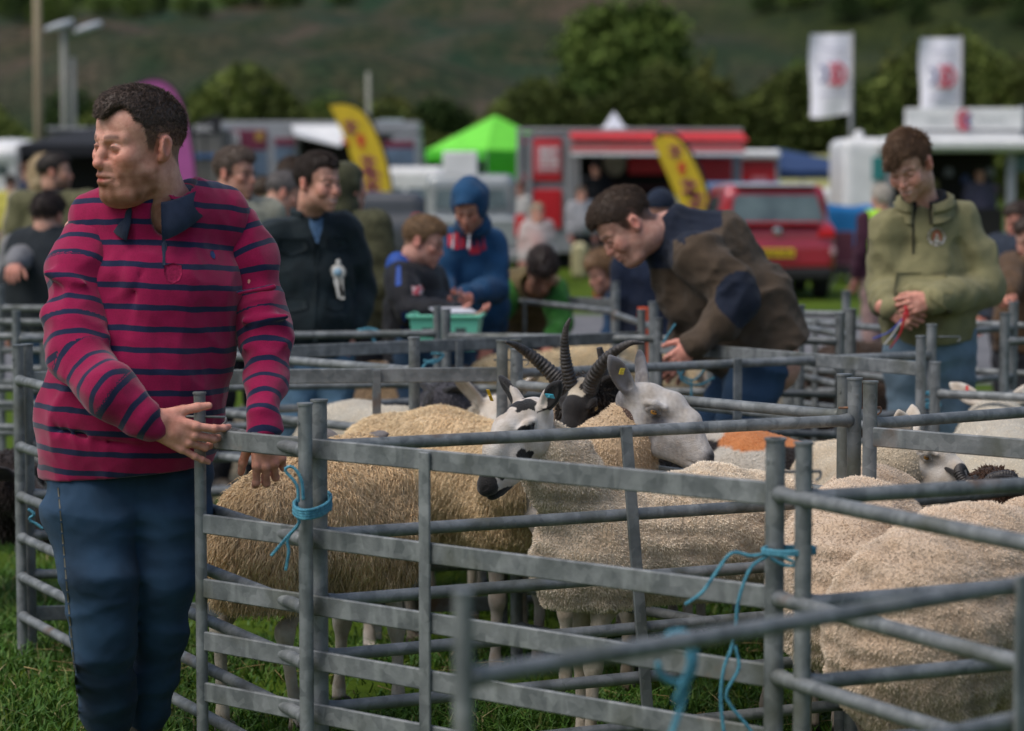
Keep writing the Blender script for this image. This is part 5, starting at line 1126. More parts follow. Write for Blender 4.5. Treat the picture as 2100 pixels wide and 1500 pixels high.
hurdle('round-railed hurdle in front of the man in the dark jacket', A14, ext(A14, B14, 1.83), 'tube', None, pr=.018)
A15 = rail_xy(915, 690); B15 = rail_xy(1045, 655)
hurdle('short-looking hurdle end beside the mint green crate', A15, ext(A15, rail_xy(1320, 695), 1.7), 'tube', None)
A16 = rail_xy(300, 716); B16 = rail_xy(1030, 775)
hurdle('round-railed hurdle slanting behind the striped sleeve of the man', A16, ext(A16, B16, 1.6), 'tube', None)
A17 = rail_xy(1918, 742); B17 = rail_xy(2200, 752)
hurdle('round-railed hurdle right of the jeans of the man in the olive hoodie', A17, ext(A17, B17, 1.83), 'tube', .9, zoff=-.12)
far = [('far hurdle behind the mint green crate', (956, 605), (1262, 640), 'tube', .45), ('far hurdle beside the navy-jacketed child', (1262, 645), (1340, 672), 'tube', None),
       ('far hurdle at the left edge in front of the dark gilet', (0, 632), (230, 634), 'tube', .5), ('second far hurdle at the left edge', (-60, 660), (260, 662), 'tube', .3), ('third far hurdle at the left edge behind the striped sleeve', (-60, 690), (330, 694), 'tube', .4),
       ('far hurdle between the dark jacket and the boy', (735, 586), (960, 602), 'tube', .4), ('second far hurdle between the dark jacket and the boy', (725, 622), (900, 628), 'tube', .5),
       ('far round-railed hurdle behind the bending man in brown', (1617, 658), (1835, 676), 'tube', (.3, .6)), ('far hurdle left of the olive hoodie', (1735, 645), (1500, 640), 'tube', .5), ('far hurdle right of the olive hoodie', (1990, 664), (2190, 672), 'tube', .4),
       ('second far hurdle right of the olive hoodie', (2078, 672), (1850, 690), 'tube', .5), ('far hurdle at the right edge with several posts', (2060, 700), (2240, 700), 'tube', .35), ('far hurdle behind the green jumper', (1262, 622), (1010, 612), 'flat', .5),
       ('far hurdle behind the back of the bending man', (1640, 680), (1460, 676), 'tube', .5), ('far cross hurdle in the pens behind the brown sheep', (1745, 690), (1625, 668), 'tube', None)]
for lab, a, b, kd, br in far: hurdle(lab, rail_xy(*a), rail_xy(*b), kd, br, pr=.022)
pinrod(list(A1)+[.995], (1, -.15, 0), .14, GALV, 'steel pin through the post under the striped man\'s hand')
pinrod(list(B5+(.015, 0))+[.975], (1, .1, 0), .12, RUST, 'rusty pin joining the two posts right of the bending man')
pinrod(list(B1+(.05, .02))+[.985], (1, .15, 0), .10, GALV, 'steel pin between the two posts of the twine-tied corner')
pinrod(list(B7+(.03, 0))+[.99], (1, 0, 0), .12, GALV, 'bright pin between the two posts left of the ram\'s horns')
pinrod(list(B9+(.06, 0))+[1.01], (1, 0, 0), .10, GALV, 'loose pin on the post before the olive hoodie')
TW = mat('blue_twine', (.09, .32, .42), (.04, .19, .28), rough=.7, nscale=80, bump=.5, bscale=250)
def twine(label, paths, r=.0032, turns=170):
    mb = MB()
    for pts in paths:
        C = catmull(pts, 10); L = np.concatenate([[0], np.cumsum(np.linalg.norm(np.diff(C, axis=0), axis=1))]); n = max(8, int(L[-1]/.006)); s = np.linspace(0, L[-1], n); C = np.array([np.interp(s, L, C[:, k]) for k in range(3)]).T
        Tn = nrm(C[-1]-C[0]+1e-6); T_ = np.gradient(C, axis=0); T_ /= np.linalg.norm(T_, axis=1)[:, None]+1e-9; U = np.cross(T_, (0.13, .2, 1)); U /= np.linalg.norm(U, axis=1)[:, None]+1e-9; W = np.cross(T_, U)
        for j in range(3):
            a = s*turns*2+j*2.094; mb.sweep(C+(U*np.cos(a)[:, None]+W*np.sin(a)[:, None])*r*.62, r*.62, 5)
    return tag(mb.build('twine', TW, None, smooth=True), label, 'twine', 'blue baler twine tied round hurdles')
def wrap(c, rx, ry, z0, z1, turns, n=40, ph=0):
    t = np.linspace(0, 1, n); a = t*turns*6.283+ph; c = np.array(c); return [(c[0]+rx*math.cos(x), c[1]+ry*math.sin(x), z0+(z1-z0)*k) for x, k in zip(a, t)]
c = (np.array(A5)+np.array(B6))/2; dx = abs(A5[0]-B6[0])/2+.03; dy = abs(A5[1]-B6[1])/2+.026
zt = on(640, 1033, 0); z_ = at(636, 1035, c[1])[2]
def PT(px, py, D): return tuple(at(px, py, D))
D0 = float(B6[1])-.03
twine('blue twine wound round the two posts in front of the curly tan sheep', [wrap((*c,), dx, .19, z_-.014, z_+.014, 4.3), [PT(612, 1030, D0), PT(608, 995, D0), PT(585, 965, D0), PT(600, 958, D0), PT(618, 985, D0), PT(622, 1025, D0)], [PT(612, 1040, D0), PT(612, 1075, D0), PT(590, 1100, D0), PT(565, 1130, D0), PT(556, 1140, D0)], [PT(612, 1075, D0), PT(590, 1105, D0), PT(592, 1130, D0), PT(586, 1170, D0)]], r=.0042)
D1 = float(B1[1])-.035; c = (np.array(B1)+np.array(A3))/2; z_ = at(1620, 1130, c[1])[2]
twine('blue twine knotted round the corner posts with long hanging ends', [wrap((*c,), .055, .05, z_-.006, z_+.008, 2.2), [PT(1580, 1135, D1), PT(1540, 1140, D1), PT(1500, 1135, D1), PT(1465, 1180, D1), PT(1440, 1215, D1), PT(1405, 1240, D1)], [PT(1575, 1140, D1), PT(1540, 1165, D1), PT(1515, 1230, D1), PT(1508, 1290, D1), PT(1500, 1330, D1), PT(1485, 1370, D1), PT(1478, 1430, D1), PT(1485, 1510, D1)], [PT(1508, 1325, D1), PT(1515, 1370, D1), PT(1490, 1420, D1), PT(1500, 1450, D1), PT(1540, 1500, D1), PT(1570, 1560, D1)], [PT(1580, 1145, D1), PT(1610, 1160, D1), PT(1635, 1158, D1), PT(1600, 1140, D1), PT(1580, 1128, D1)]], r=.004)
s4 = 3.7; twine('blurred blue twine tied over the nearest rail at the bottom', [wrap(at(1392, 1345, 3.80)[:2], .022, .022, 0, 0, 0.01), [PT(1350, 1325, 3.75), PT(1375, 1300, 3.75), PT(1410, 1300, 3.76), PT(1425, 1330, 3.76), PT(1420, 1380, 3.76), PT(1390, 1400, 3.76), PT(1355, 1385, 3.75), PT(1350, 1360, 3.74)], [PT(1400, 1300, 3.76), PT(1415, 1360, 3.75), PT(1405, 1420, 3.76), PT(1390, 1470, 3.76), PT(1370, 1530, 3.76)], [PT(1420, 1350, 3.75), PT(1400, 1400, 3.75), PT(1385, 1440, 3.76)]], r=.0055)
D2 = float(B9[1])-.04; twine('blue twine knotted on the post beside the olive hoodie man\'s jeans', [[PT(1885, 815, D2), PT(1905, 805, D2), PT(1925, 815, D2), PT(1900, 830, D2), PT(1885, 832, D2), PT(1920, 838, D2), PT(1925, 825, D2), PT(1895, 820, D2)], [PT(1915, 835, D2), PT(1925, 850, D2), PT(1925, 880, D2)], [PT(1898, 808, D2), PT(1915, 812, D2), PT(1925, 822, D2)]], r=.006)
D3 = float(A12[1])-.05; twine('loose loop of blue twine in the bending man\'s hands', [[PT(1385, 665, D3), PT(1368, 690, D3), PT(1360, 705, D3)], [PT(1440, 705, D3), PT(1410, 703, D3), PT(1395, 730, D3), PT(1392, 765, D3), PT(1420, 780, D3), PT(1440, 765, D3), PT(1450, 745, D3)], [PT(1405, 700, D3), PT(1415, 740, D3), PT(1395, 775, D3), PT(1430, 790, D3), PT(1465, 775, D3)], [PT(1418, 780, D3), PT(1418, 830, D3)]], r=.005)
D4 = 10.0; twine('tangled blue twine on the rail below the mint green crate', [[PT(870, 740, D4), PT(890, 745, D4), PT(910, 728, D4), PT(885, 725, D4)], [PT(895, 738, D4), PT(870, 750, D4), PT(850, 800, D4), PT(855, 850, D4)]], r=.006)
D5 = 7.6; twine('blue twine tied on the lower rail behind the striped man', [[PT(58, 1045, D5), PT(70, 1055, D5), PT(60, 1065, D5), PT(75, 1075, D5), PT(88, 1085, D5)]], r=.005)
twine('blue twine on the far rail beside the dark jacket', [[PT(735, 678, 11.2), PT(760, 675, 11.2), PT(780, 684, 11.2), PT(765, 690, 11.2), PT(770, 705, 11.2)]], r=.007)
# ------------------------------------------------------------------ the flock
def xy(px, D): return ((px-CX)/FPX*D, D)
# curly tan sheep: stands with its rump to the left, head down behind the posts
sheep('tan sheep with long curly ringlets right behind the man in the striped shirt', xy(545, 7.02), xy(745, 7.35), back=.785, girth=.195, head=at(725, 945, 7.75), yaw=150, pitch=25, fleece=(.92, .69, .42), root_c=(.55, .40, .24),
      n=46000, cutk=.82, cv=.16, L=.038, r=.0021, droop=.5, curl=.10, rnd=.13, lie=.72, segs=5, fres=.014, lump=.007, legoff=(.05, -.02, .02, -.1), hres=.006, facec=(.16, .15, .15), ear=dict(dir=lambda s: (s*1.0, .1, .35), L=.09, w=.026), legc=(.55, .5, .42))
sheep('long-bodied tan sheep with wavy fleece in the middle of the pen', xy(800, 8.3), xy(1060, 7.9), back=.845, girth=.225, head=at(1100, 1000, 7.6), yaw=40, pitch=50, fleece=(.94, .74, .47), root_c=(.6, .45, .28),
      n=60000, cutk=.85, cv=.14, L=.024, r=.0018, droop=.45, curl=.10, rnd=.14, lie=.68, segs=3, fres=.015, lump=.005, legc=(.4, .36, .32), facec=(.4, .37, .34))
def spots(v):
    c = np.tile(np.array((.70, .65, .60)), (len(v), 1)); n = .006*sines(v.T, 7, 90)
    def sp(p, r):
        d = (v-np.array(p))/np.array(r); return (np.sqrt((d**2).sum(1))+n*18) < 1
    blk = sp((.05, -.04, .03), (.022, .034, .017)) | sp((-.05, -.04, .03), (.022, .036, .019)) | sp((-.05, .01, .01), (.02, .03, .03)) | sp((0, -.195, -.055), (.05, .03, .05)) | sp((0, -.165, -.095), (.04, .045, .022)) | sp((.03, -.12, -.02), (.014, .014, .012)) | sp((-.04, -.115, -.035), (.02, .012, .012)) | sp((.042, -.15, -.04), (.02, .014, .022)) | sp((0, .0, .07), (.03, .018, .02)) | sp((.02, .03, .075), (.018, .012, .02)) | sp((-.02, -.02, .068), (.012, .02, .014)) | sp((.05, -.075, -.02), (.02, .02, .012)) | sp((.035, -.07, -.04), (.03, .03, .014)) | sp((0, -.03, .062), (.012, .01, .01))
    r2 = np.sqrt(v[:, 0]**2+(v[:, 1]-.045)**2); blk |= (np.abs(v[:, 0]) > .066) & (v[:, 2] > .03); blk |= (sines(v.T, 31, 130) > .35) & (v[:, 2] > .045) & (v[:, 1] > -.05)
    c[blk] = (.012, .011, .012); return c
sheep('large cream sheep with black and white spotted face and black ears', xy(1610, 7.08), xy(1225, 6.84), back=.785, girth=.195, head=at(1080, 883, 6.66), yaw=-47, pitch=27, roll=0, hs=1.06, width=.95, facec=spots, legc=(.55, .48, .40), cutk=.86, fleece=(.90, .79, .64), root_c=(.62, .50, .37),
      n=110000, L=.010, r=.0016, droop=.15, curl=.2, lie=.35, segs=2, fres=.011, lump=.0045, lumpf=75, hres=.0035, neck_r=.07, neck_wool=.6, neck_pts=[at(1146, 962, 6.75)],
      ear=dict(dir=lambda s: (s*.72, .25, .70), L=.088, w=.024, open=lambda s: (s*.3, -1, .1)), tags=[((.115, .02, .10), (0, -1, 0), (.032, .013), (.05, .45, .6)), ((-.118, .02, .085), (0, -1, 0), (.013, .036), (.75, .45, .02))], legoff=(0, .06, 0, -.05))
def greyface(v):
    c = np.tile(np.array((.56, .54, .52)), (len(v), 1)); g = np.array((.12, .12, .135))
    m = np.clip(sines(v.T, 4, 380)*.09+.05+np.clip((v[:, 1]-.03)/.03, 0, 1)*.8+1.1*gauss(v, (.05, -.05, -.005), (.03, .035, .03))+1.1*gauss(v, (-.05, -.05, -.005), (.03, .035, .03))+.5*gauss(v, (0, -.03, -.06), (.06, .1, .03))+np.clip((np.abs(v[:, 0])-.06)/.02, 0, 1)*(v[:, 2] > .02)+gauss(v, (0, -.21, -.055), (.03, .03, .03))*1.0, 0, .9)
    m = np.clip(m, 0, .92)[:, None]; c = c*(1-m)+g*m
    n = np.clip(1.5*gauss(v, (0, -.212, -.053), (.028, .022, .02)), 0, 1)[:, None]; return c*(1-n)+np.array((.03, .03, .035))*n
sheep('grey and white faced ram with tall upright ears and a roman nose', xy(1130, 8.4), xy(1225, 7.62), back=.86, girth=.215, head=at(1328, 848, 7.3), yaw=66, pitch=17, hs=1.14, roman=1.3, facec=greyface, fleece=(.84, .66, .46), root_c=(.5, .37, .24), neckc=(.10, .06, .05),
      n=40000, L=.012, r=.002, droop=.15, curl=.1, lie=.4, segs=2, fres=.014, lump=.005, lumpf=40, hres=.0035, neck_r=.098, neck_wool=.62, neck_pts=[at(1262, 935, 7.35)], width=1.0,
      ear=dict(dir=lambda s: (s*.5, .50, .68), L=.108, w=.026, open=lambda s: (s*.8, -.5, .1)), tags=[((.088, .075, .095), (.4, -1, 0), (.024, .024), (.75, .55, .02)), ((-.09, .07, .1), (-.4, -1, 0), (.02, .02), (.7, .55, .05))])
def blackface(v):
    c = np.tile(np.array((.012, .010, .010)), (len(v), 1)); m = (v[:, 2]+.4*v[:, 1]*0 > .070+.006*sines(v.T, 3, 90)) & (np.abs(v[:, 0]) < .05) & (v[:, 1] > -.04); c[m] = (.6, .53, .42)
    return c
sheep('black-faced ram with white forehead and four long ridged horns', xy(1330, 8.6), xy(1245, 7.95), back=.84, girth=.2, head=at(1200, 830, 7.6), yaw=-28, pitch=38, hs=1.05, facec=blackface, fleece=(.035, .028, .024), root_c=(.012, .01, .009),
      n=14000, L=.022, r=.003, droop=.3, curl=.12, lie=.4, segs=2, fres=.016, hres=.0045, neck_r=.1, neck_wool=.95, ear=dict(dir=lambda s: (s*1., .25, .1), L=.08, w=.024), iris=(.45, .33, .15), width=1.0,
      horns=[[(-.022, .0, .05, .021), (-.03, .02, .12, .019), (-.03, .045, .18, .014), (-.02, .07, .235, .009), (-.005, .09, .262, .004)], [(.028, .0, .05, .025), (.06, .01, .11, .022), (.12, .025, .175, .017), (.19, .04, .215, .01), (.235, .05, .21, .004)],
             [(-.05, .03, .03, .026), (-.10, .05, .06, .025), (-.15, .06, .12, .019), (-.185, .04, .19, .011), (-.19, .0, .24, .004)], [(.05, .05, .04, .016), (.055, .08, .09, .014), (.05, .10, .14, .009)]], tags=[((.12, .05, .05), (.2, -1, 0), (.03, .012), (.75, .6, .03))])
def patchy(v):
    c = np.tile(np.array((.50, .34, .2)), (len(v), 1)); m = (sines(v.T, 21, 45) > .35) | (v[:, 1] > .03) | (v[:, 2] > .055); c[m] = (.015, .014, .015); return c
sheep('brown and black patched sheep face with a grey wool cap', xy(935, 10.0), xy(930, 9.35), back=.8, girth=.2, head=at(905, 838, 9.1), yaw=-50, pitch=58, hs=1.05, facec=patchy, fleece=(.10, .10, .12), n=5000, L=.02, fres=.02, ear=dict(dir=lambda s: (s*1., .3, -.1), L=.09, w=.025), neck_wool=1.0, neck_r=.11)
sheep('white sheep showing only its upright ears beside the patched face', xy(1035, 9.6), xy(1020, 8.9), back=.76, girth=.2, head=at(1015, 868, 8.65), yaw=8, pitch=35, hs=1.1, facec=(.72, .66, .58), fleece=(.68, .6, .48), n=5000, L=.018, fres=.02, ear=dict(dir=lambda s: (s*.62, .1, .75), L=.13, w=.03, open=lambda s: (s*.6, -.8, 0)), neck_wool=.9)
sheep('smooth white sheep whose back shows left of the tan flock', xy(690, 9.55), xy(800, 9.3), back=.76, girth=.22, head=at(880, 900, 9.2), yaw=80, pitch=40, facec=(.7, .65, .58), fleece=(.85, .79, .66), n=16000, L=.008, r=.003, lump=.002, fres=.02)
def orange_mark(p, fc, g):
    c = np.tile(fc, (len(p), 1)); s = (p-g['RP'])@g['ax']; n = sines(p.T, 8, 14)
    blk = (n > .75) & (p[:, 2] < .80); c[blk] = (.03, .025, .025); m = (s < .22) & (s > -.14) & (p[:, 2] > .70+.02*n) & (p@g['sd'] > -9); c[m] = (.85, .33, .12); return c
sheep('white sheep with black patches and an orange marking on its rump', xy(1620, 8.25), xy(1430, 8.35), back=.755, girth=.2, head=at(1340, 990, 8.3), yaw=-80, pitch=40, fleece=(.82, .76, .66), fl_col=orange_mark, n=24000, L=.009, r=.0024, lump=.002, fres=.018)
sheep('cream sheep with a bare white face looking right, between the rails', xy(1690, 8.35), xy(1795, 7.7), back=.74, girth=.2, head=at(1882, 938, 7.35), yaw=68, pitch=22, hs=1.0, facec=(.72, .66, .58), fleece=(.86, .74, .56), n=40000, L=.009, r=.0018, lump=.004, fres=.015, hres=.004, neck_r=.1, neck_wool=.85,
      ear=dict(dir=lambda s: (s*.45, .45, .75), L=.09, w=.03, open=lambda s: (s*1., -.3, 0)), iris=(.2, .1, .02), tags=[((-.09, .10, .08), (-.5, -1, 0), (.03, .02), (.12, .5, .12))])
sheep('white sheep with a red ear tag at the upper right edge', xy(2075, 8.3), xy(2050, 9.0), back=.80, girth=.22, head=at(2040, 862, 9.35), yaw=176, pitch=20, hs=1.1, facec=(.72, .66, .58), fleece=(.85, .79, .66), n=20000, L=.008, r=.003, lump=.002, fres=.018, hres=.006,
      ear=dict(dir=lambda s: (s*.85, -.1, .6), L=.12, w=.032, open=lambda s: (s*.2, 1, 0)), tags=[((.10, .06, .09), (0, 1, 0), (.012, .04), (.7, .05, .04))])
sheep('cream sheep with a smooth back along the right edge', xy(2170, 7.9), xy(1990, 8.1), back=.72, girth=.22, head=at(1900, 1060, 8.1), yaw=-80, pitch=50, facec=(.7, .65, .55), fleece=(.84, .76, .6), n=16000, L=.008, r=.003, lump=.002, fres=.02)
sheep('black and brown ram with small curled ridged horns low at the right edge', xy(2230, 7.0), xy(2120, 7.15), back=.62, girth=.19, head=at(2010, 1035, 7.2), yaw=-60, pitch=55, facec=blackface, fleece=(.07, .035, .02), n=9000, L=.02, curl=.12, fres=.018, hres=.005, neck_wool=.95,
      horns=[[(-.04, .03, .04, .017), (-.07, .06, .07, .016), (-.1, .09, .045, .012), (-.1, .08, .0, .006)], [(.04, .03, .04, .017), (.08, .06, .07, .016), (.12, .09, .045, .012), (.13, .07, .0, .006)]])
sheep('large pale sheep with its rump to the camera at the lower right', xy(1885, 5.85), xy(2130, 6.35), back=.79, girth=.245, head=at(2300, 1050, 6.7), yaw=60, pitch=20, fleece=(.80, .66, .52), root_c=(.55, .43, .32), legc=(.25, .18, .15),
      n=130000, L=.010, r=.0015, droop=.1, curl=.2, lie=.3, segs=2, fres=.011, lump=.005, lumpf=75, belly=1.02)
sheep('pale sheep with dense short wool behind the twine-tied corner', xy(1740, 6.25), xy(1800, 6.95), back=.80, girth=.215, head=at(1690, 1075, 7.25), yaw=-160, pitch=35, hs=1.0, fleece=(.82, .68, .54), root_c=(.56, .44, .33), facec=(.7, .64, .56), legc=(.5, .42, .35),
      n=70000, L=.010, r=.0016, droop=.1, curl=.1, lie=.3, segs=2, fres=.012, lump=.005, lumpf=75, ear=dict(dir=lambda s: (s*.6, .1, .8), L=.10, w=.025))
sheep('small black sheep behind the rails at the left edge', xy(-90, 9.3), xy(5, 9.0), back=.60, girth=.15, head=at(45, 1010, 8.8), yaw=60, pitch=40, facec=(.02, .012, .01), fleece=(.03, .02, .018), legc=(.02, .014, .012), n=5000, L=.02, fres=.022)
sheep('cream sheep in the far pen behind the ridged horns', xy(1330, 12.6), xy(1060, 12.3), back=.78, girth=.24, head=at(960, 800, 12.2), yaw=-80, pitch=45, facec=(.6, .5, .4), fleece=(.8, .64, .4), n=7000, L=.02, r=.005, fres=.025, hres=.008)
sheep('second cream sheep close to the orange strap in the far pen', xy(1180, 13.6), xy(1380, 13.7), back=.74, girth=.22, head=at(1440, 800, 13.5), yaw=80, pitch=45, facec=(.6, .5, .4), fleece=(.76, .62, .4), n=5000, L=.02, r=.005, fres=.028, hres=.008, legs=True)
sheep('brown sheep in the far pen behind the bending man\'s jeans', xy(1820, 13.5), xy(1690, 12.8), back=.66, girth=.22, head=at(1640, 800, 12.5), yaw=-40, pitch=50, facec=(.1, .06, .04), fleece=(.13, .085, .06), n=5000, L=.025, r=.005, fres=.028, hres=.008)
sheep('dark brown sheep lying low in the far pen left of the olive hoodie', xy(1700, 15.0), xy(1800, 15.2), back=.62, girth=.22, head=at(1860, 790, 15), yaw=70, pitch=50, facec=(.08, .05, .03), fleece=(.10, .065, .045), n=4000, L=.025, r=.005, fres=.03, hres=.009)
sheep('tan sheep in the far pen beside the curly tan flock', xy(760, 12.8), xy(940, 12.4), back=.68, girth=.22, head=at(1010, 830, 12.3), yaw=80, pitch=50, facec=(.4, .3, .2), fleece=(.42, .3, .19), n=5000, L=.025, r=.005, fres=.028, hres=.008)
# grass
def grass_patch(n, x0, x1, y0, y1, seed):
    rs = np.random.RandomState(seed); P = np.stack([rs.uniform(x0, x1, n), y0+(y1-y0)*rs.rand(n), np.zeros(n)], 1)
    cl = sines((P[:, 0], P[:, 1], P[:, 0]*0), 4, 5.0); P = P[rs.rand(n) < .55+.45*np.clip(cl, -1, 1)]; n = len(P); cl = sines((P[:, 0], P[:, 1], P[:, 0]*0), 4, 5.0)
    d = rs.normal(size=(n, 3))*.5; d[:, 2] = 1; L = rs.uniform(.03, .085, n)*(1+.35*np.clip(cl, -1, 1)); w_ = rs.uniform(.0022, .0045, n)
    d /= np.linalg.norm(d, axis=1)[:, None]; a = rs.rand(n)*6.28; u = np.stack([np.cos(a), np.sin(a), 0*a], 1); bend = np.stack([rs.normal(size=n), rs.normal(size=n), -.5+0*a], 1)*.35
    p1 = P+d*(L*.55)[:, None]; p2 = P+d*L[:, None]+bend*L[:, None]
    v = np.stack([P-u*w_[:, None], P+u*w_[:, None], p1+u*(w_*.8)[:, None], p1-u*(w_*.8)[:, None], p2], 1).reshape(-1, 3); b = np.arange(n)[:, None]*5
    q = (np.array([[0, 1, 2, 3]])+b); t = np.array([[3, 2, 4]])+b
    pal = np.array([(.045, .12, .012), (.065, .16, .016), (.09, .175, .022), (.14, .18, .04), (.28, .24, .11)]); c = pal[rs.choice(5, n, p=[.33, .33, .22, .09, .03])]*rs.uniform(.7, 1.2, (n, 1))
    return v, [q, t], np.repeat(c, 5, 0)
GR = mat('grass_blades', (1, 1, 1), (.75, .75, .75), rough=.55, nscale=3, col=True, spec=.3)
v, f, c = grass_patch(150000, -2.6, 2.6, 6.4, 12.0, 3)
tag(npmesh('grass', v, f, GR, None, False, c), 'short green grass growing under the pens', 'grass', kind='stuff')
STR = mat('straw', (.5, .36, .16), (.32, .22, .09), rough=.8, nscale=20)
rs = np.random.RandomState(9); n = 500; P = np.stack([rs.uniform(-1.6, 1.6, n), rs.uniform(7, 9, n), rs.uniform(.02, .06, n)], 1); cl = sines((P[:, 0], P[:, 1], 0*P[:, 0]), 9, 5); P = P[cl > .7]
d = rs.normal(size=(len(P), 3)); d[:, 2] *= .25; v, q, t, _ = strands(P, d, .1, .0018, 2, droop=.1, rs=rs)
tag(npmesh('straw', v, [q, t], STR, None, True), 'loose straw scattered in the grass of the pens', 'straw', kind='stuff')
# ------------------------------------------------------------------ the people
from mathutils.bvhtree import BVHTree
def cloth(name, c, k=.7, scale=25, bump=.25, bs=500, rough=.85, sheen=.06, col=False, **kw): return mat(name, c, tuple(x*k for x in c), rough=rough, nscale=scale, bump=bump, bscale=bs, sheen=sheen, col=col, spec=.2, **kw)
def bvh_of(ob):
    me = ob.data; n = len(me.vertices); v = np.empty(n*3, np.float32); me.vertices.foreach_get('co', v); v = v.reshape(-1, 3)
    mw = np.array(pmat(ob)); v = v@mw[:3, :3].T+mw[:3, 3]
    return BVHTree.FromPolygons([tuple(map(float, x)) for x in v], [tuple(p.vertices) for p in me.polygons])
def patch(name, bvh, pts, m, parent, off=.003, grid=None, thick=.0025):
    """pts: photo pixels outline (convex-ish, ordered) laid on the garment as a thin patch: the pixel only chooses WHERE on the cloth it is sewn"""
    C = np.mean(pts, 0); rings = []; P = np.array(pts, float); n = len(P)
    for k in (0.001, .33, .66, 1.0): rings.append(C+(P-C)*k)
    V_ = []; o = V3(0, 0, CAMH)
    for R_ in rings:
        for p in R_:
            d = at(p[0], p[1], 5.0)-o; h = bvh.ray_cast(Vector(o), Vector(d).normalized())
            if h[0] is None: h = (Vector(at(p[0], p[1], grid or 6)), Vector((0, -1, 0)))
            nn = np.array(h[1]); nn = nn if nn@d < 0 else -nn
            V_.append(np.array(h[0])+nn*off)
    V_ = np.array(V_); i = (np.arange(3)[:, None]*n+np.arange(n)[None]).ravel(); j = np.tile((np.arange(n)+1) % n-np.arange(n), 3)
    q = np.stack([i, i+j, i+j+n, i+n], -1); o_ = -nrm(C[0]*0+np.mean(V_, 0)-o)*thick
    m_ = len(V_); a = 3*n+np.arange(n); b = 3*n+(np.arange(n)+1) % n
    return npmesh(name, np.vstack([V_-o_, V_+o_*.2]), np.vstack([q, q+m_, np.stack([a, b, b+m_, a+m_], -1)]), m, parent, True)
def collar(p, m, r=.073, h=.035, fall=.05, flare=.035, gap=38, tip=.03, name='collar', tilt=0.0, th=.0035, fwd_shift=.012, zoff=.0, up=None, c0=None):
    f = p.f*V3(1, 1, 0) if up is None else p.f; f = nrm(f); u = V3(0, 0, 1) if up is None else up; s = nrm(np.cross(f, u)); c = (p.neck if c0 is None else c0)+f*fwd_shift+u*zoff
    A = np.radians(np.linspace(gap, 360-gap, 40)); rows = []
    for k, (rr, zz) in enumerate([(r+.004, -.01), (r+.0, h*.6), (r+.003, h), (r+.010, h*1.0), (r+.5*flare, h-.5*fall), (r+flare, h-fall)]):
        row = []
        for a in A:
            fr = max(0, math.cos(a)); tp = tip*fr**2*(k/5)**2
            d = f*math.cos(a)+s*math.sin(a); row.append(c+d*(rr+tp*.3)+u*(zz-tp-.02*fr-tilt*math.cos(a)))
        rows.append(row)
    P = np.array(rows); N_ = []
    V_ = P.reshape(-1, 3); nu = 40; i = (np.arange(5)[:, None]*nu+np.arange(nu-1)[None]).ravel(); q = np.stack([i, i+1, i+nu+1, i+nu], -1); nv = vnormals(V_, q)
    W = V_-nv*th; k = len(V_); e = []
    for a, b in zip(range(nu-1), range(1, nu)): e += [[a, b, b+k, a+k], [5*nu+a, 5*nu+b, 5*nu+b+k, 5*nu+a+k]]
    for r_ in range(5): e += [[r_*nu, (r_+1)*nu, (r_+1)*nu+k, r_*nu+k], [r_*nu+nu-1, (r_+1)*nu+nu-1, (r_+1)*nu+nu-1+k, r_*nu+nu-1+k]]
    return npmesh(name, np.vstack([V_, W]), np.vstack([q, q[:, ::-1]+k, np.array(e)]), m, p.root, True)
DENIM = cloth('denim_indigo', (.030, .072, .135), .38, 5, .35, 900, rough=.8, sheen=.05)
DENIM2 = cloth('denim_mid', (.035, .078, .15), .6, 6, .3, 700); DENIM3 = cloth('denim_faded', (.17, .25, .32), .6, 6, .3, 700)
DARK = cloth('dark_trousers', (.02, .022, .028))
# ---- the man in the striped rugby shirt
Dm = 6.5
J = dict(head=at(283, 302, 6.42), shL=at(172, 478, 6.5), shR=at(492, 462, 6.62), elL=at(158, 735, 6.32), elR=at(545, 690, 6.55), wrL=at(312, 868, 6.22), wrR=at(541, 872, 6.36), hipL=at(185, 985, 6.5), hipR=at(345, 985, 6.56),
         kneeL=at(200, 1200, 6.4), kneeR=at(342, 1190, 6.5), footL=(*at(225, 1500, 6.5)[:2], 0), footR=(*at(300, 1500, 6.62)[:2], 0))
p = Person('burly man in a crimson and navy striped rugby shirt holding the hurdle open', J, girth=1.25, res=.0065, yaw=-45, pitch=5, roll=3, hscale=1.16)
p.gaze = (-8, 0); REC[0] = .022
p.fwd = nrm((-.15, -1, 0)); p.neck = at(328, 425, 6.5)
p.head(res=.0024, skin=(.68, .36, .27), neck_r=.09, fat=1.08, wide=1.05, beard=(.20, .085, .04), stub=.95, brow=(.09, .045, .03), squint=.75, hairc=(.16, .10, .075), hl=.004)
p.hair(res=.0032, color=(.075, .05, .038), fade=.75, n=18000, L=.011, r=.0008, lie=.7, grow=(-.1, -.8, -.5), relief=.25, t=.003, top=.008, wide=1.05, hl=.004, fringe=[((.0, -.07, .088), (-.012, -.094, .080), .010, .003), ((.01, -.07, .09), (.0, -.094, .082), .010, .003)])
p.hand('L', (1, .12, -.42), (.1, 1, .12), 1, curl=[(14, 28, 18), (24, 38, 22), (30, 42, 24), (8, 16, 10)], size=1.14, res=.0024, arm_r=.034, thumb=(38, 12, 10, 10), spread=1.6, tint=(1.05, .95, .95))
p.hand('R', (.16, -.15, -1), (-.2, 1, -.1), -1, curl=[(30, 52, 30), (40, 60, 35), (45, 62, 35), (48, 62, 35)], size=1.12, res=.0026, arm_r=.032, thumb=(35, 25, 15, 15), tint=(1.05, .95, .95))
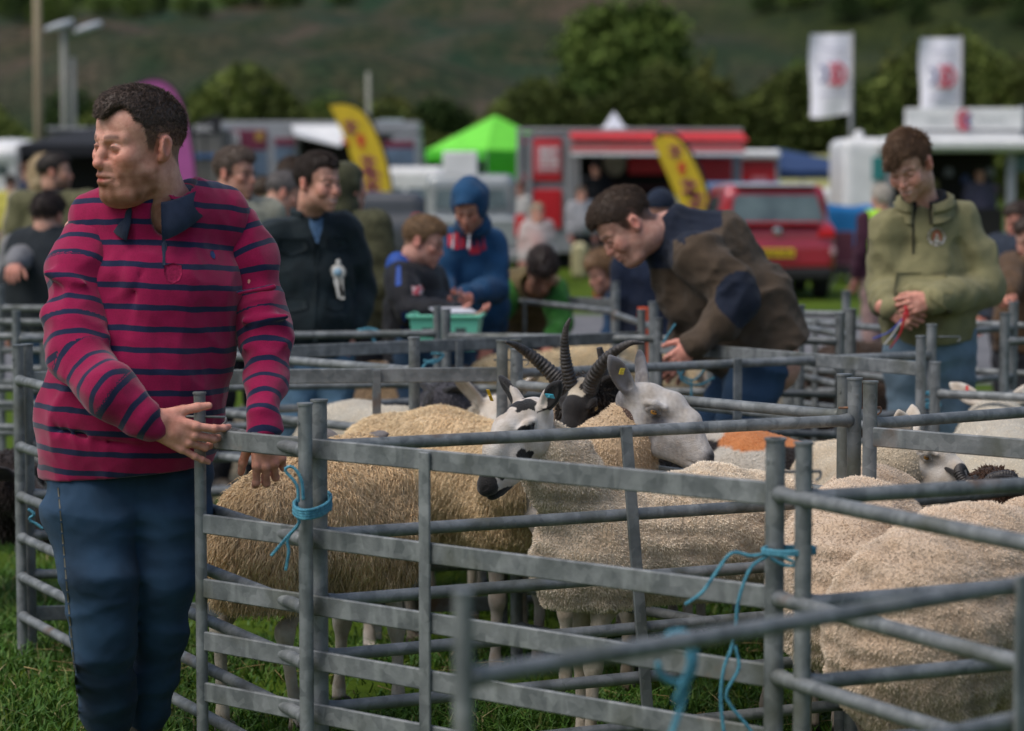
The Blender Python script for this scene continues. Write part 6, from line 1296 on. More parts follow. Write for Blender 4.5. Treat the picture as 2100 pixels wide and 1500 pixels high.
def stripe_mat(name, a, b, period, frac, arm_period=None):
    m = bpy.data.materials.new(name); m.use_nodes = True; N = m.node_tree.nodes; Lk = m.node_tree.links; P = N['Principled BSDF']; P.inputs['Roughness'].default_value = .88; P.inputs['Sheen Weight'].default_value = .25; P.inputs['Specular IOR Level'].default_value = .15
    def att(n): x = N.new('ShaderNodeAttribute'); x.attribute_name = n; return x.outputs['Fac']
    def mth(op, *ins):
        x = N.new('ShaderNodeMath'); x.operation = op
        for k, i in enumerate(ins):
            if isinstance(i, (int, float)): x.inputs[k].default_value = i
            else: Lk.new(i, x.inputs[k])
        return x.outputs[0]
    tc = N.new('ShaderNodeTexCoord'); nz = N.new('ShaderNodeTexNoise'); nz.inputs['Scale'].default_value = 12; Lk.new(tc.outputs['Object'], nz.inputs['Vector'])
    wob = mth('MULTIPLY', mth('SUBTRACT', nz.outputs[0], .5), .012)
    def st(n): return mth('LESS_THAN', mth('FRACT', mth('DIVIDE', mth('ADD', att(n), wob), period)), frac)
    mk = mth('GREATER_THAN', att('mk'), .5); f = mth('ADD', mth('MULTIPLY', st('sa'), mk), mth('MULTIPLY', st('ta'), mth('SUBTRACT', 1.0, mk)))
    n2 = N.new('ShaderNodeTexNoise'); n2.inputs['Scale'].default_value = 350; Lk.new(tc.outputs['Object'], n2.inputs['Vector'])
    def mx(t, f_, A, B):
        x = N.new('ShaderNodeMix'); x.data_type = 'RGBA'; x.blend_type = t
        (Lk.new(f_, x.inputs[0]) if not isinstance(f_, float) else setattr(x.inputs[0], 'default_value', f_))
        for k, i in ((6, A), (7, B)):
            if isinstance(i, tuple): x.inputs[k].default_value = (*i, 1)
            else: Lk.new(i, x.inputs[k])
        return x.outputs[2]
    c = mx('MIX', f, a, b); n3 = N.new('ShaderNodeTexNoise'); n3.inputs['Scale'].default_value = 30; n3.inputs['Detail'].default_value = 8; Lk.new(tc.outputs['Object'], n3.inputs['Vector'])
    r = N.new('ShaderNodeValToRGB'); r.color_ramp.elements[0].color = (.72, .72, .72, 1); r.color_ramp.elements[1].color = (1.15, 1.15, 1.15, 1); Lk.new(n3.outputs[0], r.inputs[0]); c = mx('MULTIPLY', 1.0, c, r.outputs[0])
    r2 = N.new('ShaderNodeValToRGB'); r2.color_ramp.elements[0].color = (.8, .8, .8, 1); r2.color_ramp.elements[0].position = .3; r2.color_ramp.elements[1].position = .6; Lk.new(n2.outputs[0], r2.inputs[0]); c = mx('MULTIPLY', 1.0, c, r2.outputs[0])
    Lk.new(c, P.inputs['Base Color']); bp = N.new('ShaderNodeBump'); bp.inputs['Strength'].default_value = .3; bp.inputs['Distance'].default_value = .002; Lk.new(n2.outputs[0], bp.inputs['Height']); Lk.new(bp.outputs[0], P.inputs['Normal']); return m
RUG = stripe_mat('striped_jersey', (.31, .006, .065), (.012, .018, .06), .0555, .27)
J = {k: np.array(v) for k, v in J.items()}
tpts = [at(258, 960, 6.53), at(268, 850, 6.52), at(298, 720, 6.52), at(328, 590, 6.52), at(338, 500, 6.55)]
trad = [.175, .182, .172, .160, .125]
armsL = [J['shL']+V3(.02, 0, -.015), at(168, 560, 6.44), at(160, 660, 6.38), J['elL'], at(225, 800, 6.22), at(296, 856, 6.21)]
armrL = [.082, .084, .079, .073, .064, .052]
armsR = [J['shR']+V3(-.02, 0, -.01), at(514, 540, 6.6), at(536, 640, 6.57), at(545, 700, 6.54), at(543, 790, 6.45), at(541, 866, 6.37)]
armrR = [.074, .073, .068, .064, .054, .047]
def seg(v, pts, rs_):
    best = np.full(len(v), 9.); along = np.zeros(len(v)); acc = 0
    for i in range(len(pts)-1):
        a, b = pts[i], pts[i+1]; ab = b-a; L = np.linalg.norm(ab); t = np.clip((v-a)@ab/L**2, 0, 1); d = np.linalg.norm(v-a-t[:, None]*ab, axis=1)-(rs_[i]+(rs_[i+1]-rs_[i])*t)
        k = d < best; best[k] = d[k]; along[k] = acc+(((v-a)@ab/L))[k]; acc += L
    return best, along
def shirt(F):
    F.chain(tpts, trad, .05, n=p.side, q=1.28); F.ell(at(275, 830, 6.47), (.18, .13, .2), .08)
    F.cap(J['shL']+V3(.07, .01, -.0), at(330, 470, 6.55), .078, .095, .07).cap(J['shR']-V3(.06, 0, 0), at(345, 462, 6.57), .072, .095, .07)
    F.chain([at(190, 452, 6.5), at(320, 425, 6.5), at(455, 436, 6.58)], [.07, .105, .07], .05)
    # creases: sleeve bunching at the elbows, drag lines over the chest
    for (a, b) in [((395, 470), (470, 640)), ((375, 500), (420, 650)), ((250, 520), (225, 640)), ((290, 560), (240, 720)), ((430, 640), (400, 760)), ((120, 880), (330, 930)), ((440, 760), (330, 880))]:
        F.cap(at(*a, 6.36), at(*b, 6.31), .004, .003, .03, 's')
    F.folds(.012, 13, 11, (1.2, 1, .5)); F.folds(.006, 30, 14, (1, 1, .6)); F.folds(.002, 70, 12, (1, 1, .8))
    F.cap(p.neck+V3(0, 0, -.0), p.neck+V3(-.02, -.02, .14), .10, .12, .01, 's')
    F.ell(at(332, 445, 6.38), (.03, .09, .055), .01, 's')
    F.cut(at(255, 968, 6.5), (.08, 0, -1))
def sattr(v):
    z = v[:, 2]+(v[:, 0]-p.neck[0])*.05+.02*np.clip(np.abs(v[:, 0]-p.neck[0])/.25, 0, 1)**2*np.clip((v[:, 2]-1.3)/.2, 0, 1)
    return dict(ta=z+5, sa=z*0, mk=z*0)
sh = p.garment('striped_shirt', shirt, RUG, keys=['shL', 'shR', 'elL', 'elR', 'wrL', 'wrR', 'hipL', 'hipR', p.neck], margin=.22, res=.006, attrs=sattr)
p.f = p.fwd; p.up = V3(0, 0, 1)
def sleeveL(F):
    F.chain(armsL, armrL, .03); F.cap(at(300, 858, 6.21), at(309, 866, 6.215), .056, .047, .008)
    for (a, b, r_) in [((100, 640), (215, 690), .010), ((105, 700), (225, 740), .011), ((120, 765), (235, 765), .010), ((180, 810), (262, 770), .008), ((215, 850), (285, 800), .006), ((95, 560), (200, 590), .005)]: F.cap(at(*a, 6.35), at(*b, 6.32), r_, r_*.6, .028)
    F.folds(.012, 17, 15, (1, 1, .9)); F.folds(.006, 34, 25, (.8, .8, 1.2)); F.folds(.0025, 60, 12, (1, 1, .8))
def sleeveR(F):
    F.chain(armsR, armrR, .03); F.cap(at(541, 862, 6.37), at(541, 875, 6.36), .051, .046, .008)
    for (a, b, r_) in [((500, 660), (585, 650), .009), ((500, 715), (582, 700), .010), ((505, 760), (580, 745), .008), ((505, 805), (575, 800), .007), ((490, 600), (560, 590), .006)]: F.cap(at(*a, 6.48), at(*b, 6.48), r_, r_*.6, .024)
    F.folds(.012, 17, 16, (1, 1, .9)); F.folds(.006, 34, 26, (.8, .8, 1.2)); F.folds(.0025, 60, 13, (1, 1, .8))
def sat(pts, rs_, o): return lambda v: dict(ta=0*v[:, 0], sa=seg(v, pts, rs_)[1]+5+o, mk=np.ones(len(v)))
p.garment('sleeve', sleeveL, RUG, keys=['shL', 'elL', 'wrL'], margin=.17, res=.0055, attrs=sat(armsL, armrL, .012)); p.garment('sleeve', sleeveR, RUG, keys=['shR', 'elR', 'wrR'], margin=.17, res=.0055, attrs=sat(armsR, armrR, .03))
REC[0] = 0.0
NAVYC = cloth('navy_collar_cotton', (.028, .04, .075), .7, 30)
collar(p, NAVYC, r=.102, h=.055, fall=.066, flare=.028, gap=20, tip=.045, fwd_shift=.012, zoff=-.005, tilt=.012)
bv = bvh_of(sh); 
patch('placket', bv, [(326, 452), (344, 452), (343, 500), (339, 545), (333, 545), (331, 500)], NAVYC, p.root, off=.002)
cr = cloth('crest_thread', (.32, .012, .07), .6, 200); patch('crest', bv, [(337, 545), (355, 540), (372, 545), (374, 562), (368, 575), (355, 582), (342, 575), (336, 562)], cr, p.root, off=.001, thick=.001)
patch('emblem', bv, [(431, 516), (436, 514), (441, 524), (440, 532), (435, 530), (430, 523)], mat('emblem_thread', (.03, .06, .18)), p.root, off=.0015, thick=.001)
def jb(F):
    for w_, pts, rs_ in (('L', [at(188, 960, 6.5), at(186, 1060, 6.46), at(204, 1190, 6.4), at(214, 1330, 6.43), at(222, 1470, 6.5)], [.122, .130, .095, .084, .072]), ('R', [at(345, 960, 6.55), at(343, 1060, 6.52), at(338, 1180, 6.5), at(325, 1310, 6.55), at(302, 1470, 6.62)], [.112, .112, .084, .074, .058])):
        F.chain(pts, rs_, .016)
    F.cap(at(215, 930, 6.53), at(325, 930, 6.56), .125, .12, .06)
    F.cap(at(262, 975, 6.54), at(272, 1010, 6.53), .135, .12, .05); F.folds(.010, 13, 5, (.7, .7, 1.5)); F.folds(.006, 30, 7, (.7, .7, 1.5)); F.folds(.002, 80, 6, (.7, .7, 1.2)); F.cut((0, 0, .05), (0, 0, -1))
jn = p.garment('jeans', jb, DENIM, keys=['hipL', 'hipR', 'kneeL', 'kneeR', 'footL', 'footR'], margin=.24, res=.0075)
bj = bvh_of(jn); TANS = mat('tan_stitching', (.10, .085, .05), (.05, .06, .06), nscale=300)
for y_ in range(1000, 1480, 24): patch('seam_stitching', bj, [(118+(y_-1000)*.09, y_), (121+(y_-1000)*.09, y_), (123+(y_-1000)*.09, y_+20), (120+(y_-1000)*.09, y_+20)], TANS, p.root, off=.0015, thick=.0006)

p.finish(shoes=(.04, .03, .02), shrink=.035)
# ---- generic people
def stand(cx, top, D, yaw=0, h=None, lean=0.0, w=1.0, arms=None):
    t = at(cx, top, D); h0 = t[2] if h is None else h; k = h0; b = np.array((t[0], t[1], t[2]-k)); a = math.radians(yaw); f = V3(math.sin(a), -math.cos(a), 0); s = V3(math.cos(a), math.sin(a), 0); U = V3(0, 0, 1)
    ln = f*lean*k; J = dict(head=t-U*.07*k, shL=b+U*.815*k-s*.11*k*w+ln*.2, shR=b+U*.815*k+s*.11*k*w+ln*.2, hipL=b+U*.52*k-s*.052*k-ln, hipR=b+U*.52*k+s*.052*k-ln, kneeL=b+U*.285*k-s*.06*k+f*.02*k-ln, kneeR=b+U*.285*k+s*.06*k+f*.02*k-ln, footL=b-s*.06*k-ln, footR=b+s*.06*k-ln)
    for q_, sg in (('L', -1), ('R', 1)):
        J['el'+q_] = J['sh'+q_]-U*.185*k+s*sg*.035*k-f*.01*k; J['wr'+q_] = J['el'+q_]-U*.14*k+f*.05*k
    J['footL'] = J['footL']*V3(1, 1, 0); J['footR'] = J['footR']*V3(1, 1, 0)
    for k_, v in (arms or {}).items(): J[k_] = at(*v)
    return J
def top_garment(p, name, m, t=.02, hem=None, folds=.006, seed=1, res=None, arm=(.052, .042), end=.97, cutup=.0, sleeves=True, extra=None, col=None, chest=1.0, belly=1.05, neck=.075, up=None, attrs=None, arm_t=0):
    def b(F):
        p.torso_field(F, t, chest=chest, belly=belly)
        if sleeves:
            for w_ in 'LR': p.arm_field(F, w_, t*.8+arm_t, ru=arm[0]*1.12, rl=arm[1]*1.1, end=end, k=.035)
        if extra: extra(F)
        F.folds(folds*1.5, 14, seed+7, (1.2, 1, .8)).folds(folds, 26, seed, (1, 1, 1.1)).folds(folds*.4, 60, seed+1)
        F.cap(p.neck-p.up*.03, p.neck+p.up*.1, neck, neck+.02, .01, 's'); u = p.up if up is None else up
        F.cut((p.pelvis+u*(hem if hem is not None else -.05)), -u)
    return p.garment(name, b, m, res=res, col=col, attrs=attrs)
# man in the dark jacket with the rosette
J = stand(640, 322, 11.5, yaw=18, lean=0.0, w=1.06); J['head'] = at(652, 378, 11.45); J.update(shL=at(560, 485, 11.5), shR=at(705, 470, 11.6), elL=at(535, 585, 11.6), elR=at(738, 590, 11.7), wrL=at(560, 680, 11.4), wrR=at(722, 672, 11.6), hipL=at(605, 705, 11.6), hipR=at(672, 705, 11.65))
p = Person('smiling man in a dark waxed jacket with a pale blue and white rosette', J, girth=1.08, res=.009, yaw=50, pitch=4, hscale=1.06); p.gaze = (6, 8)
p.head(res=.0034, skin=(.62, .34, .25), smile=1.0, open_=.005, stub=.35, beard=(.2, .11, .07), hairc=(.05, .03, .025), hl=.01, neck_r=.066); p.hair(res=.0045, color=(.035, .022, .016), n=9000, L=.016, r=.0010, t=.008, top=.008, hl=.012)
p.hand('L', (.2, -.1, -1), (1, .2, 0), 1); p.hand('R', (.0, -.1, -1), (-1, .2, 0), -1)
JK = cloth('dark_waxed_cloth', (.012, .022, .027), .65, 14, .3, 250, rough=.7)
g = top_garment(p, 'jacket', JK, t=.022, hem=-.05, folds=.009, seed=31, neck=.07)
SH = cloth('blue_check_shirt', (.10, .19, .33), .5, 120); collar(p, JK, r=.075, h=.055, fall=.02, flare=.02, gap=30, tip=.0, zoff=.01, th=.012)
collar(p, SH, r=.067, h=.03, fall=.05, flare=.012, gap=24, tip=.05, zoff=.0)
bv = bvh_of(g); patch('shirt_front', bv, [(627, 440), (642, 455), (660, 445), (668, 440), (660, 470), (651, 502), (645, 490), (635, 465)], SH, p.root, off=.004)
for pts in ([(570, 490), (628, 490), (630, 512), (600, 524), (572, 512)], [(670, 488), (712, 490), (713, 508), (690, 518), (672, 508)], [(578, 612), (628, 612), (630, 634), (600, 640), (580, 634)], [(668, 610), (700, 612), (702, 632), (686, 638), (668, 630)]): patch('pocket_flap', bv, pts, JK, p.root, off=.006, thick=.006)
patch('front_placket', bv, [(645, 500), (655, 500), (652, 590), (650, 700), (640, 700), (643, 590)], JK, p.root, off=.005, thick=.005)
p.jeans(DENIM3 if False else cloth('denim_light', (.10, .19, .28), .6, 6, .3, 700), t=.018, seed=8); R0 = p.finish()
SAT = mat('rosette_satin', (.78, .76, .7), rough=.4, nscale=30); RB = mat('rosette_blue', (.30, .48, .62), rough=.5)
c = np.array(bv.ray_cast(Vector((0, 0, CAMH)), Vector(at(693, 558, 5)-V3(0, 0, CAMH)).normalized())[0])-V3(0, .02, 0); rt = empty('rosette', tuple(c), 0, 'white and pale blue rosette pinned on the dark jacket', 'rosette')
mb = MB(); a = np.linspace(0, 2*np.pi, 73)[:-1]; r1 = .036*(1+.08*np.cos(a*18)); V_ = np.vstack([np.stack([c[0]+r1*np.cos(a), c[1]-.004*np.cos(a*18), c[2]+r1*np.sin(a)], 1), np.stack([c[0]+.015*np.cos(a), c[1]-.008+0*a, c[2]+.015*np.sin(a)], 1), np.stack([c[0]+r1*np.cos(a), c[1]+.006+0*a, c[2]+r1*np.sin(a)], 1)]); i = np.arange(72); j = (i+1) % 72
mb.add(V_, np.vstack([np.stack([i, j, j+72, i+72], -1), np.stack([i, j, j+144, i+144], -1)])); mb.build('frill', SAT, rt)
mb = MB(); mb.sweep([c-V3(0, .004, 0), c-V3(0, .011, 0)], [.020, .018], 24); mb.build('disc', RB, rt, smooth=True)
for (x0, x1, L) in ((-.012, -.035, .095), (.006, -.012, .10), (.016, .012, .085)):
    mb = MB(); mb.box((-.009, -.001, -L), (.009, .001, 0), R=rotm(0, 0, math.degrees((x1-x0)/L)), o=c+V3(x0, -.002, -.03)); mb.build('ribbon_tail', SAT, rt)
mb = MB(); mb.ell(c+V3(.003, 0, .046), (.012, .004, .014), 10); mb.build('ribbon_loop', SAT, rt)
def glasses(p, m=None):
    m = m or mat('glasses_wire', (.12, .1, .09), rough=.3, metal=.6)
    mb = MB()
    for s in (-1, 1):
        a = np.linspace(0, 6.283, 21); L_ = np.stack([s*.032+.021*np.cos(a), -.103+0*a+.006*np.abs(np.cos(a)), .003+.015*np.sin(a)], 1); mb.sweep(p.tow(L_), .0012, 5, cap=False); mb.sweep(p.tow(np.array([(s*.053, -.098, .008), (s*.07, -.04, .012), (s*.08, .02, .008)])), .0013, 5)
    mb.sweep(p.tow(np.array([(-.011, -.104, .006), (0, -.108, .009), (.011, -.104, .006)])), .0012, 5)
    mb.build('spectacles', m, p.root, smooth=True)
def bg(label, J, head, hairkw, top, pants=DARK, girth=1.0, res=.016, hres=.005, yaw=0, pitch=0, roll=0, hs=1.0, hands=True, thick=.021, skin=(.6, .34, .25), gl=False, shirt=None, hem=-.06, after=None, nohair=False, tkw={}, shoes=(.03, .025, .02)):
    p = Person(label, J, girth=girth, res=res, yaw=yaw, pitch=pitch, roll=roll, hscale=hs)
    p.head(res=hres, skin=skin, **head)
    if not nohair: p.hair(res=hres*1.2, **hairkw)
    if hands:
        for w_ in 'LR':
            d = nrm(p.J['wr'+w_]-p.J['el'+w_]); p.hand(w_, d+V3(0, 0, -.1), np.cross(d, p.side)+V3(0, .1, 0), 1, res=max(.003, hres*.8))
    g = top_garment(p, 'jacket' if thick > .02 else 'jumper', top, t=thick, hem=hem, res=res, **tkw)
    if shirt is not None: collar(p, shirt, r=.068, h=.035, fall=.045, flare=.02, gap=26, tip=.03)
    p.jeans(pants, t=.016, res=res*1.1)
    if gl: glasses(p)
    if after: after(p, g)
    p.finish(shoes=shoes); return p
GREYH = dict(color=(.16, .13, .11), n=2500, L=.018, r=.001, t=.012, top=.006); BRN = dict(color=(.05, .03, .02), n=2500, L=.018, r=.001, t=.012, top=.008)
J = stand(482, 308, 12.6, yaw=30, w=1.0); J['head'] = at(482, 358, 12.6)
bg('middle-aged man with spectacles and short grey-brown hair in a cream coat', J, dict(hairc=(.1, .07, .06)), dict(color=(.12, .085, .065), n=5000, L=.018, r=.0009, t=.012, top=.008), cloth('cream_coat', (.42, .40, .30)), yaw=62, pitch=4, res=.012, hres=.004, gl=True, hs=1.02, shirt=cloth('violet_check', (.1, .09, .14)), skin=(.55, .3, .22))
J = stand(570, 362, 15.0, yaw=50); J['head'] = at(582, 398, 15)
bg('grey-haired man in a dark quilted jacket looking away to the right', J, {}, dict(color=(.14, .125, .12), n=2500, L=.02, r=.001, t=.012, top=.004), cloth('black_quilt', (.015, .018, .022)), yaw=100, pitch=22, hs=1.0)
J = stand(598, 330, 17.0, yaw=150)
bg('person with curly brown hair seen over the grey-haired man', J, {}, dict(color=(.07, .042, .025), n=2500, L=.03, r=.0014, t=.025, top=.012), cloth('olive_jacket', (.11, .12, .05)), yaw=160)
J = stand(545, 368, 19.0, yaw=150)
bg('person in a white top seen behind the man with spectacles', J, {}, dict(color=(.08, .05, .03), n=1500, L=.02, r=.0014, t=.012), cloth('white_cotton', (.6, .6, .66)), yaw=140)
def hood(p, m, t=.02, open_=.075, name='hood', res=.006, back=.03, drop=.0):
    F = Field((-.17, -.2, -.22), (.17, .24, .22), res, big=.1)
    F.ell((0, .03, .03), (.09+t, .115+t, .115+t), .02).ell((0, .07+back, .04), (.06+t, .06+t, .07+t), .06).ell((0, .05, -.1-drop), (.09+t, .09+t, .07), .05).cap((0, -.03, .08), (0, -.075, .07), .06+t*.5, .04+t*.5, .04)
    F.ell((0, -.1, -.01), (open_, .16, open_*1.45), .015, 's'); F.fn(lambda X, Y, Z: .004*sines((X, Y, Z), 4, 45)); v, q = F.mesh(); return npmesh(name, p.tow(v), q, m, p.root, True)
J = stand(712, 345, 13.2, yaw=150); p = bg('person in an olive hat and padded coat standing behind the dark jacket', J, {}, BRN, cloth('olive_coat', (.085, .085, .045), .6), yaw=130, girth=1.1, nohair=True, after=lambda p, g: hood(p, MATS['olive_coat'], t=.006, name='knitted_hat', back=-.01))
# boy with the crate
J = stand(862, 450, 12.3, yaw=65, w=.95); J['head'] = at(868, 497, 12.3); J.update(shL=at(822, 575, 12.15), shR=at(880, 570, 12.5), elL=at(845, 640, 12.0), wrL=at(938, 642, 11.9), elR=at(900, 640, 12.5), wrR=at(940, 628, 12.2), hipL=at(848, 715, 12.2), hipR=at(852, 715, 12.45))
def boyfix(p, g):
    F = Field(p.neck-.16, p.neck+.16, .008); F.chain([p.neck+V3(-.05, .08, .02), p.neck+V3(-.09, .04, .03), p.neck+V3(-.08, -.06, .02), p.neck+V3(-.02, -.09, -.01)], [.04, .045, .045, .03], .03).ell(p.neck+V3(-.1, 0, .0), (.05, .07, .06), .03); v, q = F.mesh(); npmesh('hood', v, q, mat('boy_hood', (.01, .07, .35), (.01, .05, .25), rough=.7), p.root)
    b = bvh_of(g); patch('blue_panel', b, [(812, 545), (822, 545), (823, 585), (812, 588)], MATS['boy_hood'], p.root); patch('badge', b, [(843, 588), (862, 583), (868, 595), (862, 606), (846, 606)], mat('badge_red_white', (.55, .5, .5), (.4, .03, .05), nscale=30, lo=.45, hi=.55), p.root, off=.006); patch('side_panel', b, [(824, 640), (838, 640), (836, 700), (823, 700)], MATS['boy_hood'], p.root)
bg('boy with glasses and fair hair in a black and blue jacket carrying the mint crate', J, dict(hairc=(.2, .12, .06), fat=1.03), dict(color=(.22, .13, .065), n=5000, L=.016, r=.001, t=.012, top=.01), cloth('black_softshell', (.012, .013, .018), .7, 20, rough=.6), pants=DENIM2, yaw=78, pitch=18, hs=.96, res=.01, hres=.0038, gl=True, girth=.9, skin=(.6, .33, .26), after=boyfix, thick=.028)
MINT = mat('mint_plastic', (.2, .68, .48), (.17, .6, .42), rough=.35, nscale=5, spec=.5); DK = mat('dark_print', (.06, .1, .09))
c = at(916, 680, 11.75); cr = empty('storage_crate', (c[0], c[1], c[2]-.09), 0, 'mint green plastic crate carried by the boy in the black jacket', 'crate'); Rz = rotm(-4, 0, 0)
def tub(c, a, b, h, th, flare, Rz):
    mb = MB()
    def ring(x, y, z): return [c+Rz@V3(sx*x, sy*y, z) for sx, sy in ((-1, -1), (1, -1), (1, 1), (-1, 1))]
    R_ = [ring(a, b, 0), ring(a+flare, b+flare, h), ring(a+flare-th, b+flare-th, h), ring(a-th, b-th, th)]; V_ = np.array([x for r in R_ for x in r]); q = [[0, 1, 2, 3], [12, 13, 14, 15]]
    for k in range(3):
        for i in range(4): q.append([k*4+i, k*4+(i+1) % 4, (k+1)*4+(i+1) % 4, (k+1)*4+i])
    return mb.add(V_, q)
cc = c-V3(0, 0, .085); tub(cc, .145, .12, .165, .006, .022, Rz).build('tub', MINT, cr)
mb = MB()
for s in (-1, 1): mb.box((-.178, s*.148-.009, .157), (.178, s*.148+.009, .172), R=Rz, o=cc, bev=.003); mb.box((s*.172-.009, -.139, .157), (s*.172+.009, .139, .172), R=Rz, o=cc, bev=.003)
mb.build('rim', MINT, cr)
for s in (-1, 1): mb = MB(); mb.box((s*.08-.025, -.1355, .07), (s*.08+.025, -.1335, .11), R=Rz@rotm(0, 0, 0), o=cc+V3(0, -.0, 0)); mb.build('printed_mark', DK, cr)
mb = MB(); mb.box((-.1, -.07, 0), (.1, .07, .004), R=rotm(20, 8, 0), o=c+V3(.03, 0, .10)); tag(mb.build('paper', mat('white_paper', (.7, .7, .75)), None), 'white sheet of paper lying on the mint crate', 'paper')
# blue hoodie
J = stand(962, 366, 13.4, yaw=-8, w=1.12); J['head'] = at(962, 428, 13.25); J.update(shL=at(918, 500, 13.4), shR=at(1008, 500, 13.5), elL=at(905, 585, 13.3), elR=at(1018, 590, 13.4), wrL=at(918, 610, 13.1), wrR=at(952, 605, 13.0), hipL=at(935, 665, 13.6), hipR=at(990, 665, 13.6))
BH = cloth('blue_sweat_cloth', (.018, .075, .17), .7, 12)
def hoodfix(p, g):
    hood(p, BH, t=.012, open_=.066, back=.01, drop=.03); b = bvh_of(g)
    RED = mat('red_print', (.6, .02, .05), rough=.6); WH = mat('white_cord', (.7, .7, .75))
    for (x, y0, y1, w_) in ((917, 482, 505, 10), (930, 478, 510, 11), (944, 484, 508, 9), (957, 480, 512, 12), (972, 484, 514, 11), (985, 472, 512, 9), (962, 508, 520, 20)): patch('red_lettering', b, [(x, y0), (x+w_, y0-2), (x+w_+2, y1), (x+1, y1+2)], RED, p.root, off=.005)
    patch('white_lettering', b, [(944, 468), (962, 467), (962, 474), (944, 475)], WH, p.root, off=.005)
    for x in (934, 967): mb = MB(); mb.sweep(catmull([at(x-4, 482, 13.15), at(x-5, 492, 13.16), at(x-6, 512, 13.14)], 5), .006, 6); mb.build('drawstring', WH, p.root, smooth=True)
bg('man with his blue hood up looking down at his hands', J, dict(beard=(.06, .03, .02), stub=.5), BRN, BH, pants=DENIM, yaw=-12, pitch=28, res=.011, hres=.0042, girth=1.12, after=hoodfix, nohair=True, thick=.02, skin=(.52, .27, .19), hem=-.04)
# bending person in green with a tan vest
GRN = cloth('green_wool', (.045, .19, .03), .6); TAN = cloth('tan_vest', (.17, .13, .06), .6)
U = V3(0, 0, 1); J = dict(head=at(1112, 556, 13.7), shL=at(1050, 590, 13.9), shR=at(1140, 598, 13.9), elL=at(1012, 660, 13.7), elR=at(1150, 665, 13.7), wrL=at(1000, 715, 13.4), wrR=at(1128, 712, 13.4), hipL=at(1020, 640, 14.5), hipR=at(1085, 640, 14.6))
for s_ in 'LR': J['knee'+s_] = J['hip'+s_]*V3(1, 1, .55)-V3(0, .1, 0); J['foot'+s_] = J['hip'+s_]*V3(1, 1, 0)+V3(0, .1, 0)
def vestfix(p, g): top_garment(p, 'vest', TAN, t=.038, hem=-.02, res=.014, sleeves=False, chest=1.02, neck=.08)
bg('person in a green jumper and tan vest bending over the far pen', J, {}, dict(color=(.03, .018, .014), n=2500, L=.03, r=.0014, t=.02, top=.01), GRN, pants=cloth('blue_trousers', (.03, .06, .14)), yaw=5, pitch=52, res=.013, hres=.005, girth=1.0, after=vestfix, thick=.018, skin=(.45, .24, .17))
# woman with long hair
J = dict(head=at(1240, 560, 15), shL=at(1268, 615, 14.85), shR=at(1300, 600, 15.3), elL=at(1262, 670, 14.8), elR=at(1320, 660, 15.3), wrL=at(1240, 715, 14.7), wrR=at(1290, 700, 15.0), hipL=at(1350, 665, 15.2), hipR=at(1365, 660, 15.5))
for s_ in 'LR': J['knee'+s_] = J['hip'+s_]*V3(1, 1, .5)-V3(.1, .1, 0); J['foot'+s_] = J['hip'+s_]*V3(1, 1, 0)
bg('girl with long light brown hair in a navy top leaning over the pen', J, {}, dict(color=(.26, .15, .075), n=6000, L=.05, r=.0014, t=.03, top=.018, long=.12, lie=.9), cloth('navy_top', (.015, .045, .10), .7), pants=cloth('navy_pants', (.015, .03, .07)), yaw=-62, pitch=22, res=.014, hres=.005, girth=.85, thick=.018, skin=(.6, .34, .25))
# bending man in brown and navy fleece
D = 9.95
J = dict(head=at(1285, 462, D-.1), shL=at(1432, 515, D-.22), shR=at(1395, 498, D+.22), elL=at(1512, 612, D-.3), elR=at(1420, 640, D+.2), wrL=at(1425, 705, D-.38), wrR=at(1398, 722, D+.0), hipL=at(1568, 720, D-.08), hipR=at(1545, 718, D+.14), kneeL=at(1520, 880, D-.1), kneeR=at(1470, 880, D+.12))
for s_ in 'LR': J['foot'+s_] = J['knee'+s_]*V3(1, 1, 0)+V3(.08, 0, 0)
p = Person('man in a brown fleece with navy shoulders bending to tie blue twine', J, girth=1.2, res=.0085, yaw=-78, pitch=44, roll=0, hscale=1.14)
p.neck = at(1372, 470, D); p.fwd = nrm((-.65, 0, -.75)); p.head(res=.0032, skin=(.66, .37, .28), neck_r=.075, fat=1.05, hairc=(.09, .05, .035), stub=.2, smile=.3)
p.hair(res=.0042, color=(.06, .036, .022), n=12000, L=.012, r=.0009, lie=.7, grow=(0, -1, .2), t=.003, top=.012)
FL = cloth('brown_fleece', (1, 1, 1), .75, 18, .5, 260, sheen=.08, col=True)
def fex(F):
    F.chain([at(1395, 490, D), at(1470, 510, D+.02), at(1545, 610, D+.03), at(1590, 690, D+.02)], [.115, .14, .15, .135], .06, n=V3(0, 1, 0), q=1.15)
    F.cap(at(1345, 520, D-.02), at(1400, 620, D), .06, .1, .06); F.cap(at(1370, 468, D), at(1345, 505, D), .085, .07, .03)
    F.chain([at(1432, 530, D-.2), at(1500, 590, D-.28), at(1520, 620, D-.3)], [.10, .088, .082], .03); F.chain([at(1520, 620, D-.3), at(1470, 670, D-.34), at(1430, 700, D-.38)], [.08, .068, .055], .03)
def fcol(v):
    c = np.tile(np.array((.085, .060, .040)), (len(v), 1)); P = np.stack([(v[:, 0]/v[:, 1])*FPX+CX], 1)[:, 0]; Q = (CAMH-v[:, 2])/v[:, 1]*FPX+HOR
    yoke = (Q < 470+(P-1340)*.50-0*P) & (P < 1480) & (Q < 545); yoke &= ~((P > 1405) & (Q > 487+(P-1405)*-.3)); yoke |= (P < 1385) & (Q < 550) & (P > 1300) & (Q > 440) & (P-1300 < 80)
    patch_ = (np.linalg.norm(v-at(1525, 615, D-.36), axis=1) < .115) & (v[:, 1] < D-.14)
    nvy = np.array((.012, .018, .035)); c[yoke] = nvy; c[patch_] = nvy; return c
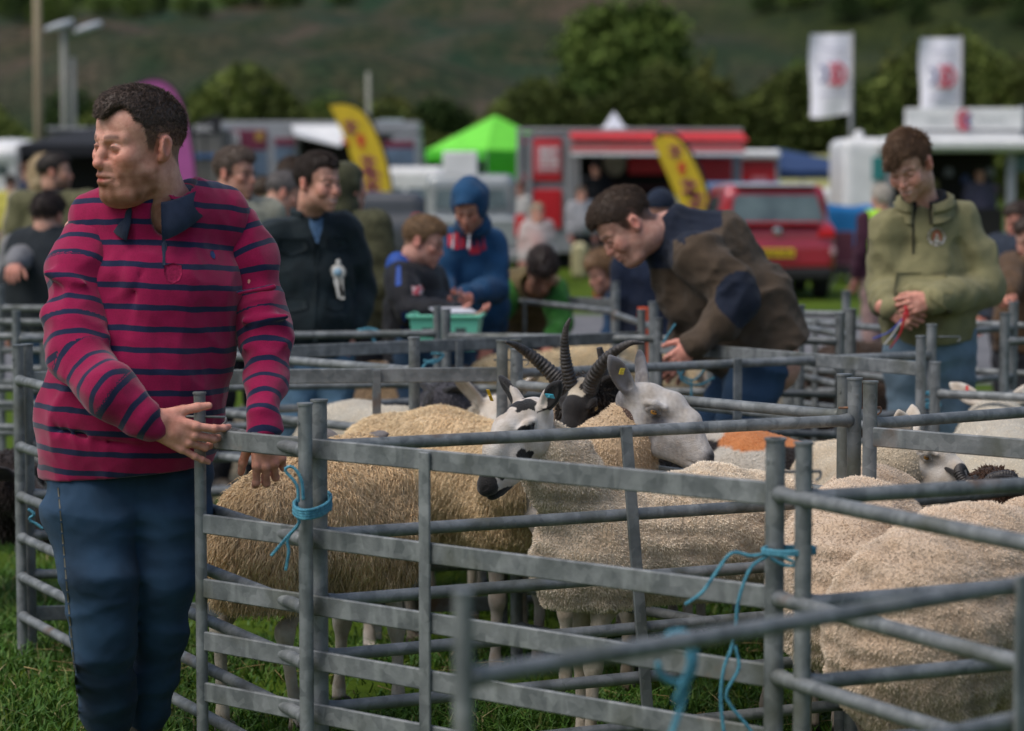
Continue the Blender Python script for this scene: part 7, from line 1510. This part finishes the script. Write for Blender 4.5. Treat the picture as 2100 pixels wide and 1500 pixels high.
g = top_garment(p, 'fleece_jacket', FL, t=.018, hem=-.06, folds=.010, seed=44, extra=fex, col=fcol, neck=.062, up=nrm((-.55, 0, .84)))
collar(p, cloth('navy_fleece', (.012, .018, .035), .8, 20, .5, 260, sheen=.1), r=.078, h=.06, fall=.012, flare=.012, gap=20, tip=0, zoff=-.01, th=.014, up=nrm((-.75, 0, .66)), fwd_shift=.0)
p.hand('L', (-.7, .1, -.7), (0, 1, 0), -1, curl=CURL_GRIP, size=1.05); p.hand('R', (-.6, -.2, -.7), (0, 1, 0), 1, curl=CURL_GRIP, size=1.05)
def jb2(F, hp=None):
    F.chain([at(1568, 725, D), at(1545, 770, D)], [.12, .13], .06, n=V3(0, 1, 0), q=1.1)
    for s_, dd in (('L', -.1), ('R', .13)): F.chain([J['hip'+s_]-V3(.02, 0, .06), J['knee'+s_], J['foot'+s_]+V3(0, 0, .08)], [.125, .105, .08], .03)
    F.folds(.007, 24, 5, (.7, .7, 1.4)); F.cut((0, 0, .05), (0, 0, -1))
p.garment('jeans', jb2, DENIM2, keys=['hipL', 'hipR', 'kneeL', 'kneeR', 'footL', 'footR'], margin=.25, res=.011); p.toe = (-1, 0, 0); p.finish()
def capf(p, g):
    F = Field((-.14, -.2, -.02), (.14, .16, .2), .005, big=.1); F.ell((0, .015, .05), (.088, .112, .098), .01).cut((0, 0, .035), (0, 0, -1)); F.ell((0, -.11, .045), (.07, .075, .01), .015); v, q = F.mesh(); npmesh('cap', p.tow(v), q, cloth('navy_cap', (.012, .02, .04)), p.root, True)
bg('person in a navy cap half hidden behind the bending man', stand(1355, 400, 13.8, yaw=180, w=1.0), {}, BRN, cloth('navy_jacket', (.012, .02, .045)), yaw=170, nohair=True, after=capf)
# olive hoodie
D = 10.35
J = dict(head=at(1866, 340, D-.08), shL=at(1822, 470, D), shR=at(1968, 452, D+.1), elL=at(1808, 590, D+.02), elR=at(2020, 590, D+.05), wrL=at(1822, 636, D-.22), wrR=at(1912, 617, D-.26), hipL=at(1868, 700, D+.06), hipR=at(1945, 700, D+.1), kneeL=at(1862, 850, D+.02), kneeR=at(1952, 850, D+.06), footL=(*at(1865, 900, D+.1)[:2], 0), footR=(*at(1955, 900, D+.1)[:2], 0))
p = Person('young man in an olive hoodie looking down at a red, white and blue ribbon', J, girth=1.02, res=.0085, yaw=-30, pitch=30, roll=-6, hscale=1.07); p.neck = at(1898, 432, D+.03)
p.gaze = (0, 18); p.head(res=.0032, skin=(.66, .39, .29), smile=1.0, open_=.004, stub=.25, beard=(.3, .17, .1), hairc=(.2, .13, .09), hl=.0, neck_r=.064, squint=.3, brow=(.08, .045, .03))
p.hair(res=.0042, color=(.15, .085, .048), n=12000, L=.024, r=.0011, lie=.8, grow=(-.6, -.8, -.4), t=.006, top=.028, seed=3, fringe=[((.02, -.05, .11), (-.03, -.095, .075), .026, .018), ((-.03, -.05, .1), (-.05, -.085, .045), .024, .009), ((.0, -.07, .11), (-.01, -.104, .06), .02, .008), ((-.04, -.02, .1), (-.062, -.06, .04), .022, .01)])
OLV = cloth('olive_fleece', (.26, .24, .12), .78, 15, .45, 300, sheen=.1)
def oex(F):
    F.chain([J['shR']+V3(0, 0, -.02), at(2003, 520, D+.12), J['elR'], at(1960, 615, D-.1), at(1925, 617, D-.22)], [.075, .074, .070, .060, .05], .035)
    F.chain([J['shL']+V3(0, 0, -.02), at(1814, 530, D+.03), at(1818, 590, D), at(1822, 622, D-.12)], [.070, .066, .062, .052], .035)
    F.cap(at(1868, 600, D-.18), at(1950, 600, D-.16), .03, .03, .05)
g = top_garment(p, 'hoodie', OLV, t=.017, hem=-.0, folds=.009, seed=61, extra=oex, neck=.066); p.f = nrm((-.3, -1, 0))
BLK = cloth('black_lining', (.012, .014, .018)); collar(p, OLV, r=.10, h=.075, fall=.03, flare=.035, gap=22, tip=.0, zoff=-.01, th=.02, tilt=.02, name='hood'); collar(p, BLK, r=.078, h=.072, fall=.0, flare=.004, gap=20, tip=.0, zoff=-.01, th=.012, tilt=.02, name='hood_lining')
bv = bvh_of(g); patch('zip', bv, [(1868, 432), (1876, 432), (1875, 470), (1874, 522), (1871, 522), (1871, 470)], BLK, p.root, off=.004)
a = np.linspace(0, 6.283, 17)[:-1]; WH = mat('white_embroidery', (.55, .52, .48), (.25, .22, .14), nscale=90, lo=.45, hi=.5)
patch('badge_ring', bv, [(1920+19*math.cos(x), 486+19*math.sin(x)) for x in a], WH, p.root, off=.003, thick=.001); patch('badge_field', bv, [(1920+14*math.cos(x), 485+14*math.sin(x)) for x in a], OLV, p.root, off=.0055, thick=.001)
patch('badge_arch', bv, [(1911, 494), (1911, 482), (1915, 475), (1920, 472), (1925, 475), (1929, 482), (1929, 494)], mat('rust_embroidery', (.3, .09, .04)), p.root, off=.0075, thick=.001); patch('badge_figure', bv, [(1914, 497), (1917, 485), (1920, 478), (1923, 485), (1926, 497)], WH, p.root, off=.0095, thick=.001)
patch('pouch_pocket', bv, [(1840, 560), (1935, 560), (1952, 600), (1950, 640), (1835, 640), (1830, 600)], OLV, p.root, off=.010, thick=.008)
p.hand('L', (.75, -.35, -.35), (.2, 1, .0), 1, curl=[(35, 45, 25), (45, 50, 30), (50, 55, 30), (50, 55, 30)], size=1.05, thumb=(30, 30, 20, 20)); p.hand('R', (-.85, -.2, -.15), (0, 1, -.2), -1, curl=[(35, 45, 25), (42, 50, 30), (48, 55, 30), (50, 55, 30)], size=1.05, thumb=(30, 30, 20, 20))
p.jeans(DENIM3, t=.018, seed=12, res=.01); p.finish()
rb = empty('award_ribbon', tuple(at(1845, 640, D-.3)), 0, 'red, white and blue prize ribbon in the hands of the man in olive', 'ribbon')
for (c_, path, w_) in (((.012, .06, .42), [(1850, 655), (1825, 680), (1790, 695)], .02), ((.7, .7, .7), [(1848, 660), (1828, 690), (1812, 708)], .008), ((.5, .01, .02), [(1856, 640), (1848, 680), (1825, 715)], .016), ((.6, .02, .03), [(1856, 628), (1862, 648), (1852, 660)], .014)):
    mb = MB(); mb.sweep(catmull([at(*k, D-.33) for k in path], 5), .0025, 8, flat=(.8, .2, .5), q=w_/.0025*.5); mb.build('ribbon', mat('ribbon_%d' % int(c_[0]*100+c_[2]*1000), c_, rough=.4), rb, smooth=True)
# others round the pens
bg('white-haired person in a yellow-green high visibility vest over burgundy', stand(1808, 386, 22, yaw=-150, w=1.0), {}, dict(color=(.5, .46, .4), n=1500, L=.03, r=.002, t=.022, top=.01), cloth('burgundy_knit', (.05, .015, .03)), pants=cloth('pink_beige_trousers', (.33, .22, .2)), yaw=-160, res=.02, hres=.006, after=lambda p, g: top_garment(p, 'hi_vis_vest', mat('hi_vis_yellow', (.36, .7, .03), rough=.6), t=.042, hem=.12, res=.02, sleeves=False, neck=.08))
J = stand(2092, 425, 16.5, yaw=-40, w=1.1); bg('man in a navy blazer cut off by the right edge of the field', J, {}, BRN, cloth('navy_blazer', (.03, .04, .06)), yaw=-60, pitch=15, girth=1.2, skin=(.55, .26, .19), shirt=cloth('sky_shirt', (.4, .5, .7)))
J = stand(2120, 455, 13.6, yaw=-60, w=1.05); J.update(elL=at(2075, 560, 13.4), wrL=at(2072, 605, 13.1)); bg('person in a brown tweed jacket at the right edge with a white cuff', J, {}, BRN, cloth('brown_tweed', (.11, .065, .035)), yaw=-60, pitch=20, girth=1.2)
bg('bearded dark-haired man in an olive jacket with his back turned at the left', stand(112, 318, 17, yaw=170, w=1.25), dict(beard=(.03, .02, .015), stub=.8), dict(color=(.025, .016, .012), n=2500, L=.016, r=.001, t=.012, top=.006), cloth('olive_parka', (.13, .125, .065)), yaw=95, girth=1.15, hs=1.02, after=lambda p, g: collar(p, cloth('navy_trim', (.012, .018, .03)), r=.075, h=.04, fall=.02, flare=.02, gap=8, tip=0, th=.012))
bg('blonde person half hidden behind the bearded man at the left', stand(88, 322, 18.5, yaw=180), {}, dict(color=(.55, .42, .25), n=2500, L=.03, r=.0015, t=.025, top=.01, long=.05), cloth('beige_top', (.35, .3, .22)), yaw=170)
J = stand(98, 408, 14.0, yaw=175, w=1.15); J.update(elL=at(45, 530, 13.9), wrL=at(30, 545, 13.6))
bg('dark-haired person in a charcoal padded gilet seen from behind at the left', J, {}, dict(color=(.03, .018, .015), n=2500, L=.03, r=.0014, t=.02, top=.01), cloth('grey_marl', (.2, .2, .21)), pants=DENIM2, yaw=165, pitch=15, girth=1.25, thick=.018, after=lambda p, g: (top_garment(p, 'gilet', cloth('charcoal_quilt', (.022, .028, .034), .7, 8, .4, 60), t=.045, hem=-.02, res=.016, sleeves=False, neck=.07), collar(p, cloth('white_fur_trim', (.5, .5, .52)), r=.08, h=.05, fall=.04, flare=.03, gap=12, tip=0, th=.02)))
FAR = dict(res=.03, hres=.008, hands=True, shoes=None)
FH = lambda c: dict(color=c, n=400, L=.03, r=.003, t=.015, top=.008)
bg('child in a yellow bib standing far off at the left edge', stand(22, 362, 40, yaw=170), {}, FH((.05, .03, .02)), cloth('yellow_bib', (.55, .5, .1)), pants=DENIM2, yaw=160, **FAR)
bg('person in navy far off beside the white caravan', stand(55, 336, 43, yaw=120), {}, FH((.15, .06, .03)), cloth('navy_far', (.02, .03, .07)), yaw=120, **FAR)
J = stand(1155, 375, 50, yaw=-60); J['kneeR'] = J['kneeR']+V3(.3, 0, .03); J['footR'] = J['footR']+V3(.55, 0, .05); J['wrL'] = J['wrL']+V3(-.15, -.1, .25)
bg('person in a navy and purple top walking past the red stall', J, {}, FH((.12, .05, .03)), cloth('navy_purple', (.03, .04, .14)), pants=DARK, yaw=-50, **FAR)
bg('red-haired person in a white shirt at the corner of the red stall', stand(1065, 378, 44, yaw=-30), {}, FH((.2, .05, .02)), cloth('white_far', (.5, .48, .45)), pants=DARK, yaw=-40, **FAR)
bg('small child in a white and red top near the pickup truck', stand(1102, 425, 31, yaw=10), {}, FH((.4, .3, .2)), mat('white_red_band', (.45, .42, .40), (.42, .25, .22), nscale=3), pants=cloth('pale_pants', (.4, .4, .38)), yaw=20, girth=.9, **FAR)
bg('person in a grey and white coat standing under the red awning', stand(1192, 388, 42, yaw=20), {}, FH((.12, .07, .04)), cloth('grey_white_coat', (.38, .38, .4)), pants=DARK, yaw=30, **FAR)
bg('dark-clothed person at the counter of the red stall', stand(1222, 328, 46.0, yaw=-160), {}, FH((.02, .015, .012)), cloth('black_far', (.012, .014, .018)), pants=DARK, yaw=-150, **FAR)
bg('person in dark clothes standing inside the white food trailer', stand(2010, 345, 46.3, yaw=10), {}, FH((.03, .02, .015)), cloth('violet_far', (.1, .09, .14)), pants=DARK, yaw=-20, **FAR)
